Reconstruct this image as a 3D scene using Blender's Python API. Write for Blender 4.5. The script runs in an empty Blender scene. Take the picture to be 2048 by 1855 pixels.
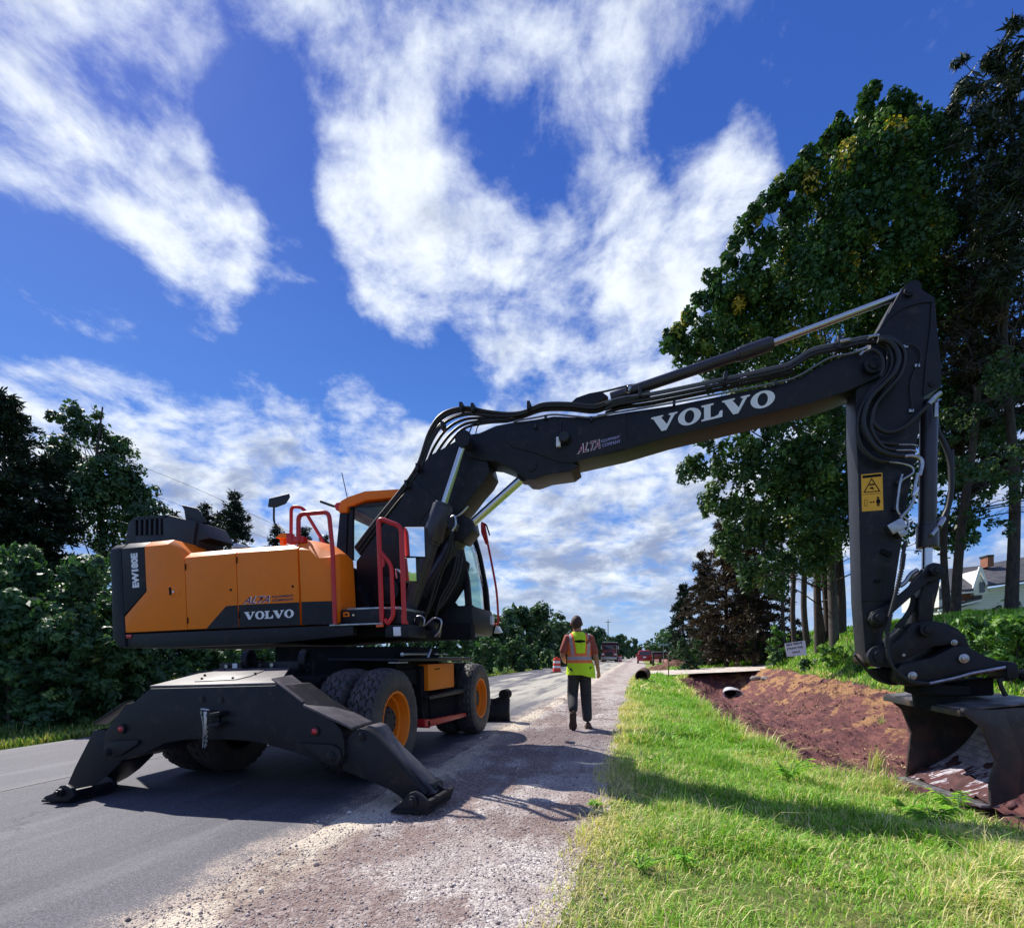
import bpy, bmesh, math, random
import numpy as np
from mathutils import Vector, Matrix
R = math.radians
SC = bpy.context.scene
COL = SC.collection
random.seed(7)
RNG = np.random.default_rng(11)

# ---------------------------------------------------------------- camera
CAMH, FPX, HX, HY, YAW = 1.18, 1054.0, 1024.0, 1308.0, R(13.4)
cam_d = bpy.data.cameras.new('camera'); cam = bpy.data.objects.new('camera', cam_d); COL.objects.link(cam)
cam.location = (0, 0, CAMH); cam.rotation_euler = (R(90), 0, YAW)
cam_d.sensor_fit = 'HORIZONTAL'; cam_d.sensor_width = 36; cam_d.lens = 36 * FPX / 2048
cam_d.shift_y = (HY - 927.5) / 2048; cam_d.clip_start = .05; cam_d.clip_end = 6000
SC.camera = cam
CA, SA = math.cos(YAW), math.sin(YAW)

def ray(x, y):
    a = (x - HX) / FPX
    return (a * CA - SA, a * SA + CA, (HY - y) / FPX)
def P(x, y, Y):
    """point of the plane (world y = Y) seen at photo position x, y"""
    d = ray(x, y); t = Y / d[1]
    return Vector((d[0] * t, Y, CAMH + d[2] * t))
def PZ(x, y, Z):
    d = ray(x, y)
    return Vector((d[0] * Z, d[1] * Z, CAMH + d[2] * Z))
def mpp(x, Y):      # metres per photo pixel
    return Y / ray(x, 0)[1] / FPX
ZF = {1: (60, 1200, 3.36), 2: (560, 1200, 4.032), 3: (200, 960, 4.383), 4: (520, 940, 4.032), 5: (800, 760, 4.032),
      6: (1100, 760, 3.36), 7: (1200, 540, 2.8), 8: (1640, 560, 4.15), 9: (1660, 900, 4.565), 10: (1680, 1200, 4.15)}
def zc(f, p):
    a, b, s = ZF[f]; return (a + p[0] / s, b + p[1] / s)
def zz(f, pts, Y):
    return [P(*zc(f, p), Y) for p in pts]

# ---------------------------------------------------------------- sun, sky, exposure
LIGHT = Vector((.783, -.482, -1.0)).normalized()
sun_d = bpy.data.lights.new('sun', 'SUN'); sun_d.energy = 4.6; sun_d.angle = R(.5); sun_d.color = (1, .955, .88)
sun = bpy.data.objects.new('sun', sun_d); COL.objects.link(sun)
sun.rotation_euler = LIGHT.to_track_quat('-Z', 'Y').to_euler()
SC.view_settings.view_transform = 'Standard'; SC.view_settings.look = 'None'
SC.view_settings.exposure = .55; SC.view_settings.gamma = 1; SC.view_settings.use_curve_mapping = False
W = bpy.data.worlds.new('World'); SC.world = W; W.use_nodes = True
nt = W.node_tree; nt.nodes.clear()
class NG:
    """small helper to write node graphs as expressions"""
    def __init__(s, nt): s.nt = nt
    def n(s, typ, **kw):
        nd = s.nt.nodes.new(typ)
        for k, v in kw.items(): setattr(nd, k, v)
        return nd
    def put(s, sock, v):
        if isinstance(v, (int, float, tuple, list)): sock.default_value = v
        elif v is not None: s.nt.links.new(v, sock)
    def m(s, op, a, b=None, c=None, clamp=False):
        nd = s.n('ShaderNodeMath', operation=op, use_clamp=clamp)
        s.put(nd.inputs[0], a)
        if b is not None: s.put(nd.inputs[1], b)
        if c is not None: s.put(nd.inputs[2], c)
        return nd.outputs[0]
    def vm(s, op, a, b=None, out=0):
        nd = s.n('ShaderNodeVectorMath', operation=op); s.put(nd.inputs[0], a)
        if b is not None: s.put(nd.inputs[1], b)
        return nd.outputs['Value' if op in ('DOT_PRODUCT', 'LENGTH') else 'Vector']
    def noise(s, vec, scale, detail=4, rough=.55, dist=0, lac=2.0):
        nd = s.n('ShaderNodeTexNoise'); s.put(nd.inputs['Vector'], vec)
        nd.inputs['Scale'].default_value = scale; nd.inputs['Detail'].default_value = detail
        nd.inputs['Roughness'].default_value = rough; nd.inputs['Distortion'].default_value = dist
        nd.inputs['Lacunarity'].default_value = lac
        return nd.outputs[0]
    def vor(s, vec, scale, feature='F1', out='Distance', rnd=1):
        nd = s.n('ShaderNodeTexVoronoi', feature=feature); s.put(nd.inputs['Vector'], vec)
        nd.inputs['Scale'].default_value = scale; nd.inputs['Randomness'].default_value = rnd
        return nd.outputs[out]
    def sm(s, x, a, b):
        nd = s.n('ShaderNodeMapRange', interpolation_type='SMOOTHSTEP'); s.put(nd.inputs[0], x)
        nd.inputs[1].default_value = a; nd.inputs[2].default_value = b
        return nd.outputs[0]
    def lin(s, x, a, b, c=0, d=1):
        nd = s.n('ShaderNodeMapRange'); s.put(nd.inputs[0], x)
        for i, v in enumerate((a, b, c, d)): nd.inputs[1 + i].default_value = v
        return nd.outputs[0]
    def mix(s, f, a, b, mode='MIX'):
        nd = s.n('ShaderNodeMix', data_type='RGBA', blend_type=mode); s.put(nd.inputs[0], f)
        s.put(nd.inputs[6], a if not isinstance(a, tuple) else (*a[:3], 1)); s.put(nd.inputs[7], b if not isinstance(b, tuple) else (*b[:3], 1))
        return nd.outputs[2]
    def mapping(s, vec, scale=(1, 1, 1), rot=(0, 0, 0), loc=(0, 0, 0)):
        nd = s.n('ShaderNodeMapping'); s.put(nd.inputs[0], vec)
        nd.inputs['Location'].default_value = loc; nd.inputs['Rotation'].default_value = rot; nd.inputs['Scale'].default_value = scale
        return nd.outputs[0]
g = NG(nt)
tc = g.n('ShaderNodeTexCoord'); dirv = g.vm('NORMALIZE', tc.outputs['Generated'])
sky = g.n('ShaderNodeTexSky', sky_type='NISHITA'); sky.sun_disc = False
sky.sun_elevation = math.asin(-LIGHT.z)
sky.sun_rotation = math.atan2(-LIGHT.x, -LIGHT.y)     # clockwise from +Y
sky.air_density = 1.0; sky.dust_density = .3; sky.ozone_density = 3.0
hs = g.n('ShaderNodeHueSaturation'); nt.links.new(sky.outputs[0], hs.inputs['Color']); hs.inputs['Saturation'].default_value = 1.32; hs.inputs['Value'].default_value = 1.0
skyc = g.mix(1.0, hs.outputs[0], (.74, .74, 1.16), 'MULTIPLY')
sep = g.n('ShaderNodeSeparateXYZ'); nt.links.new(dirv, sep.inputs[0])
dz = g.m('ADD', g.m('MAXIMUM', sep.outputs[2], 0.0), .27)
cmb = g.n('ShaderNodeCombineXYZ')
nt.links.new(g.m('DIVIDE', sep.outputs[0], dz), cmb.inputs[0]); nt.links.new(g.m('DIVIDE', sep.outputs[1], dz), cmb.inputs[1])
plane = cmb.outputs[0]
wn = g.n('ShaderNodeTexNoise'); nt.links.new(plane, wn.inputs['Vector']); wn.inputs['Scale'].default_value = 1.3; wn.inputs['Detail'].default_value = 3
warp = g.vm('ADD', plane, g.mapping(wn.outputs['Color'], scale=(.22, .22, 0)))
# soft placed masses: (x, y, radius in photo px, weight)
BL = [(170, 230, 240, .40), (380, 420, 150, .34), (410, 570, 110, .52), (40, 300, 150, .22), (250, 60, 260, .16), (560, 60, 200, .16), (950, 100, 240, .16), (1180, 10, 180, .18),
      (60, 860, 190, .6), (300, 900, 220, .66), (560, 960, 230, .6), (800, 990, 200, .46), (690, 350, 120, .44), (800, 430, 150, .44),
      (960, 560, 190, .42), (780, 570, 110, .34), (1180, 420, 130, .14), (1440, 330, 110, .34), (1330, 470, 150, .36), (1150, 560, 130, .20), (1210, 680, 180, .40),
      (1190, 860, 270, .62), (1230, 1010, 340, .8), (1100, 1120, 340, .8), (1300, 1180, 300, .7), (1500, 700, 130, .2), (1660, 20, 150, .10),
      (510, 290, 140, -.40), (590, 470, 80, -.40), (600, 640, 130, -.45), (100, 540, 170, -.46), (230, 690, 210, -.55), (470, 730, 170, -.50), (700, 770, 140, -.34), (900, 760, 120, -.30),
      (1760, 150, 280, -.5), (1500, 130, 190, -.30), (1330, 250, 110, -.34), (930, 280, 90, -.06), (1060, 380, 60, -.22), (860, 640, 80, -.2), (1070, 700, 80, -.24), (1870, 300, 200, -.4), (700, 180, 90, -.15)]
bias = None
for (x, y, r, wgt) in BL:
    if wgt == 0: continue
    x, y, r = x * 1.016, y * 1.016, r * 1.016
    d = Vector(ray(x, y)).normalized(); e = Vector(ray(x + r, y)).normalized(); e2 = Vector(ray(x, y - r)).normalized()
    c = (d.dot(e) + d.dot(e2)) / 2
    v = g.vm('DOT_PRODUCT', dirv, tuple(d))
    nd = g.n('ShaderNodeMapRange', interpolation_type='SMOOTHSTEP'); nt.links.new(v, nd.inputs[0])
    nd.inputs[1].default_value = 1 - (1 - c) * 1.5; nd.inputs[2].default_value = 1; nd.inputs[4].default_value = wgt
    bias = nd.outputs[0] if bias is None else g.m('ADD', bias, nd.outputs[0])
bias = g.m('MAXIMUM', g.m('MINIMUM', bias, .32), -.34)
bias = g.m('ADD', bias, g.m('MULTIPLY', g.sm(sep.outputs[2], .42, .16), .20))
n1 = g.noise(g.mapping(warp, rot=(0, 0, R(35)), scale=(1, .85, 1)), 4.0, 12, .58, .2)
n2 = g.noise(g.mapping(warp, rot=(0, 0, R(-25)), scale=(1.15, .9, 1), loc=(3, 1, 0)), 9.5, 9, .62, .25)
n3 = g.noise(g.mapping(plane, rot=(0, 0, R(50)), scale=(.9, 1.15, 1), loc=(1, 7, 0)), 6.5, 9, .66, .25)
dens = g.m('ADD', g.m('ADD', g.m('MULTIPLY', g.m('SUBTRACT', n1, .5), 2.3), g.m('MULTIPLY', g.m('SUBTRACT', n2, .5), 1.0)), g.m('ADD', g.m('MULTIPLY', g.m('SUBTRACT', n3, .5), 1.25), g.m('ADD', bias, .34)))
alpha = g.sm(dens, .20, 1.08)
alpha = g.m('MULTIPLY', g.m('POWER', alpha, .9), .98)
shade = g.noise(g.mapping(warp, scale=(1, 1.0, 1), loc=(5, 2, 0)), 3.4, 8, .58, .3)
low = g.lin(sep.outputs[2], .05, .60, .17, -.10)
shv = g.sm(g.m('ADD', g.m('SUBTRACT', shade, low), g.m('ADD', g.m('MULTIPLY', g.m('SUBTRACT', n2, .5), .5), g.m('MULTIPLY', g.m('SUBTRACT', .95, dens), .16))), .24, .62)
cloudc = g.mix(shv, (2.7, 3.3, 4.9), (8.3, 8.9, 9.6))
hz = g.sm(sep.outputs[2], .0, .16)
cloudc = g.mix(hz, (4.0, 5.3, 7.3), cloudc)
grad = g.mix(g.sm(sep.outputs[2], .75, .05), (.42, 1.12, 4.4), (1.1, 3.0, 7.2))
skyc = g.mix(.72, skyc, grad)
skyc = g.mix(g.sm(sep.outputs[2], .22, .0), skyc, (2.4, 4.4, 7.6))
fin = g.mix(alpha, skyc, cloudc)
bg = g.n('ShaderNodeBackground'); nt.links.new(fin, bg.inputs[0]); bg.inputs[1].default_value = .082
wo = g.n('ShaderNodeOutputWorld'); nt.links.new(bg.outputs[0], wo.inputs[0])
W.cycles.sampling_method = 'MANUAL'; W.cycles.sample_map_resolution = 512

# ---------------------------------------------------------------- materials
def mat(name, col, rough=.6, metal=0, var=.0, vs=3.0, bump=0, bs=40, spec=.5, col2=None, coat=0, dirt=0, aspect=None):
    m = bpy.data.materials.new(name); m.use_nodes = True; nt = m.node_tree; b = nt.nodes['Principled BSDF']; g = NG(nt)
    b.inputs['Roughness'].default_value = rough; b.inputs['Metallic'].default_value = metal
    b.inputs['Specular IOR Level'].default_value = spec; b.inputs['Coat Weight'].default_value = coat; b.inputs['Coat Roughness'].default_value = .15
    geo = g.n('ShaderNodeNewGeometry').outputs['Position']
    vec = geo if aspect is None else g.mapping(geo, scale=aspect)
    c = (*col, 1)
    if var or col2:
        c2 = col2 if col2 else tuple(max(0, x * (1 - var)) for x in col)
        c = g.mix(g.sm(g.noise(vec, vs, 6, .6), .35, .68), tuple(col), tuple(c2))
    if dirt:
        d = g.m('MULTIPLY', g.sm(g.noise(geo, 9, 9, .7), .52, .75), dirt)
        c = g.mix(d, c if not isinstance(c, tuple) else c[:3], (.16, .12, .10))
        g.put(b.inputs['Roughness'], g.m('ADD', g.m('MULTIPLY', d, .35), rough, clamp=True))
    g.put(b.inputs['Base Color'], c)
    if bump:
        bn = g.n('ShaderNodeBump'); bn.inputs['Distance'].default_value = .01; bn.inputs['Strength'].default_value = bump
        nt.links.new(g.noise(vec, bs, 5, .6), bn.inputs['Height']); nt.links.new(bn.outputs[0], b.inputs['Normal'])
    return m
M_DARK = mat('dark_grey_paint', (.0125, .0135, .019), .45, var=.3, bump=.10, bs=120, dirt=.22, spec=.26)
M_DARK2 = mat('charcoal_plastic', (.014, .015, .021), .55, var=.2, bump=.15, bs=260)
M_BLACK = mat('black_rubber', (.010, .010, .012), .5, bump=.1, bs=90)
M_SHADE = mat('matt_black_steel', (.012, .012, .014), .85, dirt=.2, spec=.12)
M_ORANGE = mat('orange_paint', (.88, .205, .006), .45, var=.06, vs=1.5, bump=.03, bs=200, dirt=.16, spec=.3)
M_RED = mat('red_paint', (.50, .018, .018), .38, dirt=.1)
M_CHROME = mat('chrome_rod', (.52, .53, .56), .22, metal=1)
M_STEEL = mat('bright_steel', (.45, .45, .47), .35, metal=1, var=.3, vs=20)
M_WORN = mat('worn_steel', (.35, .33, .36), .45, metal=.6, var=.6, vs=14, bump=.3, bs=60)
M_WHITE = mat('white_decal', (.80, .80, .80), .5)
M_YEL = mat('yellow_decal', (.85, .42, .02), .5)
M_LENSR = mat('red_lens', (.45, .01, .02), .15, spec=.8)
M_LENSW = mat('clear_lens', (.75, .75, .78), .12, spec=.8)
M_RUST = mat('rusty_steel', (.10, .055, .035), .75, col2=(.03, .026, .026), vs=9, bump=.3, bs=70)
M_TYRE = mat('tyre_rubber', (.034, .031, .034), .6, col2=(.075, .062, .058), vs=4, bump=.3, bs=60, dirt=.6)
M_DUSTLIT = mat('dusty_sunlit_top', (.048, .044, .056), .5, col2=(.115, .10, .105), vs=6, bump=.15, bs=80)  # random dust, plus sunlit lavender of upward faces put into the base colour
M_GLASS = bpy.data.materials.new('tinted_glass'); M_GLASS.use_nodes = True
_n = M_GLASS.node_tree; _n.nodes.clear(); _g = NG(_n)
_t = _g.n('ShaderNodeBsdfTransparent'); _t.inputs[0].default_value = (.62, .80, .76, 1)
_gl = _g.n('ShaderNodeBsdfGlossy'); _gl.inputs['Roughness'].default_value = .03; _gl.inputs[0].default_value = (.9, .95, 1, 1)
_f = _g.n('ShaderNodeFresnel'); _f.inputs[0].default_value = 1.5
_m = _g.n('ShaderNodeMixShader'); _n.links.new(_f.outputs[0], _m.inputs[0]); _n.links.new(_t.outputs[0], _m.inputs[1]); _n.links.new(_gl.outputs[0], _m.inputs[2])
_o = _g.n('ShaderNodeOutputMaterial'); _n.links.new(_m.outputs[0], _o.inputs[0])
M_MIRROR = mat('mirror_glass', (.9, .9, .92), .02, metal=1)

# ---------------------------------------------------------------- mesh helpers
class MB:
    def __init__(s): s.v = []; s.f = []
    def add(s, vs, fs):
        o = len(s.v); s.v += [Vector(v) for v in vs]; s.f += [tuple(i + o for i in f) for f in fs]; return s
    def loft(s, rings, cap=True, closed=True):
        o = len(s.v); n = len(rings[0])
        for r in rings: s.v += [Vector(p) for p in r]
        for i in range(len(rings) - 1):
            for j in range(n if closed else n - 1):
                k = (j + 1) % n
                s.f.append((o + i * n + j, o + i * n + k, o + (i + 1) * n + k, o + (i + 1) * n + j))
        if cap:
            s.f.append(tuple(o + j for j in reversed(range(n)))); s.f.append(tuple(o + (len(rings) - 1) * n + j for j in range(n)))
        return s
    def prism(s, pts, dy):
        """outline in world space, extruded along +Y (away from the road's near end) by dy"""
        return s.loft([pts, [Vector(p) + Vector((0, dy, 0)) for p in pts]])
    def slab(s, pts, d):
        d = Vector(d); return s.loft([pts, [Vector(p) + d for p in pts]])
    def box(s, c, size, rot=None):
        a, b, e = [x / 2 for x in size]; c = Vector(c)
        vs = [Vector((i * a, j * b, k * e)) for i in (-1, 1) for j in (-1, 1) for k in (-1, 1)]
        if rot is not None: vs = [rot @ v for v in vs]
        return s.add([c + v for v in vs], [(0, 1, 3, 2), (4, 6, 7, 5), (0, 4, 5, 1), (2, 3, 7, 6), (0, 2, 6, 4), (1, 5, 7, 3)])
    def cyl(s, a, b, r, r2=None, n=20, cap=True):
        a, b = Vector(a), Vector(b); r2 = r if r2 is None else r2; d = (b - a).normalized()
        u = d.orthogonal().normalized(); w = d.cross(u)
        ring = lambda c, q: [c + (u * math.cos(t) + w * math.sin(t)) * q for t in [2 * math.pi * i / n for i in range(n)]]
        return s.loft([ring(a, r), ring(b, r2)], cap)
    def lathe(s, c, axis, prof, n=32, cap=True):
        """prof: (distance along axis, radius)"""
        c = Vector(c); d = Vector(axis).normalized(); u = d.orthogonal().normalized(); w = d.cross(u)
        return s.loft([[c + d * h + (u * math.cos(t) + w * math.sin(t)) * max(r, 1e-4) for t in [2 * math.pi * i / n for i in range(n)]] for h, r in prof], cap)
    def tube(s, pts, r, n=8, sm=True, sub=6):
        pts = [Vector(p) for p in pts]
        if sm and len(pts) > 2:
            q = []; e = [pts[0] * 2 - pts[1]] + pts + [pts[-1] * 2 - pts[-2]]
            for i in range(1, len(e) - 2):
                a, b, c, d = e[i - 1:i + 3]
                for k in range(sub):
                    t = k / sub
                    q.append(.5 * ((2 * b) + (c - a) * t + (2 * a - 5 * b + 4 * c - d) * t * t + (3 * b - a - 3 * c + d) * t ** 3))
            pts = q + [pts[-1]]
        rings = []; u = None
        for i, p in enumerate(pts):
            d = (pts[min(i + 1, len(pts) - 1)] - pts[max(i - 1, 0)]).normalized()
            u = d.orthogonal().normalized() if u is None else (u - d * u.dot(d)).normalized()
            w = d.cross(u); rr = r(i / (len(pts) - 1)) if callable(r) else r
            rings.append([p + (u * math.cos(t) + w * math.sin(t)) * rr for t in [2 * math.pi * k / n for k in range(n)]])
        return s.loft(rings)
    def sphere(s, c, r, seg=16, rg=10, sc=(1, 1, 1)):
        c = Vector(c); rings = []
        for i in range(1, rg):
            a = math.pi * i / rg
            rings.append([c + Vector((math.sin(a) * math.cos(t) * sc[0], math.sin(a) * math.sin(t) * sc[1], math.cos(a) * sc[2])) * r for t in [2 * math.pi * k / seg for k in range(seg)]])
        return s.loft(rings)
    def build(s, name, m, parent=None, bevel=0, smooth=30, seg=2, **kw):
        me = bpy.data.meshes.new(name); me.from_pydata([tuple(v) for v in s.v], [], s.f)
        bm = bmesh.new(); bm.from_mesh(me); bmesh.ops.recalc_face_normals(bm, faces=bm.faces)
        if bevel:
            es = [e for e in bm.edges if len(e.link_faces) == 2 and e.calc_face_angle(0) > R(25)]
            bmesh.ops.bevel(bm, geom=es, offset=bevel, segments=seg, affect='EDGES', clamp_overlap=True, profile=.6)
        bm.to_mesh(me); bm.free()
        return link(name, me, m, parent, smooth, **kw)
def link(name, me, m, parent=None, smooth=30, label=None, cat=None, group=None, kind=None):
    for mm in (m if isinstance(m, (list, tuple)) else [m]): me.materials.append(mm)
    if smooth:
        me.polygons.foreach_set('use_smooth', [True] * len(me.polygons)); me.set_sharp_from_angle(angle=R(smooth))
    o = bpy.data.objects.new(name, me); COL.objects.link(o)
    if parent is not None:
        o.parent = parent
        top = parent
        off = Vector(parent.location); q = parent.parent
        while q is not None: off += Vector(q.location); q = q.parent
        me.transform(Matrix.Translation(-off))
    return tag(o, label, cat, group, kind)
def tag(o, label=None, cat=None, group=None, kind=None):
    if label: o['label'] = label
    if cat: o['category'] = cat
    if group: o['group'] = group
    if kind: o['kind'] = kind
    return o
def thing(name, loc, label, cat, group=None):
    o = bpy.data.objects.new(name, None); o.location = loc; o.empty_display_size = .2; COL.objects.link(o)
    return tag(o, label, cat, group)
def npmesh(name, V, F, m, parent=None, smooth=0, attr=None, **kw):
    """V (n,3), F (m,k) with k = 3 or 4; attr: dict of per-vertex float arrays"""
    me = bpy.data.meshes.new(name); V = np.asarray(V, np.float32); F = np.asarray(F, np.int32); k = F.shape[1]
    me.vertices.add(len(V)); me.vertices.foreach_set('co', V.ravel())
    me.loops.add(F.size); me.loops.foreach_set('vertex_index', F.ravel())
    me.polygons.add(len(F)); me.polygons.foreach_set('loop_start', np.arange(len(F), dtype=np.int32) * k)
    me.update(calc_edges=True)
    for an, av in (attr or {}).items():
        at = me.attributes.new(an, 'FLOAT', 'POINT'); at.data.foreach_set('value', np.asarray(av, np.float32))
    return link(name, me, m, parent, smooth, **kw)
def letters(parent, text, o, ex, ey, h, w=None, m=None, bold=.0, name='lettering', shear=0):
    """flat lettering from the built-in font: origin o, unit directions ex, ey; cap height h, total width w"""
    cu = bpy.data.curves.new(name, 'FONT'); cu.body = text; cu.size = 1; cu.offset = bold; cu.extrude = 0; cu.shear = shear; cu.resolution_u = 4
    ob = bpy.data.objects.new(name, cu); COL.objects.link(ob)
    dg = bpy.context.evaluated_depsgraph_get(); me = bpy.data.meshes.new_from_object(ob.evaluated_get(dg))
    bpy.data.objects.remove(ob); bpy.data.curves.remove(cu)
    c = np.empty(len(me.vertices) * 3, np.float32); me.vertices.foreach_get('co', c); c = c.reshape(-1, 3)
    lo, hi = c.min(0), c.max(0); sy = h / (hi[1] - lo[1]); sx = (w / (hi[0] - lo[0])) if w else sy
    q = np.outer((c[:, 0] - lo[0]) * sx, np.array(ex)) + np.outer((c[:, 1] - lo[1]) * sy, np.array(ey)) + np.array(o)
    me.vertices.foreach_set('co', q.astype(np.float32).ravel()); me.update()
    return link(name, me, m, parent, 0)
# ---------------------------------------------------------------- ground
CROSS = .023
def sstep(x, a, b):
    t = np.clip((np.asarray(x, float) - a) / (b - a), 0, 1); return t * t * (3 - 2 * t)
def jag(y, seed, amp):
    y = np.asarray(y, float); r = np.zeros_like(y); rg = np.random.default_rng(seed)
    for k in range(7):
        f = 1.1 * 1.9 ** k; r += np.sin(y * f + rg.uniform(0, 6.3)) * amp * .75 ** k * .4
    return r
def fbm(x, y, seed, scale=1.0, oct=5):
    rg = np.random.default_rng(seed); x = np.asarray(x, float) * scale; y = np.asarray(y, float) * scale; r = 0
    for k in range(oct):
        for _ in range(3):
            a = rg.uniform(0, 6.3); p = rg.uniform(0, 6.3); q = rg.uniform(0, 6.3)
            r = r + np.sin(x * math.cos(a) * 1.7 + y * math.sin(a) * 1.7 + p + .8 * np.sin(y * math.cos(a) - x * math.sin(a) + q)) * .6 ** k / 3
        x = x * 2.03; y = y * 2.03
    return r
def road_r(y): return -2.08 + jag(y, 3, .05)
def road_l(y): return -8.6 + 0 * np.asarray(y, float)
def grass_l(y): return -.30 + np.interp(y, [0, 2, 4, 8, 26, 33, 60], [-.12, -.08, .05, .08, .1, .5, 1.2]) + jag(y, 5, .07)
def lip(y): return np.interp(y, [-20, 2.5, 5, 7, 9, 12, 28, 33, 60, 90], [4.0, 3.6, 2.7, 1.85, 1.55, 1.55, 1.9, 3.0, 3.2, 3.2]) + jag(y, 9, .10)
def rim(y): return np.interp(y, [-20, 5, 12, 31, 34, 60], [7.2, 7.0, 6.9, 7.4, 7.0, 6.5]) + jag(y, 12, .12)
def dfloor(y): return np.interp(y, [-20, 4, 7, 12, 31.2, 33.2, 38, 44, 60, 90], [-.55, -.58, -.66, -.82, -1.20, .02, .02, -.12, -.3, -.3])
def hgt(x, y):
    x = np.asarray(x, float); y = np.asarray(y, float)
    rr, rl, gl, lp, rm = -2.08, -8.6, -.3, lip(y), rim(y)
    h = np.where(x < rr, CROSS * (x - rr), 0.0)
    hl = CROSS * (rl - rr)
    h = np.where(x < rl, hl - .10 * sstep(x, rl, rl - .8) - .55 * sstep(x, rl - .8, rl - 4) + 1.2 * sstep(x, rl - 6, rl - 40), h)
    zl = -.13 * sstep(x, gl, lp)                                   # verge falls to the lip
    t = np.clip((x - lp) / np.maximum(rm - lp, .1), 0, 1)
    zr = np.interp(y, [0, 16, 31, 36, 60], [.12, .12, .38, .25, .3])
    prof = np.where(t < .42, -.13 + (dfloor(y) + .13) * sstep(t, -.05, .42), dfloor(y) + (zr - dfloor(y)) * sstep(t, .52, 1.03))
    up = np.interp(x - rm, [0, .4, 1.0, 1.7, 3, 8, 60], [0, .12, .70, 1.62, 2.15, 2.6, 3.0])
    up = up * np.interp(y, [0, 13, 19, 30, 34, 38, 60, 120], [.42, .45, 1, 1, .55, .9, 1, .5])
    h = np.where(x > gl, np.where(x < lp, zl, np.where(x < rm, prof, zr + up)), h)
    return h
def relief(x, y):
    x = np.asarray(x, float); y = np.asarray(y, float)
    lp, rm = lip(y), rim(y); near = sstep(y, 70, 20)
    ind = sstep(x, lp - .1, lp + .3) * sstep(x, rm + .4, rm - .1) * near
    k = ind * (.06 * fbm(x, y, 21, 1.7, 6) + .075 * fbm(x * 3.4, y * .45, 22, 1.8, 5) + .03 * fbm(x, y, 27, 8, 4))
    k = k + sstep(x, -.2, .4) * (1 - ind) * near * .035 * fbm(x, y, 23, 1.3, 4) * sstep(x, 0, 1)
    k = k + sstep(x, rm, rm + 4) * .10 * fbm(x, y, 24, .4, 4)
    k = k + sstep(x, road_r(y) , -1.9) * sstep(x, 0, -.4) * (.016 * fbm(x, y, 25, 2.2, 5) + .012 * fbm(x, y * .25, 28, 3.0, 3)) * near
    k = k + sstep(x, -9.2, -12) * .12 * fbm(x, y, 26, .5, 4)
    return k
def H(x, y): return float(hgt(x, y) + relief(x, y))
ys = [-400.0, -250.0, -160.0, -100.0, -60.0, -38.0, -24.0, -14.0]
while ys[-1] < 3200: ys.append(ys[-1] + max(.045 if ys[-1] > 0.5 else .4, .013 * ys[-1]))
ys = np.array(ys)
def strip(name, f0, f1, n, m, lift=0, yr=None, pw=1.0, **kw):
    yy = ys if yr is None else ys[(ys >= yr[0]) & (ys <= yr[1])]
    a, b = f0(yy)[:, None], f1(yy)[:, None]; t = np.linspace(0, 1, n)[None, :] ** pw
    X = a + (b - a) * t; Y = np.repeat(yy[:, None], n, 1); Z = hgt(X, Y) + relief(X, Y) + lift
    V = np.stack([X, Y, Z], -1).reshape(-1, 3); r, c = len(yy), n
    i = (np.arange(r - 1)[:, None] * c + np.arange(c - 1)[None, :]).ravel()
    return npmesh(name, V, np.stack([i, i + 1, i + c + 1, i + c], 1), m, smooth=60, kind='structure', **kw)
def base_mat(name):
    m = bpy.data.materials.new(name); m.use_nodes = True; nt = m.node_tree
    g = NG(nt); pos = g.n('ShaderNodeNewGeometry').outputs['Position']; b = nt.nodes['Principled BSDF']
    b.inputs['Specular IOR Level'].default_value = .3
    return m, g, pos, b
def bumped(g, b, h, dist, strength=1.0, prev=None):
    bn = g.n('ShaderNodeBump'); bn.inputs['Distance'].default_value = dist; bn.inputs['Strength'].default_value = strength
    g.put(bn.inputs['Height'], h)
    if prev is not None: g.put(bn.inputs['Normal'], prev)
    g.put(b.inputs['Normal'], bn.outputs[0]); return bn.outputs[0]
# asphalt
M_ROAD, g, pos, b = base_mat('asphalt')
c = g.mix(g.sm(g.noise(pos, .7, 6, .6), .35, .7), (.048, .047, .063), (.074, .071, .090))
c = g.mix(g.m('MULTIPLY', g.sm(g.noise(g.mapping(pos, scale=(2.2, .22, 1)), 1.0, 6, .65), .50, .72), .6), c, (.17, .165, .18))
sx = g.n('ShaderNodeSeparateXYZ'); g.put(sx.inputs[0], pos)
sp = g.vor(pos, 190, out='Color'); spx = g.n('ShaderNodeSeparateXYZ'); g.put(spx.inputs[0], sp)
c = g.mix(g.m('MULTIPLY', g.m('SUBTRACT', spx.outputs[0], .35), .75), c, (.26, .25, .27))
c = g.mix(g.m('MULTIPLY', g.sm(spx.outputs[1], .75, .95), .5), c, (.03, .03, .035))
edge = g.m('ADD', g.sm(sx.outputs[0], -2.75, -2.12), g.m('MULTIPLY', g.m('SUBTRACT', g.noise(pos, 2.3, 7, .7), .5), 1.5))
c = g.mix(g.m('MULTIPLY', g.m('MULTIPLY', g.sm(edge, .45, 1.0), g.sm(g.m('ADD', g.m('MULTIPLY', spx.outputs[2], .5), g.m('MULTIPLY', g.sm(edge, .6, 1.5), .6)), .3, .55)), .9), c, g.mix(spx.outputs[0], (.30, .22, .17), (.56, .47, .38)))
fary = g.sm(sx.outputs[1], 9, 16)
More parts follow.
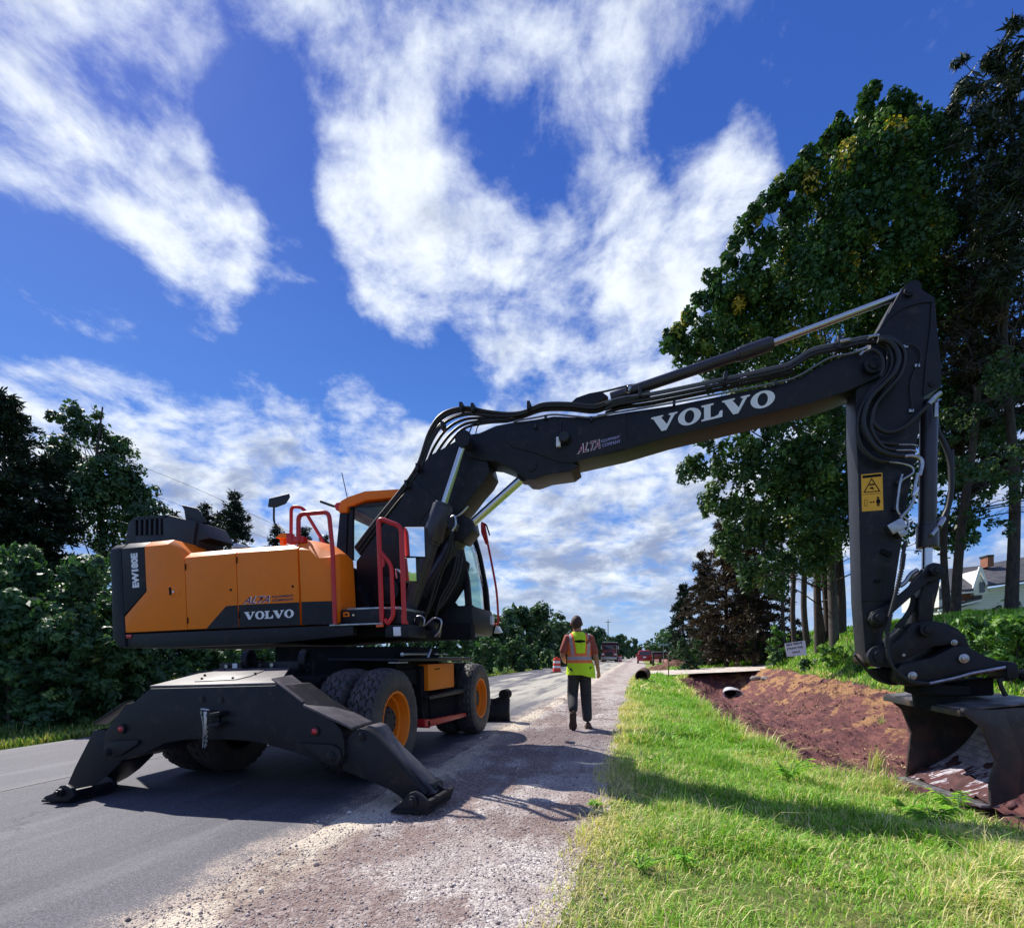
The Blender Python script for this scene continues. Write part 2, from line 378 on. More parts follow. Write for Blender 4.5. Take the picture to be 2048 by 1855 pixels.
c = g.mix(g.m('MULTIPLY', fary, g.sm(g.m('ADD', g.noise(g.mapping(pos, scale=(1.5, .12, 1)), 1.1, 5, .6), g.m('MULTIPLY', g.sm(sx.outputs[0], -6.3, -4), .15)), .5, .66)), c, (.40, .37, .30))
stain = g.sm(g.noise(g.mapping(pos, scale=(1, .45, 1), loc=(4, 0, 0)), 2.1, 7, .7), .70, .76)
c = g.mix(g.m('MULTIPLY', stain, .7), c, (.24, .17, .10))
crk = g.n('ShaderNodeTexVoronoi', feature='DISTANCE_TO_EDGE'); g.put(crk.inputs['Vector'], g.vm('ADD', g.mapping(pos, scale=(.8, .35, 1)), g.mapping(g.noise(pos, 2.5, 6, .7), scale=(.5, .5, .5)))); crk.inputs['Scale'].default_value = .55
c = g.mix(g.m('MULTIPLY', g.m('MULTIPLY', g.sm(crk.outputs['Distance'], .010, .004), g.sm(g.noise(pos, .5, 3), .5, .6)), .8), c, (.018, .018, .022))
trk = g.m('MULTIPLY', g.m('ADD', g.sm(g.m('ABSOLUTE', g.m('ADD', sx.outputs[0], 3.1)), .40, .05), g.sm(g.m('ABSOLUTE', g.m('ADD', sx.outputs[0], 4.75)), .40, .05)), g.sm(g.noise(g.mapping(pos, scale=(2, .2, 1)), 1.5, 6, .7), .35, .6))
c = g.mix(g.m('MULTIPLY', trk, .35), c, (.045, .044, .055))
c = g.mix(g.m('MULTIPLY', g.sm(g.noise(pos, 17, 5, .8), .70, .76), .5), c, (.30, .27, .25))
g.put(b.inputs['Base Color'], c); b.inputs['Roughness'].default_value = .72
n = bumped(g, b, g.noise(pos, 120, 4, .7), .004, .8)
bumped(g, b, g.noise(pos, 9, 4, .6), .01, .3, n)
# gravel
M_GRAV, g, pos, b = base_mat('gravel')
v1 = g.n('ShaderNodeTexVoronoi'); g.put(v1.inputs['Vector'], g.vm('ADD', pos, g.mapping(g.noise(pos, 30, 2), scale=(.01, .01, .01)))); v1.inputs['Scale'].default_value = 62
v2 = g.n('ShaderNodeTexVoronoi'); g.put(v2.inputs['Vector'], pos); v2.inputs['Scale'].default_value = 150
s1 = g.n('ShaderNodeSeparateXYZ'); g.put(s1.inputs[0], v1.outputs['Color'])
stone = g.mix(s1.outputs[0], (.30, .255, .245), (.58, .52, .47))
stone = g.mix(g.sm(s1.outputs[1], .78, .95), stone, (.22, .18, .19))
stone = g.mix(g.sm(s1.outputs[2], .8, .9), stone, (.72, .66, .60))
s2 = g.n('ShaderNodeSeparateXYZ'); g.put(s2.inputs[0], v2.outputs['Color'])
fine = g.mix(s2.outputs[0], (.22, .17, .16), (.50, .43, .39))
sx = g.n('ShaderNodeSeparateXYZ'); g.put(sx.inputs[0], pos)
c = g.mix(g.sm(g.noise(pos, 2.2, 6, .65), .42, .60), stone, fine)
pale = g.sm(g.m('ADD', g.sm(sx.outputs[0], -1.45, -2.05), g.m('MULTIPLY', g.m('SUBTRACT', g.noise(pos, 1.4, 5, .6), .5), 1.1)), .35, .75)
c = g.mix(g.m('MULTIPLY', pale, .8), c, (.68, .58, .44))
dirtm = g.sm(g.m('ADD', g.noise(g.mapping(pos, scale=(1.3, .7, 1), loc=(7, 3, 0)), 1.15, 7, .65), g.m('MULTIPLY', g.m('MULTIPLY', g.sm(sx.outputs[0], -1.9, -1.4), g.sm(sx.outputs[0], -.7, -1.15)), .10)), .50, .61)
dirtm = g.m('MULTIPLY', dirtm, g.lin(g.noise(pos, 24, 5, .75), .35, .6, .45, 1.0))
c = g.mix(g.m('MULTIPLY', dirtm, .85), c, g.mix(g.noise(pos, 70, 5, .7), (.060, .030, .030), (.27, .165, .135)))
boom_shade = g.sm(g.m('SUBTRACT', g.vm('LENGTH', g.vm('MULTIPLY', g.vm('SUBTRACT', pos, (-1.1, 7.2, 0)), (1.0, .62, 0))), g.m('MULTIPLY', g.noise(pos, 2.5, 5, .6), .9)), .62, .25)  # cast shadow of boom and deck, painted into the gravel colour
c = g.mix(g.m('MULTIPLY', boom_shade, .55), c, g.mix(g.noise(pos, 60, 5, .7), (.05, .036, .05), (.19, .14, .16)))
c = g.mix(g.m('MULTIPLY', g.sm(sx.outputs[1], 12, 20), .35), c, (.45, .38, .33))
g.put(b.inputs['Base Color'], c); b.inputs['Roughness'].default_value = .85
n = bumped(g, b, g.m('SUBTRACT', 1, v1.outputs['Distance']), .008, 1.0)
n = bumped(g, b, g.m('SUBTRACT', 1, v2.outputs['Distance']), .004, .8, n)
bumped(g, b, g.noise(pos, 6, 5, .6), .03, .5, n)
# turf soil under the blades
M_TURF, g, pos, b = base_mat('turf')
c = g.mix(g.sm(g.noise(pos, 1.3, 7, .65), .35, .7), (.16, .26, .04), (.36, .34, .12))
c = g.mix(g.sm(g.noise(pos, 3.1, 8, .7), .52, .66), c, (.42, .34, .17))
c = g.mix(g.sm(g.noise(pos, 46, 4, .7), .45, .7), c, (.10, .09, .03))
sx = g.n('ShaderNodeSeparateXYZ'); g.put(sx.inputs[0], pos)
g.put(b.inputs['Base Color'], c); b.inputs['Roughness'].default_value = .9
bumped(g, b, g.noise(pos, 60, 6, .75), .03, 1.0)
M_LAWN, g, pos, b = base_mat('lawn')
c = g.mix(g.sm(g.noise(pos, .6, 8, .65), .35, .65), (.045, .12, .018), (.14, .22, .03))
c = g.mix(g.sm(g.noise(pos, 2.6, 8, .7), .60, .72), c, (.25, .20, .06))
c = g.mix(g.sm(g.noise(pos, 22, 5, .7), .5, .8), c, (.02, .05, .01))
g.put(b.inputs['Base Color'], c); b.inputs['Roughness'].default_value = .9
bumped(g, b, g.noise(pos, 14, 8, .75), .12, 1.0)
# raw earth of the ditch
M_EARTH, g, pos, b = base_mat('raw_earth')
st = g.mapping(pos, scale=(3.4, .40, 3.4), rot=(0, 0, R(-8)))
c = g.mix(g.sm(g.noise(pos, 1.6, 8, .65), .34, .66), (.14, .050, .056), (.31, .125, .105))
c = g.mix(g.sm(g.noise(st, 2.4, 8, .7), .48, .66), c, (.10, .040, .048))
sx = g.n('ShaderNodeSeparateXYZ'); g.put(sx.inputs[0], pos)
straw = g.m('MULTIPLY', g.sm(g.m('ADD', g.noise(g.mapping(pos, scale=(1, .6, 1)), 1.4, 8, .68), g.m('MULTIPLY', g.sm(sx.outputs[0], 4.4, 6.6), .14)), .59, .69), .85)
c = g.mix(straw, c, g.mix(g.noise(g.mapping(pos, scale=(14, 3, 14), rot=(0, 0, R(40))), 4, 5, .7), (.36, .16, .06), (.70, .42, .20)))
lipd = g.sm(g.noise(g.mapping(pos, scale=(9, 2, 9), rot=(0, 0, R(-35))), 5, 6, .75), .64, .74)
c = g.mix(g.m('MULTIPLY', lipd, .7), c, (.62, .48, .30))
c = g.mix(g.m('MULTIPLY', g.sm(g.noise(pos, 26, 6, .75), .55, .8), .7), c, (.03, .013, .018))
g.put(b.inputs['Base Color'], c); b.inputs['Roughness'].default_value = .85
n = bumped(g, b, g.noise(st, 5, 8, .72), .16, 1.0)
bumped(g, b, g.noise(pos, 55, 6, .75), .02, 1.0, n)

XW = 2600.0
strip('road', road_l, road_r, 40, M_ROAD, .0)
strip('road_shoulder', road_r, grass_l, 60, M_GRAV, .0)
strip('grass_verge', grass_l, lip, 70, M_TURF, .0)
strip('ditch', lip, rim, 110, M_EARTH, .0)
strip('lawn', rim, lambda y: 60 + 0 * y, 90, M_LAWN, .0, pw=1.6)
strip('ground', lambda y: 60 + 0 * y, lambda y: XW + 0 * y, 12, M_LAWN, .0, pw=2)
strip('roadside_bank', lambda y: -60 + 0 * y, road_l, 90, M_LAWN, .0, pw=1 / 1.6)
strip('field', lambda y: -XW + 0 * y, lambda y: -60 + 0 * y, 12, M_LAWN, .0, pw=.5)
# the joint that runs along the road
jb = MB(); yj = np.linspace(-10, 160, 60)
jb.add([(x, y, CROSS * (x + 2.08) + .004) for y in yj for x in (-5.72 + .004 * math.sin(y), -5.695 + .004 * math.sin(y * 1.3))],
       [(2 * i, 2 * i + 1, 2 * i + 3, 2 * i + 2) for i in range(59)])
jb.build('road_joint', mat('tar', (.018, .018, .022), .5), smooth=0, kind='structure')
# gravel driveway across the ditch
M_DRIVE, g, pos, b = base_mat('driveway_gravel')
c = g.mix(g.sm(g.noise(pos, 3, 7, .7), .35, .65), (.46, .39, .33), (.62, .55, .48)); g.put(b.inputs['Base Color'], c); b.inputs['Roughness'].default_value = .9
dv = MB(); n = 40
xs = np.concatenate([np.linspace(.6, 8, 24), np.linspace(8.6, 40, 20)])
for i, x in enumerate(xs):
    c0 = 33.2 + .10 * max(0, x - 6) + .15 * math.sin(x * 2); c1 = c0 + 3.6
    z = max(H(x, c0 + 1.2), float(np.interp(x, [0.6, 2.5, 7.4, 9], [.0, .12, .40, .42]))) + .05 if x < 9 else H(x, c0) + .06
    dv.v += [Vector((x, c0 - 1.0, z - .14)), Vector((x, c0, z)), Vector((x, c1, z)), Vector((x, c1 + 1, z - .8))]
for i in range(len(xs) - 1):
    for j in range(3): dv.f.append((4 * i + j, 4 * i + j + 1, 4 * i + 5 + j, 4 * i + 4 + j))
dv.build('driveway', M_DRIVE, smooth=60, kind='structure')
# ---------------------------------------------------------------- wheeled excavator
YS = 4.98                       # near side of the upper structure
EX = thing('wheeled_excavator', (-3.5, 6.2, 0), 'large orange and dark grey wheeled excavator reaching its boom over the ditch', 'excavator')
def XZ(f, p, Y): return P(*zc(f, p), Y)
def GR(x, y, z=0.0):            # point of the ground plane z
    d = ray(x, y); t = (z - CAMH) / d[2]; return Vector((d[0] * t, d[1] * t, z))
def PX(x, y, X):
    d = ray(x, y); t = X / d[0]; return Vector((X, d[1] * t, CAMH + d[2] * t))
def px2(pts, X): return [PX(*zc(2, p), X) for p in pts]

def panel(name, f, pts, m, Y=YS, dc=.09, depth=.5, par=EX, bevel=.006):
    r1, r2, r3 = [], [], []
    for p in pts:
        a = XZ(f, p[:2], Y); r1.append(a)
        if len(p) > 2: z = XZ(f, (p[0], p[2]), Y + dc).z
        else: z = a.z
        r2.append(Vector((a.x, Y + dc, z))); r3.append(Vector((a.x, Y + depth, z)))
    return MB().loft([r1, r2, r3]).build(name, m, par, bevel)
def quadmap(f, q, Y):
    BL, BR_, TR, TL = [XZ(f, p, Y) for p in q]
    def g(u, v): return (BL * (1 - u) + BR_ * u) * (1 - v) + (TL * (1 - u) + TR * u) * v
    return g
VV = [(0, 1), (.46, 1), (.46, .91), (.375, .88), (.60, .36), (.76, .87), (.67, .91), (.67, 1), (1, 1), (1, .91), (.90, .87), (.58, -.01), (.40, -.01), (.075, .88), (0, .91)]
LL = [(0, 1), (.56, 1), (.56, .9), (.42, .87), (.42, .13), (.60, .13), (.76, .20), (.85, .42), (.97, .42), (.95, 0), (0, 0), (0, .1), (.12, .13), (.12, .87), (0, .9)]
def word(par, f, q, Y, m=None, name='lettering'):
    g = quadmap(f, q, Y); mb = MB(); x = 0; tot = 1.12 + 1.0 + .88 + 1.12 + 1.0 - .12
    for ch, w in (('V', 1.12), ('O', 1.0), ('L', .88), ('V', 1.12), ('O', 1.0)):
        if ch == 'V': mb.add([g((x + a * w * .98) / tot, b) for a, b in VV], [tuple(range(len(VV)))])
        elif ch == 'L': mb.add([g((x + .02 + a * w) / tot, b) for a, b in LL], [tuple(range(len(LL)))])
        else:
            n = 36; o = [];
            for rx, ry in ((.47, .535), (.20, .40)):
                o += [g((x + w * (.5 + rx * math.cos(t))) / tot, .5 + ry * math.sin(t)) for t in [2 * math.pi * k / n for k in range(n)]]
            mb.add(o, [(k, (k + 1) % n, n + (k + 1) % n, n + k) for k in range(n)])
        x += w - .03
    return mb.build(name, m or M_WHITE, par, smooth=0)
def basis(f, a, b, Y):
    A, B = XZ(f, a, Y), XZ(f, b, Y); ex = (B - A); w = ex.length; ex.normalize(); ey = Vector((-ex.z, 0, ex.x)); return A, ex, ey, w

# --- hood side panels
core = MB().prism(zz(3, [(110, 640), (590, 600), (745, 720), (1730, 630), (1755, 1275), (150, 1350)], YS + .035), 2.3)
core.build('hood_core', M_SHADE, EX, .02)
cw = panel('counterweight', 3, [(82, 612, 575), (182, 600, 562), (222, 1440), (228, 1468), (165, 1468), (138, 1440), (108, 1385)], M_DARK, depth=2.35, dc=.06, bevel=.03)
panel('rear_side_panel', 3, [(188, 600, 560), (386, 582, 545), (398, 870), (404, 968), (213, 1180), (222, 1338), (216, 1338)], M_DARK)
door = panel('engine_door', 3, [(389, 582, 545), (590, 562, 525), (738, 690, 650), (763, 1308), (225, 1334), (216, 1196), (408, 972), (401, 868)], M_ORANGE)
hb = MB().prism(zz(3, [(596, 932), (700, 925), (706, 1010), (600, 1016)], YS - .004), .006); hb.build('latch_frame', M_ORANGE, door, .002)
MB().prism(zz(3, [(602, 938), (622, 937), (625, 1005), (607, 1006)], YS - .007), .006).build('latch_recess', M_SHADE, door)
MB().cyl(XZ(3, (648, 978), YS), XZ(3, (648, 978), YS) + Vector((0, -.012, 0)), .012).build('latch', M_CHROME, door)
d2 = panel('side_door', 3, [(742, 680, 640), (1186, 638, 603), (1214, 1288), (768, 1307)], M_ORANGE)
MB().prism(zz(3, [(1105, 1102), (1204, 1094), (1213, 1290), (932, 1300)], YS - .003), .004).build('dark_corner_panel', M_DARK, d2)
d3 = panel('side_door', 3, [(1192, 638, 602), (1728, 598, 565), (1752, 1268), (1220, 1288)], M_ORANGE)
MB().prism(zz(3, [(1215, 1093), (1745, 1068), (1753, 1268), (1222, 1288)], YS - .003), .004).build('dark_corner_panel', M_DARK, d3)
word(d3, 3, [(1264, 1222), (1702, 1200), (1702, 1131), (1264, 1155)], YS - .006)
M_ALTA = mat('decal_red', (.20, .01, .05), .5)
M_NAVY = mat('decal_navy', (.05, .04, .10), .5)
def alta(par, f, a, b, h, a2, b2, Y, h2, gap, dark=False):
    A, ex, ey, w = basis(f, a, b, Y)
    letters(par, 'ALTA', A + Vector((0, -.000, 0)), ex, ey, h, w, M_WHITE, .045, shear=.55)
    letters(par, 'ALTA', A + Vector((0, -.002, 0)) + ex * h * .03 + ey * h * .03, ex, ey, h * .93, w * .97, M_ALTA, .012, shear=.55)
    A, ex, ey, w = basis(f, a2, b2, Y)
    mm = M_NAVY if not dark else M_LILAC
    letters(par, 'COMPANY', A, ex, ey, h2, w, mm, .02); letters(par, 'EQUIPMENT', A + ey * gap, ex, ey, h2, w, mm, .02)
M_LILAC = mat('decal_lilac', (.30, .28, .48), .5)
s3 = mpp(600, YS) / 4.383
alta(d3, 3, (1250, 1086), (1492, 1072), 66 * s3, (1508, 1064), (1698, 1052), YS - .0055, 22 * s3, 31 * s3)
A, ex, ey, w = basis(3, (345, 938), (328, 635), YS - .003)
letters(EX, 'EW180E', A + Vector((0, 0, 0)), (A - A + (XZ(3, (328, 635), YS) - XZ(3, (345, 938), YS))).normalized(), (XZ(3, (262, 945), YS) - XZ(3, (345, 938), YS)).normalized(), 82 * s3, w * 1.0, M_WHITE, .062)
for f_, x_, y_ in ((3, 750, 760), (3, 770, 1230), (3, 1200, 700), (3, 1222, 1180)): MB().box(XZ(3, (x_, y_), YS - .002), (.012, .012, .07)).build('hinge', M_SHADE, d2 if x_ < 1000 else d3, .002)
MB().cyl(XZ(3, (1148, 960), YS), XZ(3, (1148, 960), YS) + Vector((0, -.006, 0)), .013).build('lock', M_SHADE, d2); MB().cyl(XZ(3, (1690, 930), YS), XZ(3, (1690, 930), YS) + Vector((0, -.006, 0)), .013).build('lock', M_SHADE, d3)
# skirt below the doors
MB().prism(zz(3, [(232, 1348), (1700, 1284), (2220, 1262), (2220, 1360), (1500, 1432), (700, 1462), (236, 1468)], YS + .02), .10).build('lower_skirt', M_DARK, EX, .012)
MB().prism(zz(3, [(224, 1352), (274, 1350), (274, 1382), (228, 1384)], YS + .012), .01).build('reflector', M_LENSR, EX, .002)
MB().prism(zz(3, [(240, 1352), (1700, 1290), (2160, 1270), (2160, 1345), (1500, 1425), (700, 1452), (240, 1460)], YS + .12), 2.1).build('deck_floor', M_SHADE, EX, .01)
# nose of the hood: rounded corner turning to the front
nose = MB(); bx = []
def nz(x, y, Y): return XZ(4, (x, y), Y)
secs = [  # Y, left x, top-left y, (x, y) chamfer start, (x, y) corner, bottom
    (YS, [(312, 640), (400, 655), (455, 712), (566, 700), (598, 1240), (338, 1243)]),
    (YS + .10, [(318, 590), (400, 592), (520, 640), (640, 675), (652, 1235), (345, 1243)]),
    (YS + .28, [(330, 560), (440, 570), (600, 605), (700, 680), (706, 1125), (350, 1235)]),
    (YS + .50, [(345, 560), (470, 575), (620, 625), (755, 735), (775, 1112), (365, 1225)]),
    (YS + 1.0, [(375, 600), (470, 610), (560, 640), (640, 760), (650, 1100), (395, 1200)])]
nose.loft([[nz(x, y, Y) for x, y in pts] for Y, pts in secs])
nose_o = nose.build('hood_nose', M_ORANGE, EX, .02, smooth=45)
MB().prism([nz(x, y, YS - .003) for x, y in [(335, 1060), (577, 1054), (592, 1240), (339, 1243)]], .006).build('dark_corner_panel', M_DARK, nose_o)
# engine cowl with louvres
YC = 5.35
cowl = MB()
cowl.prism(zz(3, [(215, 600), (255, 365), (300, 330), (600, 305), (740, 338), (885, 372), (962, 505), (864, 528), (856, 680), (500, 660)], YC + .03), .40)
skin = [[(215, 600), (228, 500), (250, 372), (300, 345), (310, 345), (312, 560)], [(310, 485), (560, 478), (565, 600), (312, 600)],
        [(300, 350), (260, 352), (308, 322), (600, 300), (592, 332)], [(548, 318), (600, 305), (740, 342), (842, 366), (820, 500), (812, 640), (560, 620)]]
for k in range(5):
    x = 336 + k * 44
    skin.append([(x, 322), (x + 20, 320), (x + 20, 500), (x, 500)])
for sk in skin: cowl.prism(zz(3, sk, YC), .035)
cowl.build('engine_cowl', M_DARK2, EX, .008)
MB().loft([zz(3, [(712, 212), (858, 246), (940, 368), (860, 378), (752, 360), (738, 260)], YC + .1), zz(3, [(722, 222), (858, 250), (935, 368), (860, 374), (752, 360), (745, 262)], YC + .5)]).build('exhaust_stack', M_DARK2, EX, .012)
MB().prism(zz(3, [(1165, 552), (1200, 548), (1300, 578), (1290, 600), (1165, 600)], YC + .1), .12).build('air_filter', M_STEEL, EX, .01)
# deck, front step box
MB().prism(zz(4, [(622, 1132), (965, 1112), (1120, 1120), (1135, 1235), (622, 1243)], YS + .10), .6).build('battery_box', M_DARK, EX, .008)
MB().prism(zz(4, [(640, 1112), (1120, 1098), (1120, 1120), (640, 1130)], YS + .14), .7).build('step_tread', M_STEEL, EX, .003)
MB().prism(zz(4, [(560, 1243), (985, 1228), (985, 1240), (560, 1256)], YS - .01), .5).build('step_tread', M_STEEL, EX, .003)
MB().prism(zz(4, [(668, 1143), (718, 1142), (720, 1180), (670, 1182)], YS + .095), .01).build('fuel_cap_plate', M_ORANGE, EX, .002)
MB().prism(zz(4, [(684, 1155), (704, 1154), (705, 1168), (685, 1169)], YS + .09), .01).build('fuel_cap_badge', M_SHADE, EX)
MB().cyl(nz(752, 1167, YS + .1), nz(752, 1167, YS + .08), .012).build('lock', M_CHROME, EX)
hl = MB().prism(zz(4, [(1008, 1252), (1055, 1246), (1195, 1240), (1205, 1345), (1120, 1352), (1008, 1346)], YS + .04), .45).build('headlight_housing', M_DARK, EX, .01)
MB().prism(zz(4, [(1072, 1262), (1130, 1260), (1134, 1334), (1076, 1336)], YS + .025), .02).build('headlight', M_LENSW, EX, .006)
MB().prism(zz(4, [(935, 1242), (990, 1238), (992, 1262), (935, 1266)], YS + .0), .02).build('reflector', mat('amber_lens', (.8, .10, .02), .2), EX, .003)
# red handrails
def rail(name, pts, Y, r=.021, m=M_RED):
    pp = [nz(p[0], p[1], Y + (p[2] if len(p) > 2 else 0)) for p in pts]
    q = [pp[0]]
    for i in range(1, len(pp) - 1):       # round the bends
        a = (pp[i - 1] - pp[i]); b = (pp[i + 1] - pp[i]); c = min(.07, a.length * .4, b.length * .4)
        p0 = pp[i] + a.normalized() * c; p2 = pp[i] + b.normalized() * c
        for k in range(6):
            t = k / 5; q.append(p0 * (1 - t) ** 2 + pp[i] * 2 * t * (1 - t) + p2 * t * t)
    q.append(pp[-1]); return MB().tube(q, r, 10, sm=False).build(name, m, EX, smooth=50)
rail('handrail', [(310, 575), (310, 355), (555, 335), (585, 640), (605, 1240)], YS - .03, .024)
rail('handrail', [(250, 560), (252, 290), (345, 300), (520, 590)], YS + .75, .021)
rail('handrail', [(983, 1230), (955, 385), (1140, 455), (1165, 1240)], YS + .05, .026)
rail('handrail', [(966, 650), (1060, 765), (1075, 1180), (1030, 1245), (1008, 1200)], YS + .05, .022)
MB().prism(zz(4, [(966, 650), (1000, 690), (1000, 760), (972, 800)], YS + .04), .02).build('rail_gusset', M_RED, EX, .003)
MB().prism(zz(4, [(1135, 1165), (1165, 1170), (1190, 1240), (1140, 1240)], YS + .04), .03).build('rail_foot', M_RED, EX, .004)
MB().prism(zz(4, [(262, 530), (350, 530), (352, 582), (262, 585)], YS + .1), .08).build('rail_foot', M_RED, EX, .01)
# roof lights and mirror over the hood
MB().prism(zz(4, [(120, 545), (165, 505), (215, 505), (230, 548)], YS + .2), .22).build('work_light', M_ORANGE, EX, .012)
MB().prism(zz(4, [(158, 548), (195, 548), (195, 598), (158, 598)], YS + .25), .05).build('light_bracket', M_ORANGE, EX, .006)
MB().prism(zz(4, [(205, 505), (245, 505), (265, 590), (210, 590)], YS + .2), .08).build('light_bracket', M_RED, EX, .01)
mr = MB().loft([zz(4, [(62, 298), (72, 225), (235, 185), (245, 215), (210, 272), (130, 302)], YS + .40), zz(4, [(75, 288), (82, 235), (228, 198), (232, 218), (205, 262), (130, 290)], YS + .55)]).build('rear_mirror', M_DARK2, EX, .012, smooth=50)
MB().tube([nz(112, 300, YS + .48), nz(116, 420, YS + .48), nz(160, 460, YS + .45), nz(195, 500, YS + .4)], .012).build('mirror_stem', M_BLACK, mr)
# cab ------------------------------------------------------------
YR, YL = 6.52, 7.45
def wl(f, p, Y): v = XZ(f, p, Y); return (v.x, v.z)
fr = [wl(4, p, YL) for p in [(1660, 430), (1735, 480), (1795, 700), (1845, 960), (1868, 1230)]]      # front curve, x z
rf = [wl(4, p, YR) for p in [(640, 345), (638, 300), (655, 248), (720, 214), (850, 170), (1160, 150)]]
rear_b = wl(4, (608, 700), YR); zb = wl(4, (1865, 1335), YL)[1]; xf = fr[-1][0]
rt = (fr[0][0] + .03, fr[0][1] + .06)
roof_out = rf + [(rt[0] - .55, rf[-1][1] + .0), (rt[0] - .1, rt[1] + .10), (rt[0], rt[1] - .02), (rt[0] - .12, rt[1] - .04), (rt[0] - .55, rf[-1][1] - .13)] + [wl(4, p, YR) for p in [(1160, 216), (860, 246), (752, 288), (712, 300), (704, 345)]]
cabd = lambda q, Y0, Y1: MB().loft([[Vector((x, Y0, z)) for x, z in q], [Vector((x, Y1, z)) for x, z in q]])
cab_o = cabd(roof_out, YR - .02, YL).build('cab_roof', M_ORANGE, EX, .02, smooth=40)
cabd([(rf[0][0] + .1, rf[3][1] - .14), (rt[0] - .15, rf[-1][1] - .19), (rt[0] - .15, rf[-1][1] - .15), (rf[0][0] + .1, rf[3][1] - .10)], YR + .03, YL - .03).build('cab_ceiling', M_DARK2, cab_o)
CAB = MB()
for Y in (YR, YL - .06):
    a, b = wl(4, (642, 345), YR), wl(4, (704, 345), YR); c = wl(4, (690, 720), YR); d = rear_b
    CAB.prism([Vector((x, Y, z)) for x, z in [a, b, c, (c[0] + .02, zb + .3), (d[0], zb + .3), d]], .06)
    fl = [(x, z) for x, z in fr]; pil = fl + [(x - .085, z) for x, z in reversed(fl)]
    CAB.prism([Vector((x, Y, z)) for x, z in pil], .06)
CAB.prism([Vector((x, YR + .02, z)) for x, z in [wl(4, (705, 345), YR), wl(4, (742, 290), YR), wl(4, (740, 722), YR), wl(4, (690, 722), YR)]], .05)
sill = wl(4, (1640, 960), YR)[1]
CAB.prism([Vector((x, YR, z)) for x, z in [(rear_b[0], zb + .25), (rear_b[0], wl(4, (740, 722), YR)[1]), (rear_b[0] + .9, sill + .1), (fr[3][0] - .35, sill), (xf - .07, sill - .35), (xf - .05, zb + .15)]], .05)
CAB.prism([Vector((x, YL - .05, z)) for x, z in [(rear_b[0], zb + .25), (rear_b[0], sill - .1), (xf - .5, sill - .2), (xf - .35, zb + .5), (xf - .05, zb + .3), (xf - .05, zb + .15)]], .05)
CAB.box(((rear_b[0] + xf) / 2, (YR + YL) / 2, zb + .20), (xf - rear_b[0] - .1, YL - YR - .1, .06))
CAB.build('cab_frame', M_DARK, EX, .008)
lowf = MB().loft([[Vector((x, Y, z)) for x, z in [(rear_b[0], zb), (xf + .0, zb), (xf + .03, zb + .14), (xf, zb + .36), (rear_b[0], zb + .36)]] for Y in (YR - .04, YL + .02)]).build('cab_base', M_DARK, EX, .02)
MB().add([Vector((x - .03, Y, z)) for x, z in fr for Y in (YR + .06, YL - .06)], [(2 * i, 2 * i + 1, 2 * i + 3, 2 * i + 2) for i in range(4)]).build('windscreen', M_GLASS, EX, smooth=60)
MB().add([Vector((x, YR + .05, z)) for x, z in [wl(4, (742, 290), YR), wl(4, (1160, 216), YR), (fr[0][0] - .1, fr[0][1] + .05), (fr[2][0] - .09, fr[2][1]), (fr[3][0] - .1, sill), wl(4, (742, 720), YR)]], [tuple(range(6))]).build('side_window', M_GLASS, EX, smooth=0)
MB().add([Vector((x, YL - .03, z)) for x, z in [(rear_b[0] + .1, sill), (rear_b[0] + .12, rf[3][1] - .12), (fr[0][0] - .1, fr[0][1]), (fr[2][0] - .09, fr[2][1]), (fr[3][0] - .1, sill - .2)]], [tuple(range(5))]).build('side_window', M_GLASS, EX, smooth=0)
seat = MB().box((rear_b[0] + .75, 6.98, sill - .15), (.5, .5, .14)).box((rear_b[0] + .5, 6.98, sill + .2), (.13, .48, .62)).box((rear_b[0] + .5, 6.98, sill + .62), (.1, .26, .18))
seat.build('seat', M_BLACK, EX, .04)
con = MB().box((xf - .52, 6.75, sill - .05), (.16, .1, .5)).cyl((xf - .5, 6.98, sill + .12), (xf - .62, 6.98, sill + .16), .17, n=24).cyl((xf - .5, 6.98, zb + .2), (xf - .56, 6.98, sill + .14), .04)
con.box((xf - .22, 6.66, sill + .28), (.06, .04, .34)); con.build('steering_console', M_BLACK, EX, .015)
MB().tube([nz(660, 20, YR + .05), nz(708, 240, YR + .05), nz(715, 262, YR + .05)], .006).build('antenna', M_BLACK, EX)
MB().prism(zz(4, [(708, 262), (735, 258), (742, 300), (716, 312)], YR), .06).build('antenna_base', M_BLACK, EX, .01)
MB().tube([nz(488, 252, YR + .3), nz(600, 292, YR + .3)], .018).build('horn', M_BLACK, EX)
MB().prism(zz(4, [(596, 285), (615, 262), (650, 255), (640, 330), (610, 320)], YR + .25), .12).build('beacon_bracket', M_RED, EX, .01)
# lamps on the cab base
MB().prism(zz(4, [(1605, 1268), (1640, 1267), (1641, 1284), (1606, 1285)], YR - .05), .01).build('reflector', M_WHITE, EX)
MB().prism(zz(4, [(1641, 1273), (1686, 1272), (1687, 1294), (1642, 1295)], YR - .05), .01).build('reflector', M_LENSR, EX)
lx = xf + .04
MB().box((lx, YL - .12, zb + .22), (.05, .10, .13)).build('headlight', M_LENSW, EX, .01)
MB().prism(zz(4, [(1900, 1255), (1915, 1255), (1940, 1305), (1885, 1312)], YL + .15), .15).build('work_light', M_LENSW, EX, .01)
cable = [nz(x, y, YL + .12) for x, y in [(1838, 600), (1870, 760), (1905, 960), (1918, 1120), (1920, 1230), (1890, 1240), (1865, 1228)]]
MB().tube(cable, .017).build('handrail', M_RED, EX)
MB().prism(zz(4, [(1778, 428), (1808, 420), (1840, 590), (1818, 598), (1780, 500)], YL + .1), .06).build('mirror_arm', M_RED, EX, .01)
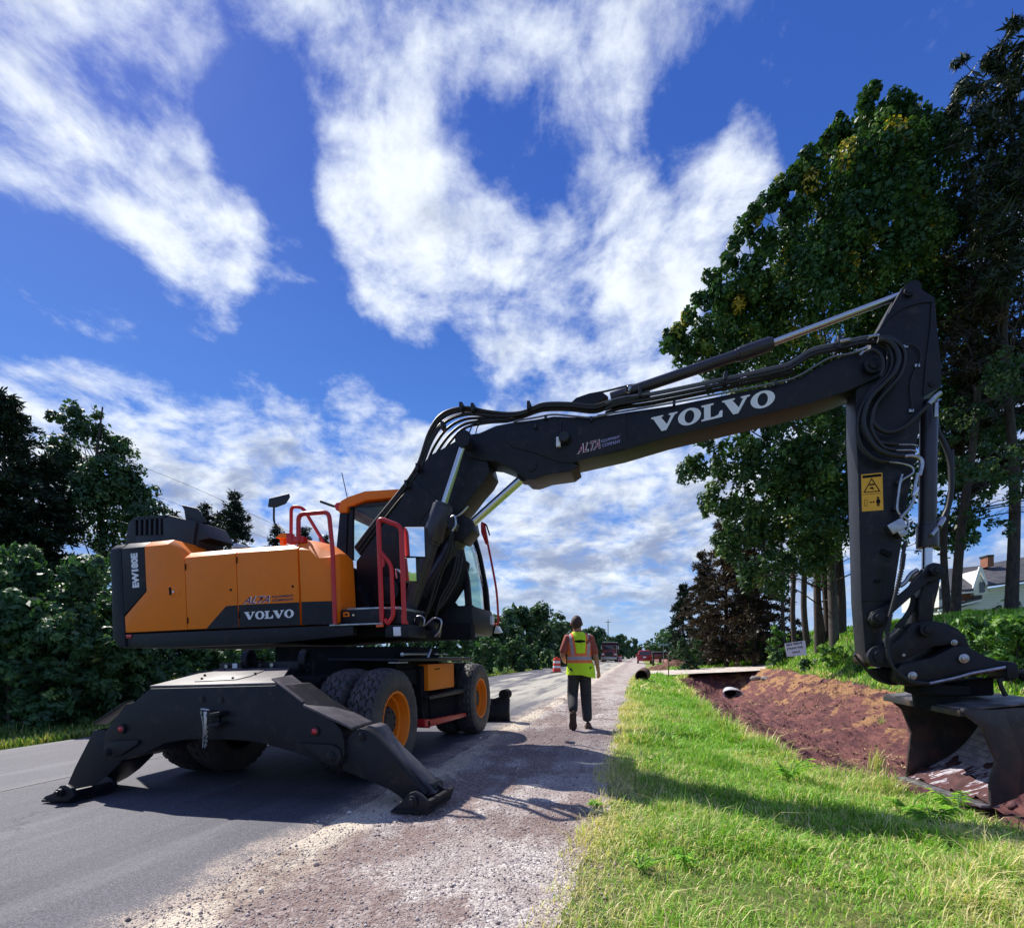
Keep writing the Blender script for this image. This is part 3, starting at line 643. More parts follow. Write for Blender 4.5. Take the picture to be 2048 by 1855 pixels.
MB().tube([nz(1785, 420, YL + .12), nz(1822, 440, YL + .12), nz(1838, 480, YL + .12), nz(1852, 525, YL + .12)], .012).build('cable', M_BLACK, EX)
# mirrors by the boom foot
def mirror(o, i, Y, tilt):
    a = MB().prism(zz(4, o, Y), .09).build('mirror', M_DARK2, EX, .025, seg=3)
    q = zz(4, i, Y - .004); q = [v + Vector((0, tilt * k, 0)) for v, k in zip(q, (1, 1, 0, 0))]
    MB().add(q, [(0, 1, 2, 3)]).build('mirror_glass', M_MIRROR, a, smooth=0)
mirror([(1158, 455), (1335, 452), (1340, 705), (1160, 700)], [(1166, 464), (1326, 461), (1330, 696), (1170, 692)], YS + .12, -.012)
mirror([(1140, 702), (1268, 700), (1270, 902), (1146, 900)], [(1147, 711), (1261, 709), (1262, 893), (1154, 891)], YS + .10, -.020)
MB().tube([nz(1140, 830, YS + .14), nz(1100, 800, YS + .14), nz(1105, 870, YS + .14)], .012).build('mirror_stem', M_CHROME, EX)

# boom ------------------------------------------------------------
YB = 6.0
lower = MB().prism(zz(5, [(-354, 1460), (-10, 990), (150, 742), (210, 640), (262, 592), (345, 548), (480, 470), (600, 480), (690, 600), (725, 735), (685, 805), (610, 890), (520, 1010), (300, 1240), (130, 1500), (-20, 1650), (-60, 1760), (-230, 1830), (-354, 1700)], YB + .02), .42)
lower.build('lower_boom', M_DARK, EX, .015)
MB().prism(zz(5, [(-20, 1010), (120, 800), (300, 960), (150, 1160)], YB + .012), .02).build('boom_seam_plate', M_DARK, EX, .006)
ub = MB().prism(zz(5, [(560, 430), (640, 425), (700, 400), (775, 365), (915, 335), (1080, 315), (1240, 290), (1540, 300), (2016, 225)] , YB), .42)
UP = [zc(5, p) for p in [(500, 505), (530, 440), (640, 425), (775, 365), (915, 338), (1080, 318), (1240, 290), (1540, 302), (1840, 255)]] + \
     [zc(7, p) for p in [(410, 757), (985, 642), (1110, 607), (1205, 552), (1340, 490), (1470, 458), (1540, 455), (1590, 490), (1602, 560), (1560, 600), (1380, 680), (1190, 742), (870, 816), (400, 930)]] + \
     [zc(6, p) for p in [(500, 472), (350, 506), (150, 552)]] + [zc(5, p) for p in [(1440, 690), (1380, 735), (1185, 762), (1110, 790), (1075, 800), (1020, 798), (978, 762), (875, 695), (770, 655), (660, 645), (560, 620), (505, 570)]]
upper = MB().prism([P(x, y, YB) for x, y in UP], .40); upper.build('upper_boom', M_DARK, EX, .012)
MB().prism([P(*zc(5, p), YB - .012) for p in [(850, 420), (925, 345), (1240, 300), (1540, 312), (1820, 268), (1830, 545), (1480, 640), (1390, 668), (1290, 662), (1100, 590), (900, 535), (848, 490)]], .02).build('boom_side_plate', M_DARK, EX, .006)
def pin(x, f, y, r, Y, name='boom_pin', m=M_DARK, h=.04, par=EX):
    c = XZ(f, (x, y), Y); rr = r * mpp(zc(f, (x, y))[0], Y) / ZF[f][2]
    return MB().lathe(c + Vector((0, .02, 0)), (0, -1, 0), [(0, rr), (h * .6 + .02, rr), (h * .6 + .02, rr * .62), (h + .02, rr * .6), (h + .02, .001)], 28).build(name, m, par, .002, smooth=40)
pin(520, 5, 485, 70, YB - .16, h=.08)
MB().cyl(XZ(5, (520, 485), YB - .16), XZ(5, (520, 485), YB - .16) + Vector((0, .75, 0)), .06).build('pivot_shaft', M_DARK, EX)
pin(1058, 5, 690, 44, YB - .01, h=.012); pin(1530, 7, 532, 50, YB - .02, h=.05)
word(EX, 6, [(680, 357), (1517, 163), (1517, 55), (680, 252)], YB - .004)
s5 = mpp(1200, YB) / 4.032
alta(EX, 5, (1425, 598), (1622, 548), 75 * s5, (1630, 540), (1782, 503), YB - .016, 26 * s5, 34 * s5, True)
MB().box(XZ(5, (1278, 500), YB - .04), (.05, .05, .11)).build('work_light', M_LENSW, EX, .008)
MB().lathe(XZ(5, (1330, 480), YB), (0, -1, 0), [(0, .075), (.09, .06), (.1, .05), (.1, .001)]).build('work_light_housing', M_BLACK, EX)
MB().tube([XZ(5, (1295, 320), YB - .02), XZ(5, (1296, 470), YB - .03)], .006).build('cable', M_BLACK, EX)

# hydraulic cylinders
M_CYL = mat('cylinder_paint', (.030, .027, .040), .34, var=.25, bump=.04, bs=120, dirt=.15, spec=.5)
def hyd(name, a, b, c, Y, rb, rr, fa, fb, fc, collar=.35, par=EX, cap=1.25):
    A, B, C = XZ(fa, a, Y), XZ(fb, b, Y), XZ(fc, c, Y); d = (B - A).normalized()
    o = MB().cyl(A, B, rb * .97, n=28)
    o.cyl(B - d * collar, B, rb * cap, n=28).cyl(B - d * collar * 1.1, B - d * collar * .98, rb * 1.08, n=28).cyl(B, B + d * .03, rb * cap * .86, n=28)
    o = o.build(name, M_CYL, par, .006, smooth=40)
    MB().cyl(B, C, rr, n=24).build('rod', M_CHROME, o, smooth=50)
    MB().lathe(C + Vector((0, -.07, 0)), (0, 1, 0), [(0, rr * 1.2), (0, rr * 2.0), (.14, rr * 2.0), (.14, rr)]).build('rod_eye', M_DARK, o, smooth=40)
    return o
hyd('boom_cylinder', (1190, 1150), (1478, 290), (520, 500), YB - .22, .098, .040, 4, 4, 5, .42)
hyd('boom_cylinder', (1350, 1150), (1640, 250), (690, 520), YB + .60, .098, .040, 4, 4, 5, .42)
hyd('adjusting_cylinder', (1300, 1010), (1640, 490), (1020, 760), YB + .2, .11, .052, 4, 4, 5, .30, cap=1.12)
hyd('arm_cylinder', (60, 716), (950, 415), (1735, 122), YB + .16, .062, .036, 7, 7, 7, .32, cap=1.22)

# stick (dipper arm)
YK = 6.04
ST = [zc(8, p) for p in [(455, 455), (510, 378), (600, 210), (675, 78), (712, 38), (770, 20), (815, 38), (860, 85), (935, 132), (955, 140), (975, 400), (1010, 700), (1012, 880), (870, 962), (840, 1100), (828, 1200), (790, 1480)]] + \
     [zc(9, p) for p in [(745, 250), (700, 520), (655, 850), (578, 1350), (535, 1550), (500, 1640), (480, 1700)]] + [zc(10, p) for p in [(385, 480), (330, 540), (260, 520), (215, 465)]] + [zc(9, p) for p in [(320, 1826), (285, 1380), (272, 900), (258, 300), (248, 30)]] + [zc(8, p) for p in [(300, 1330), (297, 930), (370, 700)]]
MB().prism([P(x, y, YK) for x, y in ST], .27).build('stick', M_DARK, EX, .012)
MB().tube([XZ(8, p, YK - .004) for p in [(508, 385), (590, 300), (700, 230), (830, 190), (945, 180)]], .007).build('weld_seam', M_DARK, EX)
MB().tube([XZ(8, p, YK - .004) for p in [(930, 190), (915, 420), (880, 700), (862, 950)]], .009).build('weld_seam', M_DARK, EX)
MB().prism([XZ(8, p, YK - .02) for p in [(640, 60), (740, -5), (850, 60), (950, 140), (940, 180), (830, 190), (700, 230), (560, 330), (520, 375)]], .001) if False else None
pin(742, 8, 92, 40, YK - .02, h=.02); pin(935, 8, 858, 26, YK - .005, h=.012); pin(440, 9, 1530, 75, YK - .03, 'stick_pin', h=.05)
MB().prism([XZ(9, p, YK - .012) for p in [(285, 1366), (575, 1362), (575, 1368), (285, 1372)]], .02).build('weld_seam', M_DARK, EX)
strip_l = zz(8, [(212, 1062), (300, 1062), (300, 1400), (314, 1826), (236, 1826), (222, 1400)], YK)
# warning decal
Q = [(285, 222), (478, 203), (488, 545), (292, 560)]
wd = MB().prism(zz(9, Q, YK - .003), .004).build('warning_decal', M_YEL, EX)
dk = MB()
def dpoly(pts, y=-.005): dk.add([XZ(9, p, YK + y) for p in pts], [tuple(range(len(pts)))])
dpoly([(296, 232), (470, 214), (471, 238), (298, 256)])
for a, b, c, d in [((380, 252), (305, 388), (320, 380), (380, 268)), ((380, 252), (462, 375), (446, 368), (380, 268)), ((305, 388), (462, 375), (446, 368), (320, 380))]: dpoly([a, b, c, d])
dpoly([(358, 308), (404, 304), (405, 318), (358, 322)]); dpoly([(365, 340), (390, 333), (402, 360), (380, 352), (362, 352)])
for q in ([(298, 404), (472, 390), (472, 393), (298, 407)], [(314, 452), (341, 450), (341, 453), (314, 455)], [(314, 508), (341, 506), (341, 509), (314, 511)], [(314, 452), (317, 452), (317, 510), (314, 511)], [(338, 450), (341, 450), (341, 508), (338, 508)]): dpoly(q)
dpoly([(360, 474), (378, 464), (378, 484)]); dpoly([(412, 470), (394, 461), (394, 481)]); dpoly([(374, 472), (398, 470), (398, 474), (374, 476)])
dpoly([(424, 448), (456, 445), (462, 476), (454, 478), (452, 510), (443, 510), (442, 485), (439, 485), (440, 511), (431, 511), (428, 480), (421, 480)])
n = 14; dpoly([(439 + 11 * math.cos(2 * math.pi * k / n), 434 + 11 * math.sin(2 * math.pi * k / n)) for k in range(n)])
dk.build('warning_symbols', M_SHADE, wd, smooth=0)
# bucket cylinder with rod
hyd('bucket_cylinder', (905, 1020), (890, 0), (1, 1), YK + .1, .078, .036, 8, 9, 9) if False else None
A, B, C = XZ(8, (905, 1000), YK + .12), XZ(9, (889, 690), YK + .12), XZ(9, (884, 1080), YK + .12)
bc = MB().cyl(A, B, .076, n=28); bc.cyl(XZ(9, (890, 690), YK + .12), XZ(9, (889, 890), YK + .12), .094, n=28).cyl(XZ(9, (889, 655), YK + .12), XZ(9, (889, 690), YK + .12), .081, n=28)
bc = bc.build('bucket_cylinder', M_CYL, EX, .005, smooth=40)
MB().cyl(B, C, .045, n=24).build('rod', M_CHROME, bc, smooth=50)
# links
def link_arm(pts, Y, d, name='link_arm', f=9, m=M_DARK, par=EX):
    return MB().prism(zz(f, pts, Y), d).build(name, m, par, .012, smooth=40)
ARM = [(450, 1448), (540, 1400), (720, 1250), (860, 1110), (900, 1045), (950, 1022), (1020, 1035), (1052, 1085), (1048, 1150), (1000, 1190), (900, 1200), (850, 1245), (560, 1500), (540, 1570), (480, 1615), (400, 1605), (358, 1540), (385, 1475)]
link_arm(ARM, YK - .09, .06); link_arm(ARM, YK + .32, .06)
pin(965, 9, 1100, 46, YK - .13, 'link_pin', h=.05); pin(440, 9, 1530, 58, YK - .13, 'link_pin', h=.05)
MB().cyl(XZ(9, (965, 1100), YK - .1), XZ(9, (965, 1100), YK - .1) + Vector((0, .5, 0)), .04).build('pivot_shaft', M_DARK, EX)
link_arm([(880, 1150), (1010, 1150), (1000, 1250), (960, 1400), (935, 1600), (800, 1600), (820, 1400), (850, 1250)], YK + .0, .22, 'rod_link')
link_arm([(930, 1320), (955, 1300), (950, 1430), (925, 1440)], YK - .005, .02, 'link_decal', m=M_RUST)
# tilting coupler between stick and bucket
cp = MB().prism(zz(10, [(232, 450), (262, 402), (320, 385), (450, 352), (560, 260), (625, 190), (700, 166), (800, 170), (905, 195), (985, 235), (1045, 300), (1090, 395), (1100, 440), (1000, 400), (900, 372), (780, 385), (640, 450), (480, 530), (430, 560), (300, 548), (250, 520)], YK - .06), .40)
cp.build('coupler_frame', M_DARK, EX, .02, smooth=40)
cl = MB().prism(zz(10, [(455, 590), (505, 532), (640, 500), (760, 478), (860, 425), (950, 380), (1040, 378), (1110, 405), (1200, 455), (1320, 498), (1465, 512), (1482, 560), (1200, 610), (960, 640), (740, 690), (600, 716), (500, 695), (465, 650)], YK - .12), .50)
cl.build('coupler_body', M_DARK, EX, .02, smooth=40)
pin(725, 10, 242, 62, YK - .10, 'coupler_pin', h=.05); pin(325, 10, 465, 90, YK - .08, 'coupler_pin', h=.05)
pin(1022, 10, 482, 38, YK - .13, 'coupler_pin', M_STEEL, h=.03); pin(595, 10, 625, 34, YK - .13, 'coupler_pin', M_STEEL, h=.03)
pin(940, 10, 350, 24, YK - .07, 'coupler_pin', M_STEEL, h=.03); pin(525, 10, 455, 12, YK - .07, 'coupler_bolt', M_STEEL, h=.02)
MB().prism(zz(10, [(1385, 540), (1478, 520), (1492, 640), (1440, 668), (1390, 650)], YK - .2), .3).build('coupler_end', M_DARK, EX, .015)
MB().tube(zz(10, [(740, 690), (950, 645), (1100, 605), (1300, 570), (1440, 545)], YK - .17), .018).build('hydraulic_pipe', M_STEEL, EX)
MB().tube(zz(10, [(470, 600), (600, 680), (760, 690), (900, 655)], YK - .17), .014).build('hydraulic_hose', M_BLACK, EX)
MB().tube(zz(10, [(1390, 650), (1330, 660), (1340, 720), (1375, 790)], YK - .15), .02).build('hydraulic_hose', M_BLACK, EX)
MB().tube(zz(10, [(1490, 600), (1560, 640), (1640, 660)], YK - .1), .05).build('tilt_cylinder', M_DARK, EX)
MB().cyl(XZ(10, (370, 640), YK + .14), XZ(10, (470, 660), YK + .18), .06).build('swivel_motor', mat('dark_red_paint', (.20, .012, .015), .5), EX, .01)
MB().prism(zz(10, [(290, 570), (460, 560), (480, 700), (400, 690), (330, 650)], YK + .05), .2).build('swivel_housing', M_SHADE, EX, .02)
MB().lathe(XZ(10, (800, 700), YK + .1), (0, 0, -1), [(0, .26), (.08, .26), (.10, .2), (.24, .18), (.24, .01)]).build('rotator', M_SHADE, EX)
MB().prism(zz(10, [(950, 690), (1280, 640), (1285, 790), (1000, 800)], YK + .05), .3).build('rotator_housing', M_SHADE, EX, .02)
MB().tube(zz(10, [(120, 450), (190, 540), (280, 640), (400, 690), (500, 690)], YK - .0), .012).build('hydraulic_hose', M_BLACK, EX)
MB().cyl(XZ(10, (135, 480), YK + .2), XZ(10, (240, 515), YK + .1), .055).build('stick_foot', M_RUST, EX, .01)

# bucket ------------------------------------------------------------
C2W = lambda X, Z, z: Vector((X * CA - Z * SA, X * SA + Z * CA, z))
ZR_, ZL_ = 4.80, 5.98
def cpt(p, Z):      # zoom-10 pixel at camera depth Z -> (cam x, z)
    x, y = zc(10, p); return ((x - HX) / FPX * Z, CAMH + (HY - y) / FPX * Z)
tf, bf = cpt((1015, 930), ZR_), cpt((1248, 1712), ZR_)
prof_out = [tf, (tf[0] + .30, tf[1] + .03), (tf[0] + .75, tf[1] + .06), (tf[0] + 1.0, tf[1] - .02), (tf[0] + 1.10, tf[1] - .22), (tf[0] + .99, tf[1] - .42), (tf[0] + .80, tf[1] - .61), (bf[0] + .28, bf[1] + .11), bf]
sL = {0: (cpt((378, 803), ZL_)), 8: cpt((532, 1470), ZL_)}
def blend(i, s):
    a = prof_out[i]; dx = (1 - i / 8) * (sL[0][0] - prof_out[0][0]) + i / 8 * (sL[8][0] - prof_out[8][0]); dz = (1 - i / 8) * (sL[0][1] - prof_out[0][1]) + i / 8 * (sL[8][1] - prof_out[8][1])
    return (a[0] + dx * s, a[1] + dz * s)
def bring(s, off=0):
    r = []
    for i in range(9):
        x, z = blend(i, s); cx, cz = blend(0, s)[0] + .55, blend(0, s)[1] - .4
        d = Vector((x - cx, z - cz)); x2 = x - d.x * off / d.length; z2 = z - d.y * off / d.length
        r.append(C2W(x2, ZR_ + (ZL_ - ZR_) * s, z2))
    return r
def smoothr(r):
    q = []
    for i in range(len(r) - 1):
        a = r[max(i - 1, 0)]; b = r[i]; c = r[i + 1]; d = r[min(i + 2, len(r) - 1)]
        for k in range(5):
            t = k / 5; q.append(.5 * ((2 * b) + (c - a) * t + (2 * a - 5 * b + 4 * c - d) * t * t + (3 * b - a - 3 * c + d) * t ** 3))
    return q + [r[-1]]
M_BUCKET = mat('bucket_steel', (.024, .026, .031), .45, col2=(.075, .045, .038), vs=4, bump=.25, bs=50, dirt=.5)
M_BUCKIN, g, pos, b = base_mat('worn_bucket_floor')
st = g.mapping(pos, scale=(2, 14, 2), rot=(0, 0, R(0)))
c = g.mix(g.sm(g.noise(pos, 9, 6, .7), .4, .62), (.36, .33, .40), (.62, .60, .64))
sx = g.n('ShaderNodeSeparateXYZ'); g.put(sx.inputs[0], pos)
rib = g.m('FRACT', g.m('MULTIPLY', g.m('ADD', sx.outputs[0], sx.outputs[2]), 9.0)); c = g.mix(g.m('MULTIPLY', g.sm(rib, .86, .93), .6), c, (.10, .09, .11))
mud = g.sm(g.m('ADD', g.noise(g.mapping(pos, scale=(.9, 4.0, .9)), 4.2, 7, .65), g.m('MULTIPLY', g.m('SUBTRACT', .12, sx.outputs[2]), .60)), .60, .66)
c = g.mix(mud, c, (.10, .04, .042)); g.put(b.inputs['Base Color'], c); g.put(b.inputs['Roughness'], g.lin(mud, 0, 1, .35, .9)); b.inputs['Metallic'].default_value = 0
bumped(g, b, g.noise(pos, 30, 6, .7), .01, .7)
bk = MB(); outr = [smoothr(bring(s)) for s in (0, 1)]; inr = [smoothr(bring(s, .025)) for s in (0, 1)]
n = len(outr[0])
bk.add(outr[0] + outr[1], [(i, i + 1, n + i + 1, n + i) for i in range(n - 1)])
bucket = bk.build('bucket', M_BUCKET, EX, smooth=35)
MB().add(inr[0] + inr[1], [(i, n + i, n + i + 1, i + 1) for i in range(n - 1)]).build('bucket_floor', M_BUCKIN, bucket, smooth=35)
def cheek(s, dd, pts):
    return MB().slab([C2W(x, ZR_ + (ZL_ - ZR_) * s, z) for x, z in pts], C2W(0, dd, 0))
neckR = [cpt(p, ZR_) for p in [(1192, 1060), (1240, 1200), (1302, 1330)]]
cheek(0, .025, [prof_out[i] for i in range(9)] + list(reversed(neckR))).build('side_plate', M_BUCKET, bucket, .004)
strp = [cpt(p, ZR_ - .012) for p in [(1012, 925), (1060, 905), (1362, 905), (1432, 1100), (1512, 1300), (1482, 1635), (1255, 1722), (1250, 1520), (1302, 1330), (1240, 1200), (1192, 1060)]]
MB().slab([C2W(x, ZR_ - .012, z) for x, z in strp], C2W(0, .03, 0)).build('wear_plate', M_BUCKET, bucket, .006)
neckL = [cpt(p, ZL_) for p in [(500, 900), (580, 1090), (555, 1300)]]
cheek(1, -.025, [blend(i, 1) for i in range(9)] + list(reversed(neckL))).build('side_plate', M_BUCKET, bucket, .004)
# lips: top rim bar and worn cutting edge
def bar(a, b, sz, name, m): 
    d = (b - a); L = d.length; rot = d.to_track_quat('X', 'Z').to_matrix()
    return MB().box((a + b) / 2, (L, sz[0], sz[1]), rot).build(name, m, bucket, .005)
bar(outr[0][0] + Vector((0, 0, -.01)), outr[1][0] + Vector((0, 0, -.01)), (.05, .055), 'rim_bar', M_BUCKET)
bar(outr[0][-1] + Vector((0, 0, -.0)), outr[1][-1], (.16, .025), 'cutting_edge', M_WORN)
tp = MB().slab([C2W(*t) for t in [(tf[0] - .0, ZR_ - .02, tf[1] + .015), (tf[0] + .8, ZR_ - .02, tf[1] + .09), (sL[0][0] + .8, ZL_, sL[0][1] + .09), (sL[0][0] + .0, ZL_, sL[0][1] + .015)]], (0, 0, .02))
tp.build('top_plate', mat('scraped_steel', (.022, .022, .026), .4, col2=(.22, .20, .20), vs=4, bump=.2), bucket, .003)
M_MUD = mat('mud', (.11, .045, .045), .9, col2=(.05, .022, .025), vs=12, bump=1.0, bs=30)
n2 = 26; gv = []; rgn = np.random.default_rng(3)
for i in range(n2):          # a skin of mud packed along the cutting edge
    for j in range(n2):
        s_, t_ = i / (n2 - 1), j / (n2 - 1); q = t_ * 17; k = int(min(q, 16)); A_ = inr[0][-1 - k].lerp(inr[0][-2 - k], q - k); B_ = inr[1][-1 - k].lerp(inr[1][-2 - k], q - k); v = A_.lerp(B_, .02 + .96 * s_)
        hgt_ = .030 * (float(fbm(s_ * 3, t_ * 4, 61, 3.2, 5)) - .02 - .9 * abs(t_ - .06) + .35 * (1 - s_) * (t_ < .5)); gv.append(v + Vector((-.4, 0, .9)).normalized() * max(hgt_ * 1.6 - .008, -.014))
mu = MB().add(gv, [(i * n2 + j, i * n2 + j + 1, (i + 1) * n2 + j + 1, (i + 1) * n2 + j) for i in range(n2 - 1) for j in range(n2 - 1)]); mu.build('packed_mud', M_MUD, bucket, smooth=70)

# hoses and hard lines
def hose(f, pts, Y, r, m=M_BLACK, name='hydraulic_hose', par=EX):
    return MB().tube([XZ(f, p[:2], Y + (p[2] if len(p) > 2 else 0)) for p in pts], r, 8).build(name, m, par, smooth=60)
for i, (dx, dy, ddY, r) in enumerate([(0, 0, -.02, .021), (6, 26, .06, .02), (20, 70, -.02, .019), (40, 118, .08, .018), (62, 165, .02, .018), (80, 205, .1, .016), (0, 12, .30, .02), (10, 60, .34, .018)]):
    t = i / 8
    hose(5, [(-360 + dx * .5, 1350 + dy * .3), (-200 + dx * .4, 1140 + dy * .3), (-10 + dx * .3, 905 + dy * .3), (140 + dx, 690 + dy * .4), (235 + dx, 420 + dy), (340 + dx, 275 + dy), (520, 222 + dy * .8), (700, 252 + dy * .45), (870, 270 + dy * .3), (1000, 255 + dy * .2), (1150, 195 + dy * .25), (1360, 190 + dy * .25), (1560, 208 + dy * .25), (1700, 170 + dy * .25), (2016, 100 + dy * .25)], YB + .05 + ddY, r)
hose(5, [(470, 440, -.1), (560, 370, 0), (650, 330, .1)], YB, .008); hose(5, [(560, 420, -.1), (600, 340, 0), (700, 300, .1)], YB, .008); hose(5, [(610, 430), (640, 360), (760, 330)], YB, .007)
clp = MB()
for x, y in [(500, 222), (592, 230), (1042, 215), (150, 710), (350, 375), (60, 845)]: clp.box(XZ(5, (x, y), YB), (.035, .12, .09))
clp.build('hose_clamps', M_BLACK, EX, .004, kind='stuff')
top1 = [zc(5, p) for p in [(915, 335), (985, 320), (1100, 300), (1235, 278), (1400, 290), (1545, 300), (1700, 268)]] + [zc(7, p) for p in [(0, 812), (410, 742), (985, 630), (1110, 592), (1200, 540), (1290, 490), (1400, 468), (1480, 445)]]
def hosepx(pts, Y, r, m, name='hydraulic_pipe'): return MB().tube([P(x, y, Y) for x, y in pts], r, 8).build(name, m, EX, smooth=60)
M_PIPE = mat('painted_pipe', (.16, .16, .18), .3, metal=.5)
hosepx(top1, YB - .03, .011, M_PIPE)
top2 = [zc(7, p) for p in [(30, 745), (110, 715), (300, 685), (690, 605), (1020, 530), (1080, 505), (1190, 440), (1330, 408), (1470, 375), (1555, 372)]]
hosepx(top2, YB + .02, .012, M_PIPE); hosepx([(x, y + 4.5) for x, y in top2], YB + .08, .012, M_PIPE)
hosepx([(x, y + 12) for x, y in top2], YB + .04, .024, M_BLACK, 'hydraulic_hose'); hosepx([(x, y + 21) for x, y in top2[:6]], YB + .10, .022, M_BLACK, 'hydraulic_hose')
for x, y, L in [(1340, 402, 60), (1500, 378, 60)]:
    MB().cyl(XZ(7, (x, y), YB), XZ(7, (x + L, y - L * .18), YB), .022).build('pipe_fitting', M_STEEL, EX, .003)
MB().cyl(XZ(7, (1440, 455), YB - .03), XZ(7, (1495, 435), YB - .03), .017).build('pipe_fitting', M_STEEL, EX, .003); MB().cyl(XZ(7, (1455, 480), YB - .05), XZ(7, (1475, 455), YB - .05), .014).build('pipe_fitting', M_STEEL, EX, .003)
brk = MB()
for f, x, y in [(5, 1175, 300), (5, 1542, 312), (7, 415, 745), (7, 985, 632), (7, 150, 665), (7, 700, 600), (5, 1090, 370)]: brk.box(XZ(f, (x, y), YB - .03), (.03, .03, .05))
for x, y in [(225, 690), (700, 615), (1330, 420)]: brk.box(XZ(7, (x, y), YB + .06), (.035, .14, .13))
brk.build('pipe_brackets', M_DARK2, EX, .004, kind='stuff')
# cover plate at the arm cylinder foot
MB().prism(zz(5, [(1370, 185), (1420, 140), (1520, 105), (1620, 85), (1680, 130), (1560, 200)], YB + .1), .2).build('cylinder_bracket', M_DARK, EX, .01)
hose(5, [(1560, 110), (1700, 80), (1840, 45), (1960, 30), (2016, 20)], YB + .2, .012)
MB().cyl(XZ(5, (1835, 95), YB + .05), XZ(5, (1850, 55), YB + .05), .03).build('pipe_fitting', M_STEEL, EX, .004)
# loops over the stick joint (zoom 8)
for pts, Y, r in [([(480, 480), (580, 480), (665, 545), (680, 660), (640, 780), (560, 880), (480, 1000), (440, 1100), (440, 1180), (500, 1240), (590, 1262), (700, 1220), (800, 1130), (900, 1035)], YK - .09, .021),
                  ([(480, 500), (560, 505), (630, 570), (650, 660), (610, 770), (520, 870), (430, 960), (380, 1060), (360, 1180), (400, 1300), (480, 1400), (600, 1450), (700, 1462)], YK - .14, .024),
                  ([(480, 515), (550, 530), (590, 600), (600, 690), (560, 790), (470, 880), (380, 990), (330, 1100), (312, 1250), (340, 1370), (420, 1460), (500, 1500), (570, 1508)], YK - .10, .022),
                  ([(490, 540), (560, 580), (560, 680), (520, 800), (430, 900), (350, 1020), (345, 1180), (400, 1290), (500, 1345), (650, 1365)], YK - .06, .02),
                  ([(500, 490), (600, 500), (690, 570), (700, 680), (655, 800), (570, 900), (470, 1020), (430, 1120), (430, 1240), (520, 1380), (630, 1412)], YK - .12, .018)]:
    hose(8, pts, Y, r)
hose(8, [(380, 600), (440, 580), (500, 620), (525, 700), (500, 800)], YK - .16, .016)
hose(8, [(708, 540), (770, 540), (825, 580), (838, 640), (810, 710), (765, 800), (750, 900), (760, 1000), (765, 1080)], YK - .02, .007)
sm = MB()
for x, y in [(708, 552), (805, 710), (755, 1084)]: sm.box(XZ(8, (x, y), YK - .01), (.045, .02, .03))
sm.build('pipe_brackets', M_STEEL, EX, .003, kind='stuff')
hose(8, [(900, 1030), (950, 975), (1000, 935)], YK - .09, .026, M_STEEL, 'pipe_fitting')
MB().cyl(XZ(8, (958, 1020), YK - .05), XZ(8, (960, 1140), YK - .05), .02).build('pipe_fitting', M_STEEL, EX, .004)
hose(8, [(650, 1365), (760, 1365), (810, 1375)], YK - .05, .008, M_STEEL, 'hydraulic_pipe'); hose(8, [(630, 1412), (760, 1412), (805, 1425)], YK - .05, .010, M_STEEL, 'hydraulic_pipe')
hose(8, [(700, 1462), (770, 1460), (830, 1480), (845, 1530), (825, 1620)], YK - .08, .020, M_STEEL, 'hydraulic_pipe')
hose(9, [(800, 210), (775, 330), (765, 440), (720, 530), (640, 620)], YK - .08, .017, M_STEEL, 'hydraulic_pipe')
MB().cyl(XZ(9, (790, 340), YK - .08), XZ(9, (765, 420), YK - .08), .024).build('pipe_fitting', M_CHROME, EX, .003)
hose(8, [(570, 1508), (680, 1522), (760, 1550), (770, 1600), (680, 1660), (660, 1700)], YK - .05, .011, M_STEEL, 'hydraulic_pipe')
hose(9, [(660, 220), (640, 290), (625, 400), (612, 530), (640, 590), (700, 630), (716, 690), (690, 745), (650, 775)], YK - .05, .012, M_STEEL, 'hydraulic_pipe')
MB().box(XZ(9, (595, 700), YK - .04), (.15, .1, .11), Matrix.Rotation(R(-30), 3, 'Y')).box(XZ(9, (640, 750), YK - .04), (.07, .08, .1), Matrix.Rotation(R(-30), 3, 'Y')).build('valve_block', M_STEEL, EX, .012)
for x, y in [(630, 297), (605, 535)]: MB().box(XZ(9, (x, y), YK - .03), (.06, .04, .03)).build('pipe_clamp', M_DARK2, EX, .004)
MB().box(XZ(9, (510, 935), YK - .01), (.1, .03, .05), Matrix.Rotation(R(25), 3, 'Y')).build('stick_bracket', M_SHADE, EX, .004)
MB().box(XZ(9, (430, 1195), YK - .01), (.05, .03, .03)).build('stick_bracket', M_SHADE, EX, .004)
hose(9, [(690, 830), (668, 950), (650, 1100), (600, 1300), (550, 1500), (520, 1650), (520, 1800)], YK - .17, .017)
hose(10, [(405, 330), (395, 430), (420, 520), (480, 600), (600, 670), (740, 690)], YK - .17, .017)
spr = MB()                                   # spiral guard on that hose
pth = [XZ(9, p, YK - .17) for p in [(672, 950), (655, 1080), (605, 1300), (552, 1500), (522, 1650), (520, 1800)]]
for i in range(len(pth) - 1):
    for k in range(9):
        c = pth[i].lerp(pth[i + 1], k / 9); d = (pth[i + 1] - pth[i]).normalized(); spr.cyl(c - d * .006, c + d * .006, .022, n=10)
spr.build('spiral_guard', M_DARK2, EX, kind='stuff')
hose(8, [(960, 1140), (975, 1250), (1030, 1350), (1080, 1500), (1090, 1700), (1080, 1826)], YK + .18, .026)
hose(9, [(1105, 0), (1110, 300), (1085, 500), (1040, 610)], YK + .18, .026)
MB().cyl(XZ(9, (1030, 620), YK + .1), XZ(9, (985, 700), YK + .06), .03).cyl(XZ(9, (975, 700), YK + .06), XZ(9, (920, 780), YK + .0), .022).build('pipe_fitting', M_STEEL, EX, .005)
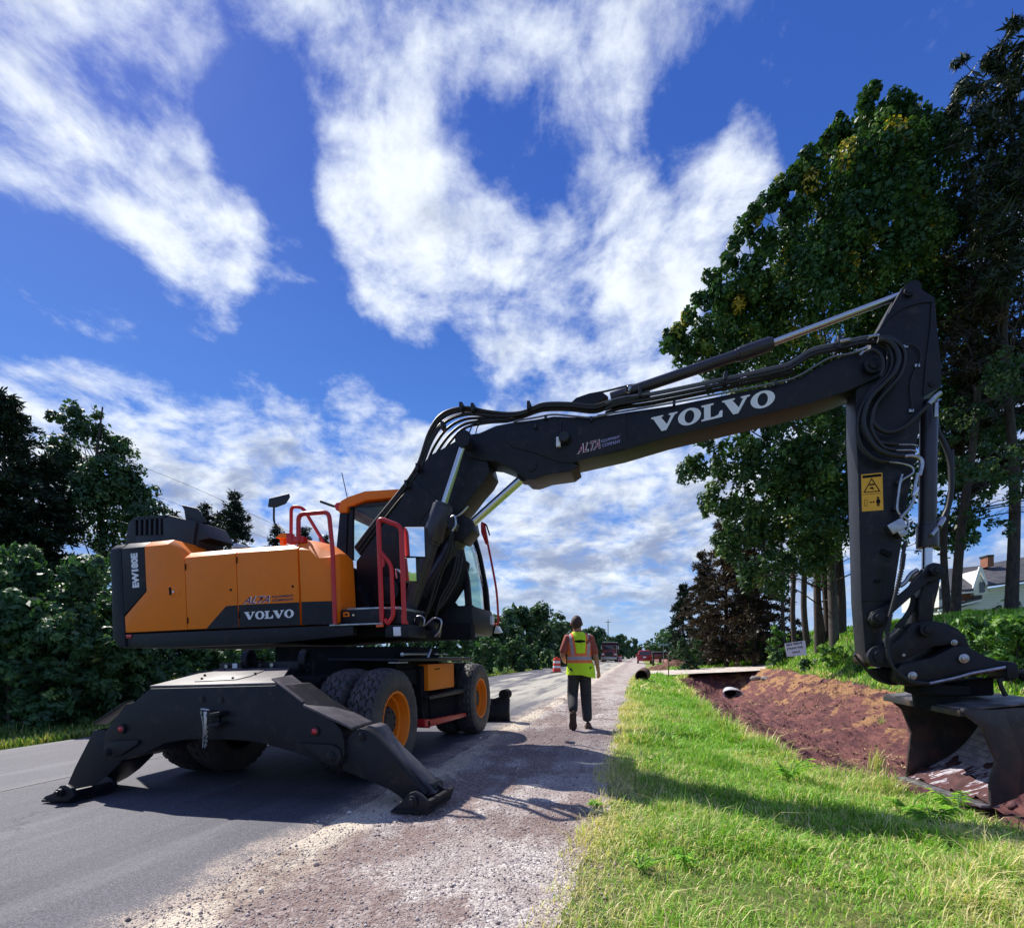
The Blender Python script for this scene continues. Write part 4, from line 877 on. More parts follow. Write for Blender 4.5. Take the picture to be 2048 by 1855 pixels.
for i in range(6):
    hose(9, [(840 - i * 8, 1090 + i * 12), (760 - i * 6, 1250), (740 + i * 8, 1400), (690, 1500 + i * 10), (600 + i * 12, 1620)], YK + .1, .013)
hose(9, [(800, 1090), (740, 1130), (690, 1200), (640, 1240)], YK - .02, .022, M_STEEL, 'hydraulic_pipe')
# clutter at the boom foot
MB().prism(zz(4, [(870, 1000), (940, 880), (1120, 760), (1300, 700), (1500, 620), (1600, 700), (1560, 900), (1420, 1120), (1180, 1240), (900, 1120)], YB + .15), .5).build('boom_bracket', M_SHADE, EX, .03)
MB().prism(zz(4, [(775, 910), (880, 1090), (900, 1240), (780, 1240)], YB - .15), .5).build('boom_bracket', M_DARK, EX, .02)
pin(1020, 4, 970, 110, YB - .1, 'boom_foot_pin', h=.04)
for i in range(2):
    hose(4, [(1560 - i * 14, 430 + i * 12), (1540 - i * 22, 640), (1460 - i * 24, 850), (1400 - i * 22, 1040), (1330 - i * 10, 1200 + i * 6)], YB - .02 - .02 * (i % 3), .014 + .003 * (i % 2))
for i in range(3): hose(4, [(1640 - i * 20, 640), (1600 - i * 26, 860), (1500 - i * 22, 1040), (1420, 1150 + i * 10)], YB - .1, .014)
vb = MB()
for x, y in [(1270, 1230), (1260, 1300), (1395, 1250), (1420, 1310), (1545, 400), (1560, 450)]: vb.box(XZ(4, (x, y), YB - .5), (.09, .1, .08), Matrix.Rotation(R(20), 3, 'Y'))
vb.build('valve_block', M_DARK, EX, .01)
for pts in ([(1240, 1260), (1250, 1190), (1310, 1180), (1325, 1230), (1290, 1320)], [(1330, 1250), (1400, 1195), (1460, 1210), (1450, 1290), (1410, 1340)], [(1540, 380), (1570, 370), (1580, 440), (1550, 490)]):
    hose(4, pts, YB - .55, .012, M_STEEL, 'hydraulic_pipe')
hose(4, [(1530, 400), (1620, 350), (1680, 290)], YB - .2, .012, M_STEEL, 'hydraulic_pipe')
MB().prism(zz(4, [(1205, 1240), (1700, 1230), (1700, 1370), (1205, 1350)], YB + .3), .2).build('deck_front', M_SHADE, EX, .02)
MB().prism(zz(4, [(1580, 330), (1700, 390), (1720, 480), (1640, 580), (1560, 560), (1520, 470)], YB + .05), .3).build('cylinder_bracket', M_DARK, EX, .02)

# undercarriage ------------------------------------------------------------
RL = CROSS
def c3(x, y, z): return Vector((x, y, z + RL * (x + 2.27)))
MB().lathe((-3.47, 6.2, 1.0), (0, 0, 1), [(0, .5), (0, .80), (.12, .80), (.12, .74), (.27, .74), (.27, .5)], 48).build('slew_ring', M_SHADE, EX)
MB().prism([Vector((x, 5.25, z)) for x, z in [(-5.6, 1.27), (-2.45, 1.385), (-2.45, 1.47), (-5.6, 1.38)]], 1.9).build('underbody', M_SHADE, EX)
uc = MB(); uc.box(c3(-3.47, 6.2, .78), (.95, 3.6, .42)).box(c3(-3.47, 6.2, .95), (1.9, 1.9, .18)).box(c3(-3.3, 5.9, 1.16), (1.5, 1.3, .26))
for y in (4.75, 7.60): uc.cyl(c3(-4.5, y, .53), c3(-2.4, y, .53), .11).sphere(c3(-3.47, y, .53), .24)
uc.build('chassis', M_SHADE, EX, .02)
# tyre
def tyre_mesh():
    nT, R0, hw = 384, .525, .148; th = np.linspace(0, 2 * np.pi, nT, endpoint=False)
    prof = [(-.115, .285), (-.135, .31), (-.148, .37), (-.150, .42), (-.143, .465), (-.132, .492), (-.128, .505)] + [(s, R0 - .03 * (abs(s) / .125) ** 3) for s in np.linspace(-.122, .122, 31)] + [(.128, .505), (.132, .492), (.143, .465), (.150, .42), (.148, .37), (.135, .31), (.115, .285)]
    V = np.zeros((nT, len(prof), 3))
    for j, (s, r) in enumerate(prof):
        rr = np.full(nT, r); a = abs(s)
        if a <= .1225:
            zig = .0085 * np.abs(((s * 16 + .5) % 1) - .5) * 4
            ph = ((th * R0 + zig * 3.0 + (.05 if s > 0 else 0)) / (2 * np.pi * R0) * 30) % 1
            rr = rr - np.where((ph < .13), .022, 0)
            if a < .006 or abs(a - .062) < .0045: 
                ph2 = (th / (2 * np.pi) * 30 + (.5 if s > 0 else 0)) % 1; rr = rr - np.where(ph2 < .6, .018, 0.0)
        elif a <= .135:
            ph = (th / (2 * np.pi) * 30) % 1; rr = rr - np.where(ph < .22, .016, 0)
        V[:, j, 0] = s; V[:, j, 1] = rr * np.cos(th); V[:, j, 2] = rr * np.sin(th)
    k = len(prof); i = np.arange(nT)[:, None]; j = np.arange(k - 1)[None, :]
    F = np.stack([i * k + j, i * k + j + 1, ((i + 1) % nT) * k + j + 1, ((i + 1) % nT) * k + j], -1).reshape(-1, 4)
    return V.reshape(-1, 3), F
TV, TF = tyre_mesh()
tm = None
def wheel(x, y, side, mirror_dir):
    """side +1: the outer face looks towards +x"""
    global tm
    w = bpy.data.objects.new('wheel', None); COL.objects.link(w); w.parent = EX
    w.location = c3(x, y, .525) - Vector(EX.location); w.rotation_euler = (R(13 * y), -math.atan(RL), 0)
    if side < 0: w.rotation_euler = (0, -math.atan(RL), R(180))
    if tm is None:
        t = npmesh('tyre', TV, TF, M_TYRE, smooth=40); tm = t.data
    else: t = bpy.data.objects.new('tyre', tm); COL.objects.link(t)
    t.parent = w
    if not hasattr(wheel, 'rim'):
        r = MB().lathe((0, 0, 0), (1, 0, 0), [(.125, .30), (.137, .297), (.132, .276), (.09, .262), (.05, .255), (.04, .235), (-.03, .225), (-.06, .21), (-.065, .15), (-.065, .02), (-.1, .02), (-.1, .22), (-.125, .30)], 48, cap=False)
        wheel.rim = r.build('rim', M_ORANGE, None, 0, smooth=40).data; bpy.data.objects.remove(bpy.data.objects['rim'])
        h = MB().lathe((0, 0, 0), (1, 0, 0), [(-.07, .17), (.02, .15), (.05, .135), (.055, .12), (.065, .115), (.066, .01)], 32)
        for k in range(8):
            a = k * math.pi / 4; h.cyl((.0, .16 * math.cos(a) * .6, .16 * math.sin(a) * .6), (.075, .16 * math.cos(a) * .6, .16 * math.sin(a) * .6), .010, n=6)
        wheel.hub = h.build('hub', M_DARK2, None, 0, smooth=40).data; bpy.data.objects.remove(bpy.data.objects['hub'])
    if mirror_dir:
        for nm, me in (('rim', wheel.rim), ('hub', wheel.hub)):
            o = bpy.data.objects.new(nm, me); COL.objects.link(o); o.parent = w
    return w
for y in (4.75, 7.60):
    wheel(-2.42, y, 1, True); wheel(-2.76, y, 1, False); wheel(-4.52, y, -1, True); wheel(-4.18, y, -1, False)
# right-hand side between the wheels (faces towards +x)
XS = -2.42
def slabx(pts, X, d): return MB().slab(px2(pts, X), (d, 0, 0))
slabx([(1192, 515), (1402, 505), (1405, 697), (1197, 730)], XS, -.3).build('toolbox', M_ORANGE, EX, .008)
slabx([(1248, 550), (1290, 546), (1290, 554), (1248, 558)], XS + .004, -.004).build('toolbox_latch', M_SHADE, EX)
slabx([(1400, 505), (1500, 500), (1500, 715), (1405, 720)], XS - .1, -.3).build('frame_panel', M_SHADE, EX, .01)
slabx([(1130, 530), (1192, 525), (1200, 980), (1150, 1000)], XS - .05, -.3).build('frame_panel', M_SHADE, EX, .01)
slabx([(1205, 775), (1500, 710), (1500, 742), (1210, 800)], XS + .06, -.45).build('step', M_DARK2, EX, .01)
slabx([(1205, 800), (1500, 745), (1505, 900), (1215, 970)], XS - .08, -.4).build('step_box', M_SHADE, EX, .01)
slabx([(1190, 965), (1500, 905), (1506, 935), (1195, 1025)], XS + .08, -.06).build('step', M_RED, EX, .01)
slabx([(1168, 960), (1210, 955), (1215, 1030), (1168, 1020)], XS + .08, -.30).build('step_bracket', M_RED, EX, .01)
MB().loft([px2([(945, 462), (1540, 450), (1540, 492), (1130, 500), (950, 482)], XS + .12), px2([(945, 462), (1540, 450), (1540, 492), (1130, 500), (950, 482)], XS + .12)]) if False else None
tpl = MB().slab([PX(*zc(2, p), XS + .1) for p in [(960, 470), (1545, 458), (1545, 486), (960, 490)]], (-.8, 0, 0)); tpl.build('side_deck', M_DARK, EX, .006)
MB().slab(px2([(948, 497), (1032, 495), (1032, 506), (948, 508)], XS + .1), (-.1, 0, 0)).build('step_tread', M_WORN, EX)
MB().cyl(PX(*zc(2, (985, 436)), XS), PX(*zc(2, (1195, 432)), XS), .022).cyl(PX(*zc(2, (1240, 435)), XS), PX(*zc(2, (1345, 436)), XS), .012).build('grease_pump', M_STEEL, EX, .003)
MB().cyl(PX(*zc(2, (1188, 465)), XS + .02), PX(*zc(2, (1215, 392)), XS + .02), .018).cyl(PX(*zc(2, (1250, 440)), XS), PX(*zc(2, (1262, 425)), XS), .02).build('pump_handle', M_STEEL, EX, .003)
# front blade beyond the far wheel
bl = MB().prism(zz(2, [(1772, 775), (1835, 770), (1848, 800), (1845, 900), (1856, 1035), (1700, 1060), (1700, 800)], 9.0), .08); bl.build('blade_end', M_DARK, EX, .01)
bb = MB(); a0 = XZ(2, (1840, 780), 9.05); a1 = XZ(2, (1850, 1030), 9.05)
sec = [(0, a0.z - .02), (.10, a0.z - .12), (.14, (a0.z + a1.z) / 2), (.08, a1.z + .06), (-.02, a1.z), (.0, a1.z + .05), (.1, (a0.z + a1.z) / 2), (.05, a0.z - .12)]
bb.loft([[Vector((x, 9.1 - q, z + (x - a0.x) * RL)) for q, z in sec] for x in (a0.x, a0.x - 2.4)]); bb.build('blade', M_DARK, EX, .01)
MB().lathe(XZ(2, (1803, 760), 8.95), (0, 1, 0), [(0, .01), (0, .09), (.25, .09), (.25, .01)]).build('blade_pivot', M_SHADE, EX)
slabx([(1765, 850), (1838, 850), (1838, 858), (1765, 860)], XS + .0, -.2).build('blade_rib', M_STEEL, EX) if False else None

# outrigger beam across the tail ------------------------------------------------
YO = 3.70
beam = [zc(1, p) for p in [(805, 592), (1678, 570), (1835, 690)]] + [zc(2, p) for p in [(440, 985), (490, 1040), (515, 1130), (520, 1240), (500, 1310), (455, 1340), (400, 1335), (300, 1290), (150, 1235)]] + [zc(1, p) for p in [(1560, 962), (1460, 945), (1300, 935), (1050, 935), (900, 960), (800, 1015), (700, 1045), (600, 1080), (530, 1070), (492, 1000), (505, 880), (640, 700), (700, 682)]]
bo = MB().prism([P(x, y, YO) for x, y in beam], .42).build('outrigger_beam', M_DARK, EX, .012)
tr = zz(1, [(805, 590), (1678, 569)], YO + .02) + zz(1, [(1745, 466), (1275, 470)], YO + .85)
MB().slab(tr, (0, 0, .022)).build('top_plate', M_DUSTLIT, bo, .004)
cvp = zz(1, [(1105, 562), (1385, 552), (1480, 530), (1575, 490), (1540, 478), (1380, 480), (1260, 505)], YO + .4)
z0 = lambda v: Vector((v.x, v.y, v.z))
def topz(f, p):    # pixel onto the sloping top plate
    a, b2, c = [Vector(t) for t in (tr[0], tr[1], tr[2])]; nn = (b2 - a).cross(c - a); d = Vector(ray(*zc(f, p))); o = Vector((0, 0, CAMH)); return o + d * ((a - o).dot(nn) / d.dot(nn))
MB().slab([topz(1, p) + Vector((0, 0, .022)) for p in [(1105, 566), (1385, 552), (1480, 530), (1575, 490), (1530, 476), (1390, 478), (1255, 505)]], (0, 0, .008)).build('access_cover', M_DUSTLIT, bo, .003)
bt = MB()
for p in [(1155, 553), (1363, 549), (1515, 518), (1550, 490), (1460, 475), (1305, 492), (1175, 528)]: bt.sphere(topz(1, p) + Vector((0, 0, .035)), .012, 8, 6)
bt.build('cover_bolts', M_DARK, bo, kind='stuff')
# sloping guards over the legs
MB().slab([*zz(2, [(185, 838), (578, 1022)], YO - .02), *zz(2, [(742, 972), (372, 786)], YO + .42)], (0, 0, -.02)).build('leg_guard', M_DUSTLIT, bo, .003)
MB().slab([*zz(2, [(-70, 640), (178, 828)], YO - .01), *zz(2, [(330, 790), (95, 610)], YO + .42)], (0, 0, .012)).build('leg_guard', M_DUSTLIT, bo, .003)
MB().slab([*zz(1, [(425, 834), (640, 692)], YO - .01), *zz(1, [(698, 680), (522, 832)], YO + .35)], (0, 0, .02)).build('leg_guard', M_DARK, bo, .003)
def leg(front, Y, th, par):
    return MB().prism(front, th).build('outrigger_leg', M_DARK, par, .012)
lgR = leg(zz(2, [(500, 1150), (590, 1055), (640, 1030), (700, 1042), (765, 1085), (840, 1180), (1170, 1560), (1120, 1620), (1010, 1625), (960, 1580), (870, 1522), (500, 1370)], YO + .03), 0, .10, bo)
MB().prism(zz(2, [(640, 1035), (720, 1005), (775, 1020), (845, 1130), (900, 1200), (1215, 1500), (1250, 1560), (1120, 1600), (840, 1180), (700, 1042)], YO + .13), .2).build('leg_box', M_DUSTLIT, lgR, .01)
lgL = leg(zz(1, [(432, 870), (500, 868), (625, 985), (615, 1085), (520, 1180), (440, 1240), (325, 1300), (238, 1262), (300, 1120), (398, 930), (415, 885)], YO + .02), 0, .32, bo)
pin(655, 2, 1100, 36, YO + .03, 'leg_pin', h=.02, par=lgR)
def boss(f, tri, c, r, Y=YO):
    MB().prism(zz(f, tri, Y - .025), .04).build('cylinder_boss', M_DARK, bo, .008)
    pin(c[0], f, c[1], r, Y - .02, 'boss_pin', h=.03, par=bo)
boss(2, [(150, 1155), (300, 1158), (420, 1165), (480, 1200), (495, 1270), (470, 1320), (410, 1335), (365, 1315), (355, 1290)], (415, 1262), 44)
boss(1, [(520, 948), (725, 938), (722, 968), (600, 1045), (540, 1060), (505, 1040), (500, 985)], (525, 1018), 30)
for f, x, y, r in ((2, 288, 1052, 40), (1, 622, 862, 32)):
    c = XZ(f, (x, y), YO); rr = r * mpp(zc(f, (x, y))[0], YO) / ZF[f][2]
    l = MB().lathe(c, (0, -1, 0), [(0, rr), (.02, rr), (.024, rr * .9), (.024, rr * .72), (.01, rr * .7), (.01, .001)], 28).build('tail_lamp', M_BLACK, bo, smooth=40)
    MB().lathe(c + Vector((0, -.01, 0)), (0, -1, 0), [(0, rr * .7), (.012, rr * .66), (.02, rr * .4), (.022, .001)], 24).build('lens', M_LENSR, l, smooth=60)
for x, y in ((1157, 662), (1282, 668)): 
    c = XZ(1, (x, y), YO); MB().lathe(c, (0, -1, 0), [(0, .032), (.006, .032), (.006, .02), (.014, .02), (.014, .001)], 6 if 0 else 20).build('plug', M_BLACK, bo)
hk = MB().prism(zz(1, [(1190, 762), (1268, 748), (1270, 772), (1190, 790)], YO - .10), .10).prism(zz(1, [(1190, 832), (1270, 818), (1270, 842), (1190, 858)], YO - .10), .10).prism(zz(1, [(1205, 770), (1268, 762), (1268, 830), (1205, 840)], YO - .02), .02)
hk.build('tow_hitch', M_DARK, bo, .008)
MB().cyl(XZ(1, (1182, 900), YO - .07), XZ(1, (1182, 745), YO - .07), .017).lathe(XZ(1, (1185, 742), YO - .06), (0, .3, 1), [(0, .045), (.012, .045), (.012, .028), (0, .028)], 24).build('hitch_pin', M_STEEL, bo, .002)
ch = MB()
for a, b2 in (((1152, 752), (1172, 1000)), ((1190, 850), (1172, 1000))):
    A_, B_ = XZ(1, a, YO - .08), XZ(1, b2, YO - .08); nl = int((B_ - A_).length / .018)
    for k in range(nl):
        c = A_.lerp(B_, k / nl) + Vector((.012 * math.sin(k * .25), 0, 0)); ch.lathe(c, (1, 0, 0) if k % 2 else (0, 1, 0), [(-.003, .006), (.003, .006), (.003, .011), (-.003, .011)], 8)
ch.build('safety_chain', M_STEEL, bo)
# feet
def foot(BLp, BRp, BKp, z, par, f, brk, pc, r, wallf=None):
    FL, FR, BR_ = [GR(*zc(f, p), z) for p in (BLp, BRp, BKp)]; BL_ = FL + (BR_ - FR)
    fo = MB().slab([FL, FR, BR_, BL_], (0, 0, .02)).build('outrigger_foot', M_DARK, par, .006)
    MB().slab([FR + Vector((-.06, 0, .02)), FR + Vector((.0, 0, .02)), FR + Vector((.03, 0, .10)), FR + Vector((-.01, 0, .10))], BR_ - FR).build('foot_rim', M_DARK, fo, .004)
    for off in (.02, .34):
        MB().prism(zz(f, brk, FL.y + off) if off < .1 else [v + Vector((0, off, 0)) for v in zz(f, brk, FL.y + .02)], .035).build('foot_bracket', M_DARK, fo, .008)
    pin(pc[0], f, pc[1], r, FL.y + .02, 'foot_pin', h=.05, par=fo)
    return fo
foot((890, 1712), (1188, 1722), (1382, 1600), 0.012, bo, 2, [(905, 1680), (960, 1640), (1040, 1555), (1085, 1540), (1125, 1560), (1170, 1600), (1215, 1640), (1188, 1705), (930, 1705)], (1075, 1615), 44)
foot((75, 1355), (262, 1358), (555, 1290), -.05, bo, 1, [(80, 1340), (100, 1315), (165, 1290), (200, 1245), (240, 1240), (275, 1262), (300, 1310), (255, 1350), (90, 1350)], (212, 1290), 28)
MB().cyl(XZ(2, (1190, 1530), YO + .15), XZ(2, (1190, 1530), YO + .15) + Vector((0, .2, 0)), .06).build('foot_knuckle', M_DARK, bo, .01)
# bar with lifting eyes behind the beam
YE = YO + .95
MB().prism(zz(1, [(1270, 420), (1900, 405), (1905, 560), (1880, 600), (1790, 480), (1280, 482)], YE), .06).build('rear_crossbar', M_DARK, EX, .008)
for x in (1460, 1840):
    ring = MB(); c = XZ(1, (x + 10, 405), YE - .05); ring.lathe(c, (1, .25, 0), [(-.03, .075), (.03, .075), (.03, .115), (-.03, .115), (-.03, .075)], 28); ring.build('lifting_eye', M_DARK, EX, .004)
for x, y in ((1326, 442), (1550, 436), (1632, 434), (1870, 430)): MB().lathe(XZ(1, (x, y), YE), (0, -1, 0), [(0, .022), (.02, .022), (.02, .001)], 6).build('bolt', M_STEEL, EX)
for x, y in ((1376, 440), (1822, 430)): MB().prism(zz(1, [(x - 16, y - 16), (x + 16, y - 17), (x + 16, y + 16), (x - 16, y + 17)], YE - .003), .004).build('label_plate', M_WHITE, EX)
# ---------------------------------------------------------------- trees and plants
def leaf_mat(name, cols, trans=.28, rough=.5):
    """cols: [(tint position, colour), ...] indexed by the per-leaf tint"""
    m = bpy.data.materials.new(name); m.use_nodes = True; nt = m.node_tree; nt.nodes.clear(); g = NG(nt)
    at = g.n('ShaderNodeAttribute', attribute_name='tint'); cr = g.n('ShaderNodeValToRGB'); nt.links.new(at.outputs['Fac'], cr.inputs[0])
    e = cr.color_ramp.elements
    while len(e) < len(cols): e.new(.5)
    for k, (p, c) in enumerate(cols): e[k].position = p; e[k].color = (*c, 1)
    d = g.n('ShaderNodeBsdfPrincipled'); nt.links.new(cr.outputs[0], d.inputs['Base Color']); d.inputs['Roughness'].default_value = rough; d.inputs['Specular IOR Level'].default_value = .35
    t = g.n('ShaderNodeBsdfTranslucent'); nt.links.new(g.mix(1, cr.outputs[0], (1.1, 1.25, .55), 'MULTIPLY'), t.inputs[0])
    mx = g.n('ShaderNodeMixShader'); mx.inputs[0].default_value = trans; nt.links.new(d.outputs[0], mx.inputs[1]); nt.links.new(t.outputs[0], mx.inputs[2])
    o = g.n('ShaderNodeOutputMaterial'); nt.links.new(mx.outputs[0], o.inputs[0]); return m
M_MAPLE = leaf_mat('maple_leaves', [(0, (.026, .066, .026)), (.45, (.054, .125, .036)), (.8, (.12, .21, .04)), (.93, (.32, .32, .05)), (1, (.58, .42, .06))])
M_LEAFD = leaf_mat('dark_leaves', [(0, (.030, .068, .034)), (.6, (.062, .128, .052)), (1, (.14, .20, .07))])
M_SHRUB = leaf_mat('shrub_leaves', [(0, (.032, .080, .038)), (.5, (.075, .165, .06)), (.85, (.17, .28, .08)), (1, (.42, .44, .11))])
M_SUMAC = leaf_mat('bright_leaves', [(0, (.06, .14, .03)), (.5, (.13, .28, .05)), (1, (.34, .48, .07))], .35)
M_WEED = leaf_mat('weed_leaves', [(0, (.12, .30, .04)), (.5, (.20, .46, .06)), (1, (.50, .66, .12))], .45)
M_STRAW = leaf_mat('dry_straw', [(0, (.30, .17, .08)), (.7, (.46, .30, .15)), (1, (.66, .48, .26))], .1)
M_NEEDLE = leaf_mat('needles', [(0, (.010, .022, .013)), (.6, (.020, .040, .022)), (1, (.045, .065, .035))], .08)
M_PINE = leaf_mat('pine_needles', [(0, (.020, .032, .018)), (.6, (.040, .060, .030)), (.88, (.075, .085, .035)), (1, (.20, .11, .04))], .1)
M_DEAD = leaf_mat('browned_needles', [(0, (.030, .026, .020)), (.5, (.06, .045, .032)), (.85, (.11, .070, .040)), (1, (.22, .10, .05))], .1)
M_BARK = mat('bark', (.075, .055, .045), .9, col2=(.03, .024, .022), vs=6, bump=1.0, bs=25, aspect=(3, 3, .6))
M_BARKG = mat('grey_bark', (.10, .085, .075), .9, col2=(.045, .038, .036), vs=6, bump=1.0, bs=25, aspect=(3, 3, .6))
def unit(v): return v / np.maximum(np.linalg.norm(v, axis=1, keepdims=True), 1e-9)
def leafquads(C, size, ratio, rng, out=None, up=.35, jitter=1.0):
    """rhombic leaves at the points C"""
    n = len(C); nrm = rng.normal(size=(n, 3)) * jitter; nrm[:, 2] += up * 2
    if out is not None: nrm += out * 1.0
    nrm = unit(nrm); a = unit(np.cross(nrm, rng.normal(size=(n, 3)))); b = np.cross(nrm, a)
    L = (size * rng.uniform(.65, 1.25, n))[:, None]; w = L * ratio * .5
    V = np.stack([C - a * L * .5, C + b * w + a * L * .05, C + a * L * .5, C - b * w + a * L * .05], 1)
    F = np.arange(4 * n).reshape(n, 4); return V.reshape(-1, 3), F
def px_lobe(x, y, r, Z, rng, dzf=.6):
    x, y, r = x * 1.016, y * 1.016, r * 1.016
    Z2 = Z + rng.uniform(-1, 1) * r * Z / FPX * dzf
    c = PZ(x, y, Z2); return np.array(c), r * Z / FPX
def crown(lobes, leaf, cover, rng, ratio=.62, clump=.42, flat=.8, yellow=.0, depth=.8, shell=.55, per=55, core=0):
    Vs, Ts = [], []
    for c, r in lobes:
        nl = int(cover * math.pi * r * r / (leaf * leaf * ratio * .5))
        rc = clump * min(1.0, .35 + r / 2.0); k = max(3, int(nl / per))
        u = unit(rng.normal(size=(k, 3))); rr = rng.uniform(.05, 1, k) ** (shell * .6) * max(r - rc * .5, r * .5)
        cc = c + u * rr[:, None] * np.array([1, depth, 1.0]); rk = rc * rng.uniform(.6, 1.25, k)
        ct = np.clip(rng.normal(.42, .20, k), 0, .85) + (rng.uniform(0, 1, k) < yellow) * rng.uniform(.25, .5, k)
        idx = rng.integers(0, k, nl); u2 = unit(rng.normal(size=(nl, 3)) + u[idx] * .6 + [0, 0, .45])
        off = u2 * (rk[idx] * rng.uniform(.25, 1, nl) ** .45)[:, None] * np.array([1, 1, flat]) * .8
        off[:, 2] -= rk[idx] * .25
        pts = cc[idx] + off; V, F = leafquads(pts, leaf, ratio, rng, out=u2 * 2.0, jitter=.8)
        t = np.clip(ct[idx] + rng.normal(0, .07, nl), 0, 1)
        Vs.append(V); Ts.append(np.repeat(t, 4))
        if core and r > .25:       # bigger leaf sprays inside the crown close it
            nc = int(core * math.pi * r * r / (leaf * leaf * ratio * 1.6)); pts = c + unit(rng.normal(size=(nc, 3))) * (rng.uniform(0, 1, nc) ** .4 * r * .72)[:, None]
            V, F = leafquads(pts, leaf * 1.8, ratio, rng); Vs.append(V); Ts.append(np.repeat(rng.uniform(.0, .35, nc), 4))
    V = np.concatenate(Vs); return V, np.arange(len(V)).reshape(-1, 4), np.concatenate(Ts)
def limb(mb, a, b, r0, r1, rng, bend=.12, n=7):
    a, b = Vector(a), Vector(b); L = (b - a).length; q = [a]
    for k in range(1, 4): q.append(a.lerp(b, k / 4) + Vector(rng.normal(size=3)) * L * bend * .35)
    q.append(b); mb.tube(q, lambda t: r0 + (r1 - r0) * t ** .8, n, sub=4)
def tree(name, label, cat, Z, lobes, base, tr, m, leaf=.16, cover=3.2, group=None, seed=1, bark=M_BARK, yellow=0, ratio=.62, clump=.5, top=None, twigs=0, basez=None, flat=.8, per=55, core=.9, cz=None, depthf=.6):
    rng = np.random.default_rng(seed); L = [px_lobe(*l, cz or Z, rng, depthf) for l in lobes]
    bx, by = base[0] * 1.016, base[1] * 1.016; B = PZ(bx, by, Z)
    B.z = (H(B.x, B.y) if basez is None else basez)
    t = thing(name, (B.x, B.y, B.z), label, cat, group)
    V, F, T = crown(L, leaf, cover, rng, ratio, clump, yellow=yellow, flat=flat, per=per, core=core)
    npmesh('crown', V, F, m, t, attr={'tint': T})
    mb = MB(); hs = sorted(l[0][2] for l in L); tz = max(hs) if top is None else top
    tx = np.mean([l[0] for l in L], axis=0); tp = Vector((B.x * .5 + tx[0] * .5, B.y * .6 + tx[1] * .4, tz))
    limb(mb, B - Vector((0, 0, .3)), tp, tr, tr * .15, rng, .05, 10)
    for c, r in L:
        f = min(.9, max(.15, (c[2] - r * .8 - B.z) / max(tz - B.z, .1) * .75)); s = B.lerp(tp, f)
        limb(mb, s, c, tr * .26 * (1 - f * .6), tr * .05, rng)
        for k in range(twigs):
            e = c + unit(rng.normal(size=(1, 3)))[0] * r * .9; limb(mb, c, e, tr * .08, .008, rng, n=5)
    mb.build('trunk', bark, t, smooth=60)
    return t
def conifer(name, label, base, Hh, Rm, m, seed=1, h0=.08, group=None, droop=.25, tuft=.20, wh=.42, dens=1.0, tr=.16, cat='tree', lean=(0, 0), needle=.26, power=.75, bark=M_BARK, ragged=.25, bare=0):
    rng = np.random.default_rng(seed); B = Vector(base); t = thing(name, tuple(B), label, cat, group); mb = MB()
    top = B + Vector((lean[0], lean[1], Hh)); mb.tube([B - Vector((0, 0, .3)), B.lerp(top, .5) + Vector((rng.normal() * .04, 0, 0)), top], lambda q: tr * (1 - q) + .012, 8)
    C, D, T = [], [], []; z = h0 * Hh
    while z < Hh * .985:
        f = z / Hh; nb = rng.integers(5, 8); L0 = Rm * ((1 - f) ** power) * (1 if f > h0 + .1 else .8)
        for k in range(nb):
            if rng.uniform() < ragged * .5: continue
            a = rng.uniform(0, 6.28); L = L0 * rng.uniform(1 - ragged * 1.6, 1.12) + .08; d = np.array([math.cos(a), math.sin(a), 0])
            p0 = np.array(B.lerp(top, f)); isb = f < bare
            n = max(3, int(L / tuft * 2.2 * dens)); s = np.linspace(.05 if L < .8 else .2, 1, n)[:, None]
            el = .25 - .1 * (1 - f) if f < .8 else .5
            pts = p0 + d * L * s + np.array([0, 0, 1]) * (L * (el * s - (droop + .12) * s ** 2) + .02)
            e = p0 + d * L + np.array([0, 0, L * (el - droop - .12)])
            if L > .3: mb.tube([p0, pts[n // 2], e], lambda q, L=L: (.012 + .012 * L) * (1 - q) + .003, 4, sub=3)
            if isb and rng.uniform() < .75: continue
            for _ in range(2):
                side = np.cross(d, [0, 0, 1]) * (rng.uniform(-1, 1, n) * L * .26 * (1.1 - s[:, 0]) )[:, None]
                C.append(pts + side + rng.normal(size=(n, 3)) * tuft * .25); D.append(np.repeat(d[None], n, 0) + side * .9 / max(L * .3, .1)); T.append(np.full(n, rng.uniform(.1, .8)) )
        z += wh * rng.uniform(.8, 1.2) * (1.0 - .45 * f)
    C = np.concatenate(C); D = np.concatenate(D); T = np.concatenate(T); k = 7
    C = np.repeat(C, k, 0); D = np.repeat(D, k, 0); T = np.repeat(T, k); n = len(C)
    dr = unit(D + rng.normal(size=(n, 3)) * .65 + [0, 0, .12]); w = unit(np.cross(dr, rng.normal(size=(n, 3))))
    L = (needle * rng.uniform(.6, 1.2, n))[:, None]; C = C + rng.normal(size=(n, 3)) * tuft * .22
    V = np.stack([C, C + dr * L * .5 + w * L * .13, C + dr * L, C + dr * L * .5 - w * L * .13], 1).reshape(-1, 3)
    npmesh('crown', V, np.arange(4 * n).reshape(n, 4), m, t, attr={'tint': np.repeat(np.clip(T + rng.normal(0, .12, n), 0, 1), 4)})
    mb.build('trunk', bark, t, smooth=60); return t
def gpt(x, Z):      # ground point under photo column x (display px) at depth Z
    p = PZ(x * 1.016, HY, Z); p.z = H(p.x, p.y); return p
def con_px(x, ytop, Z, **kw):
    b = gpt(x, Z); top = PZ(x * 1.016, ytop * 1.016, Z); return dict(base=tuple(b), Hh=top.z - b.z, **kw)

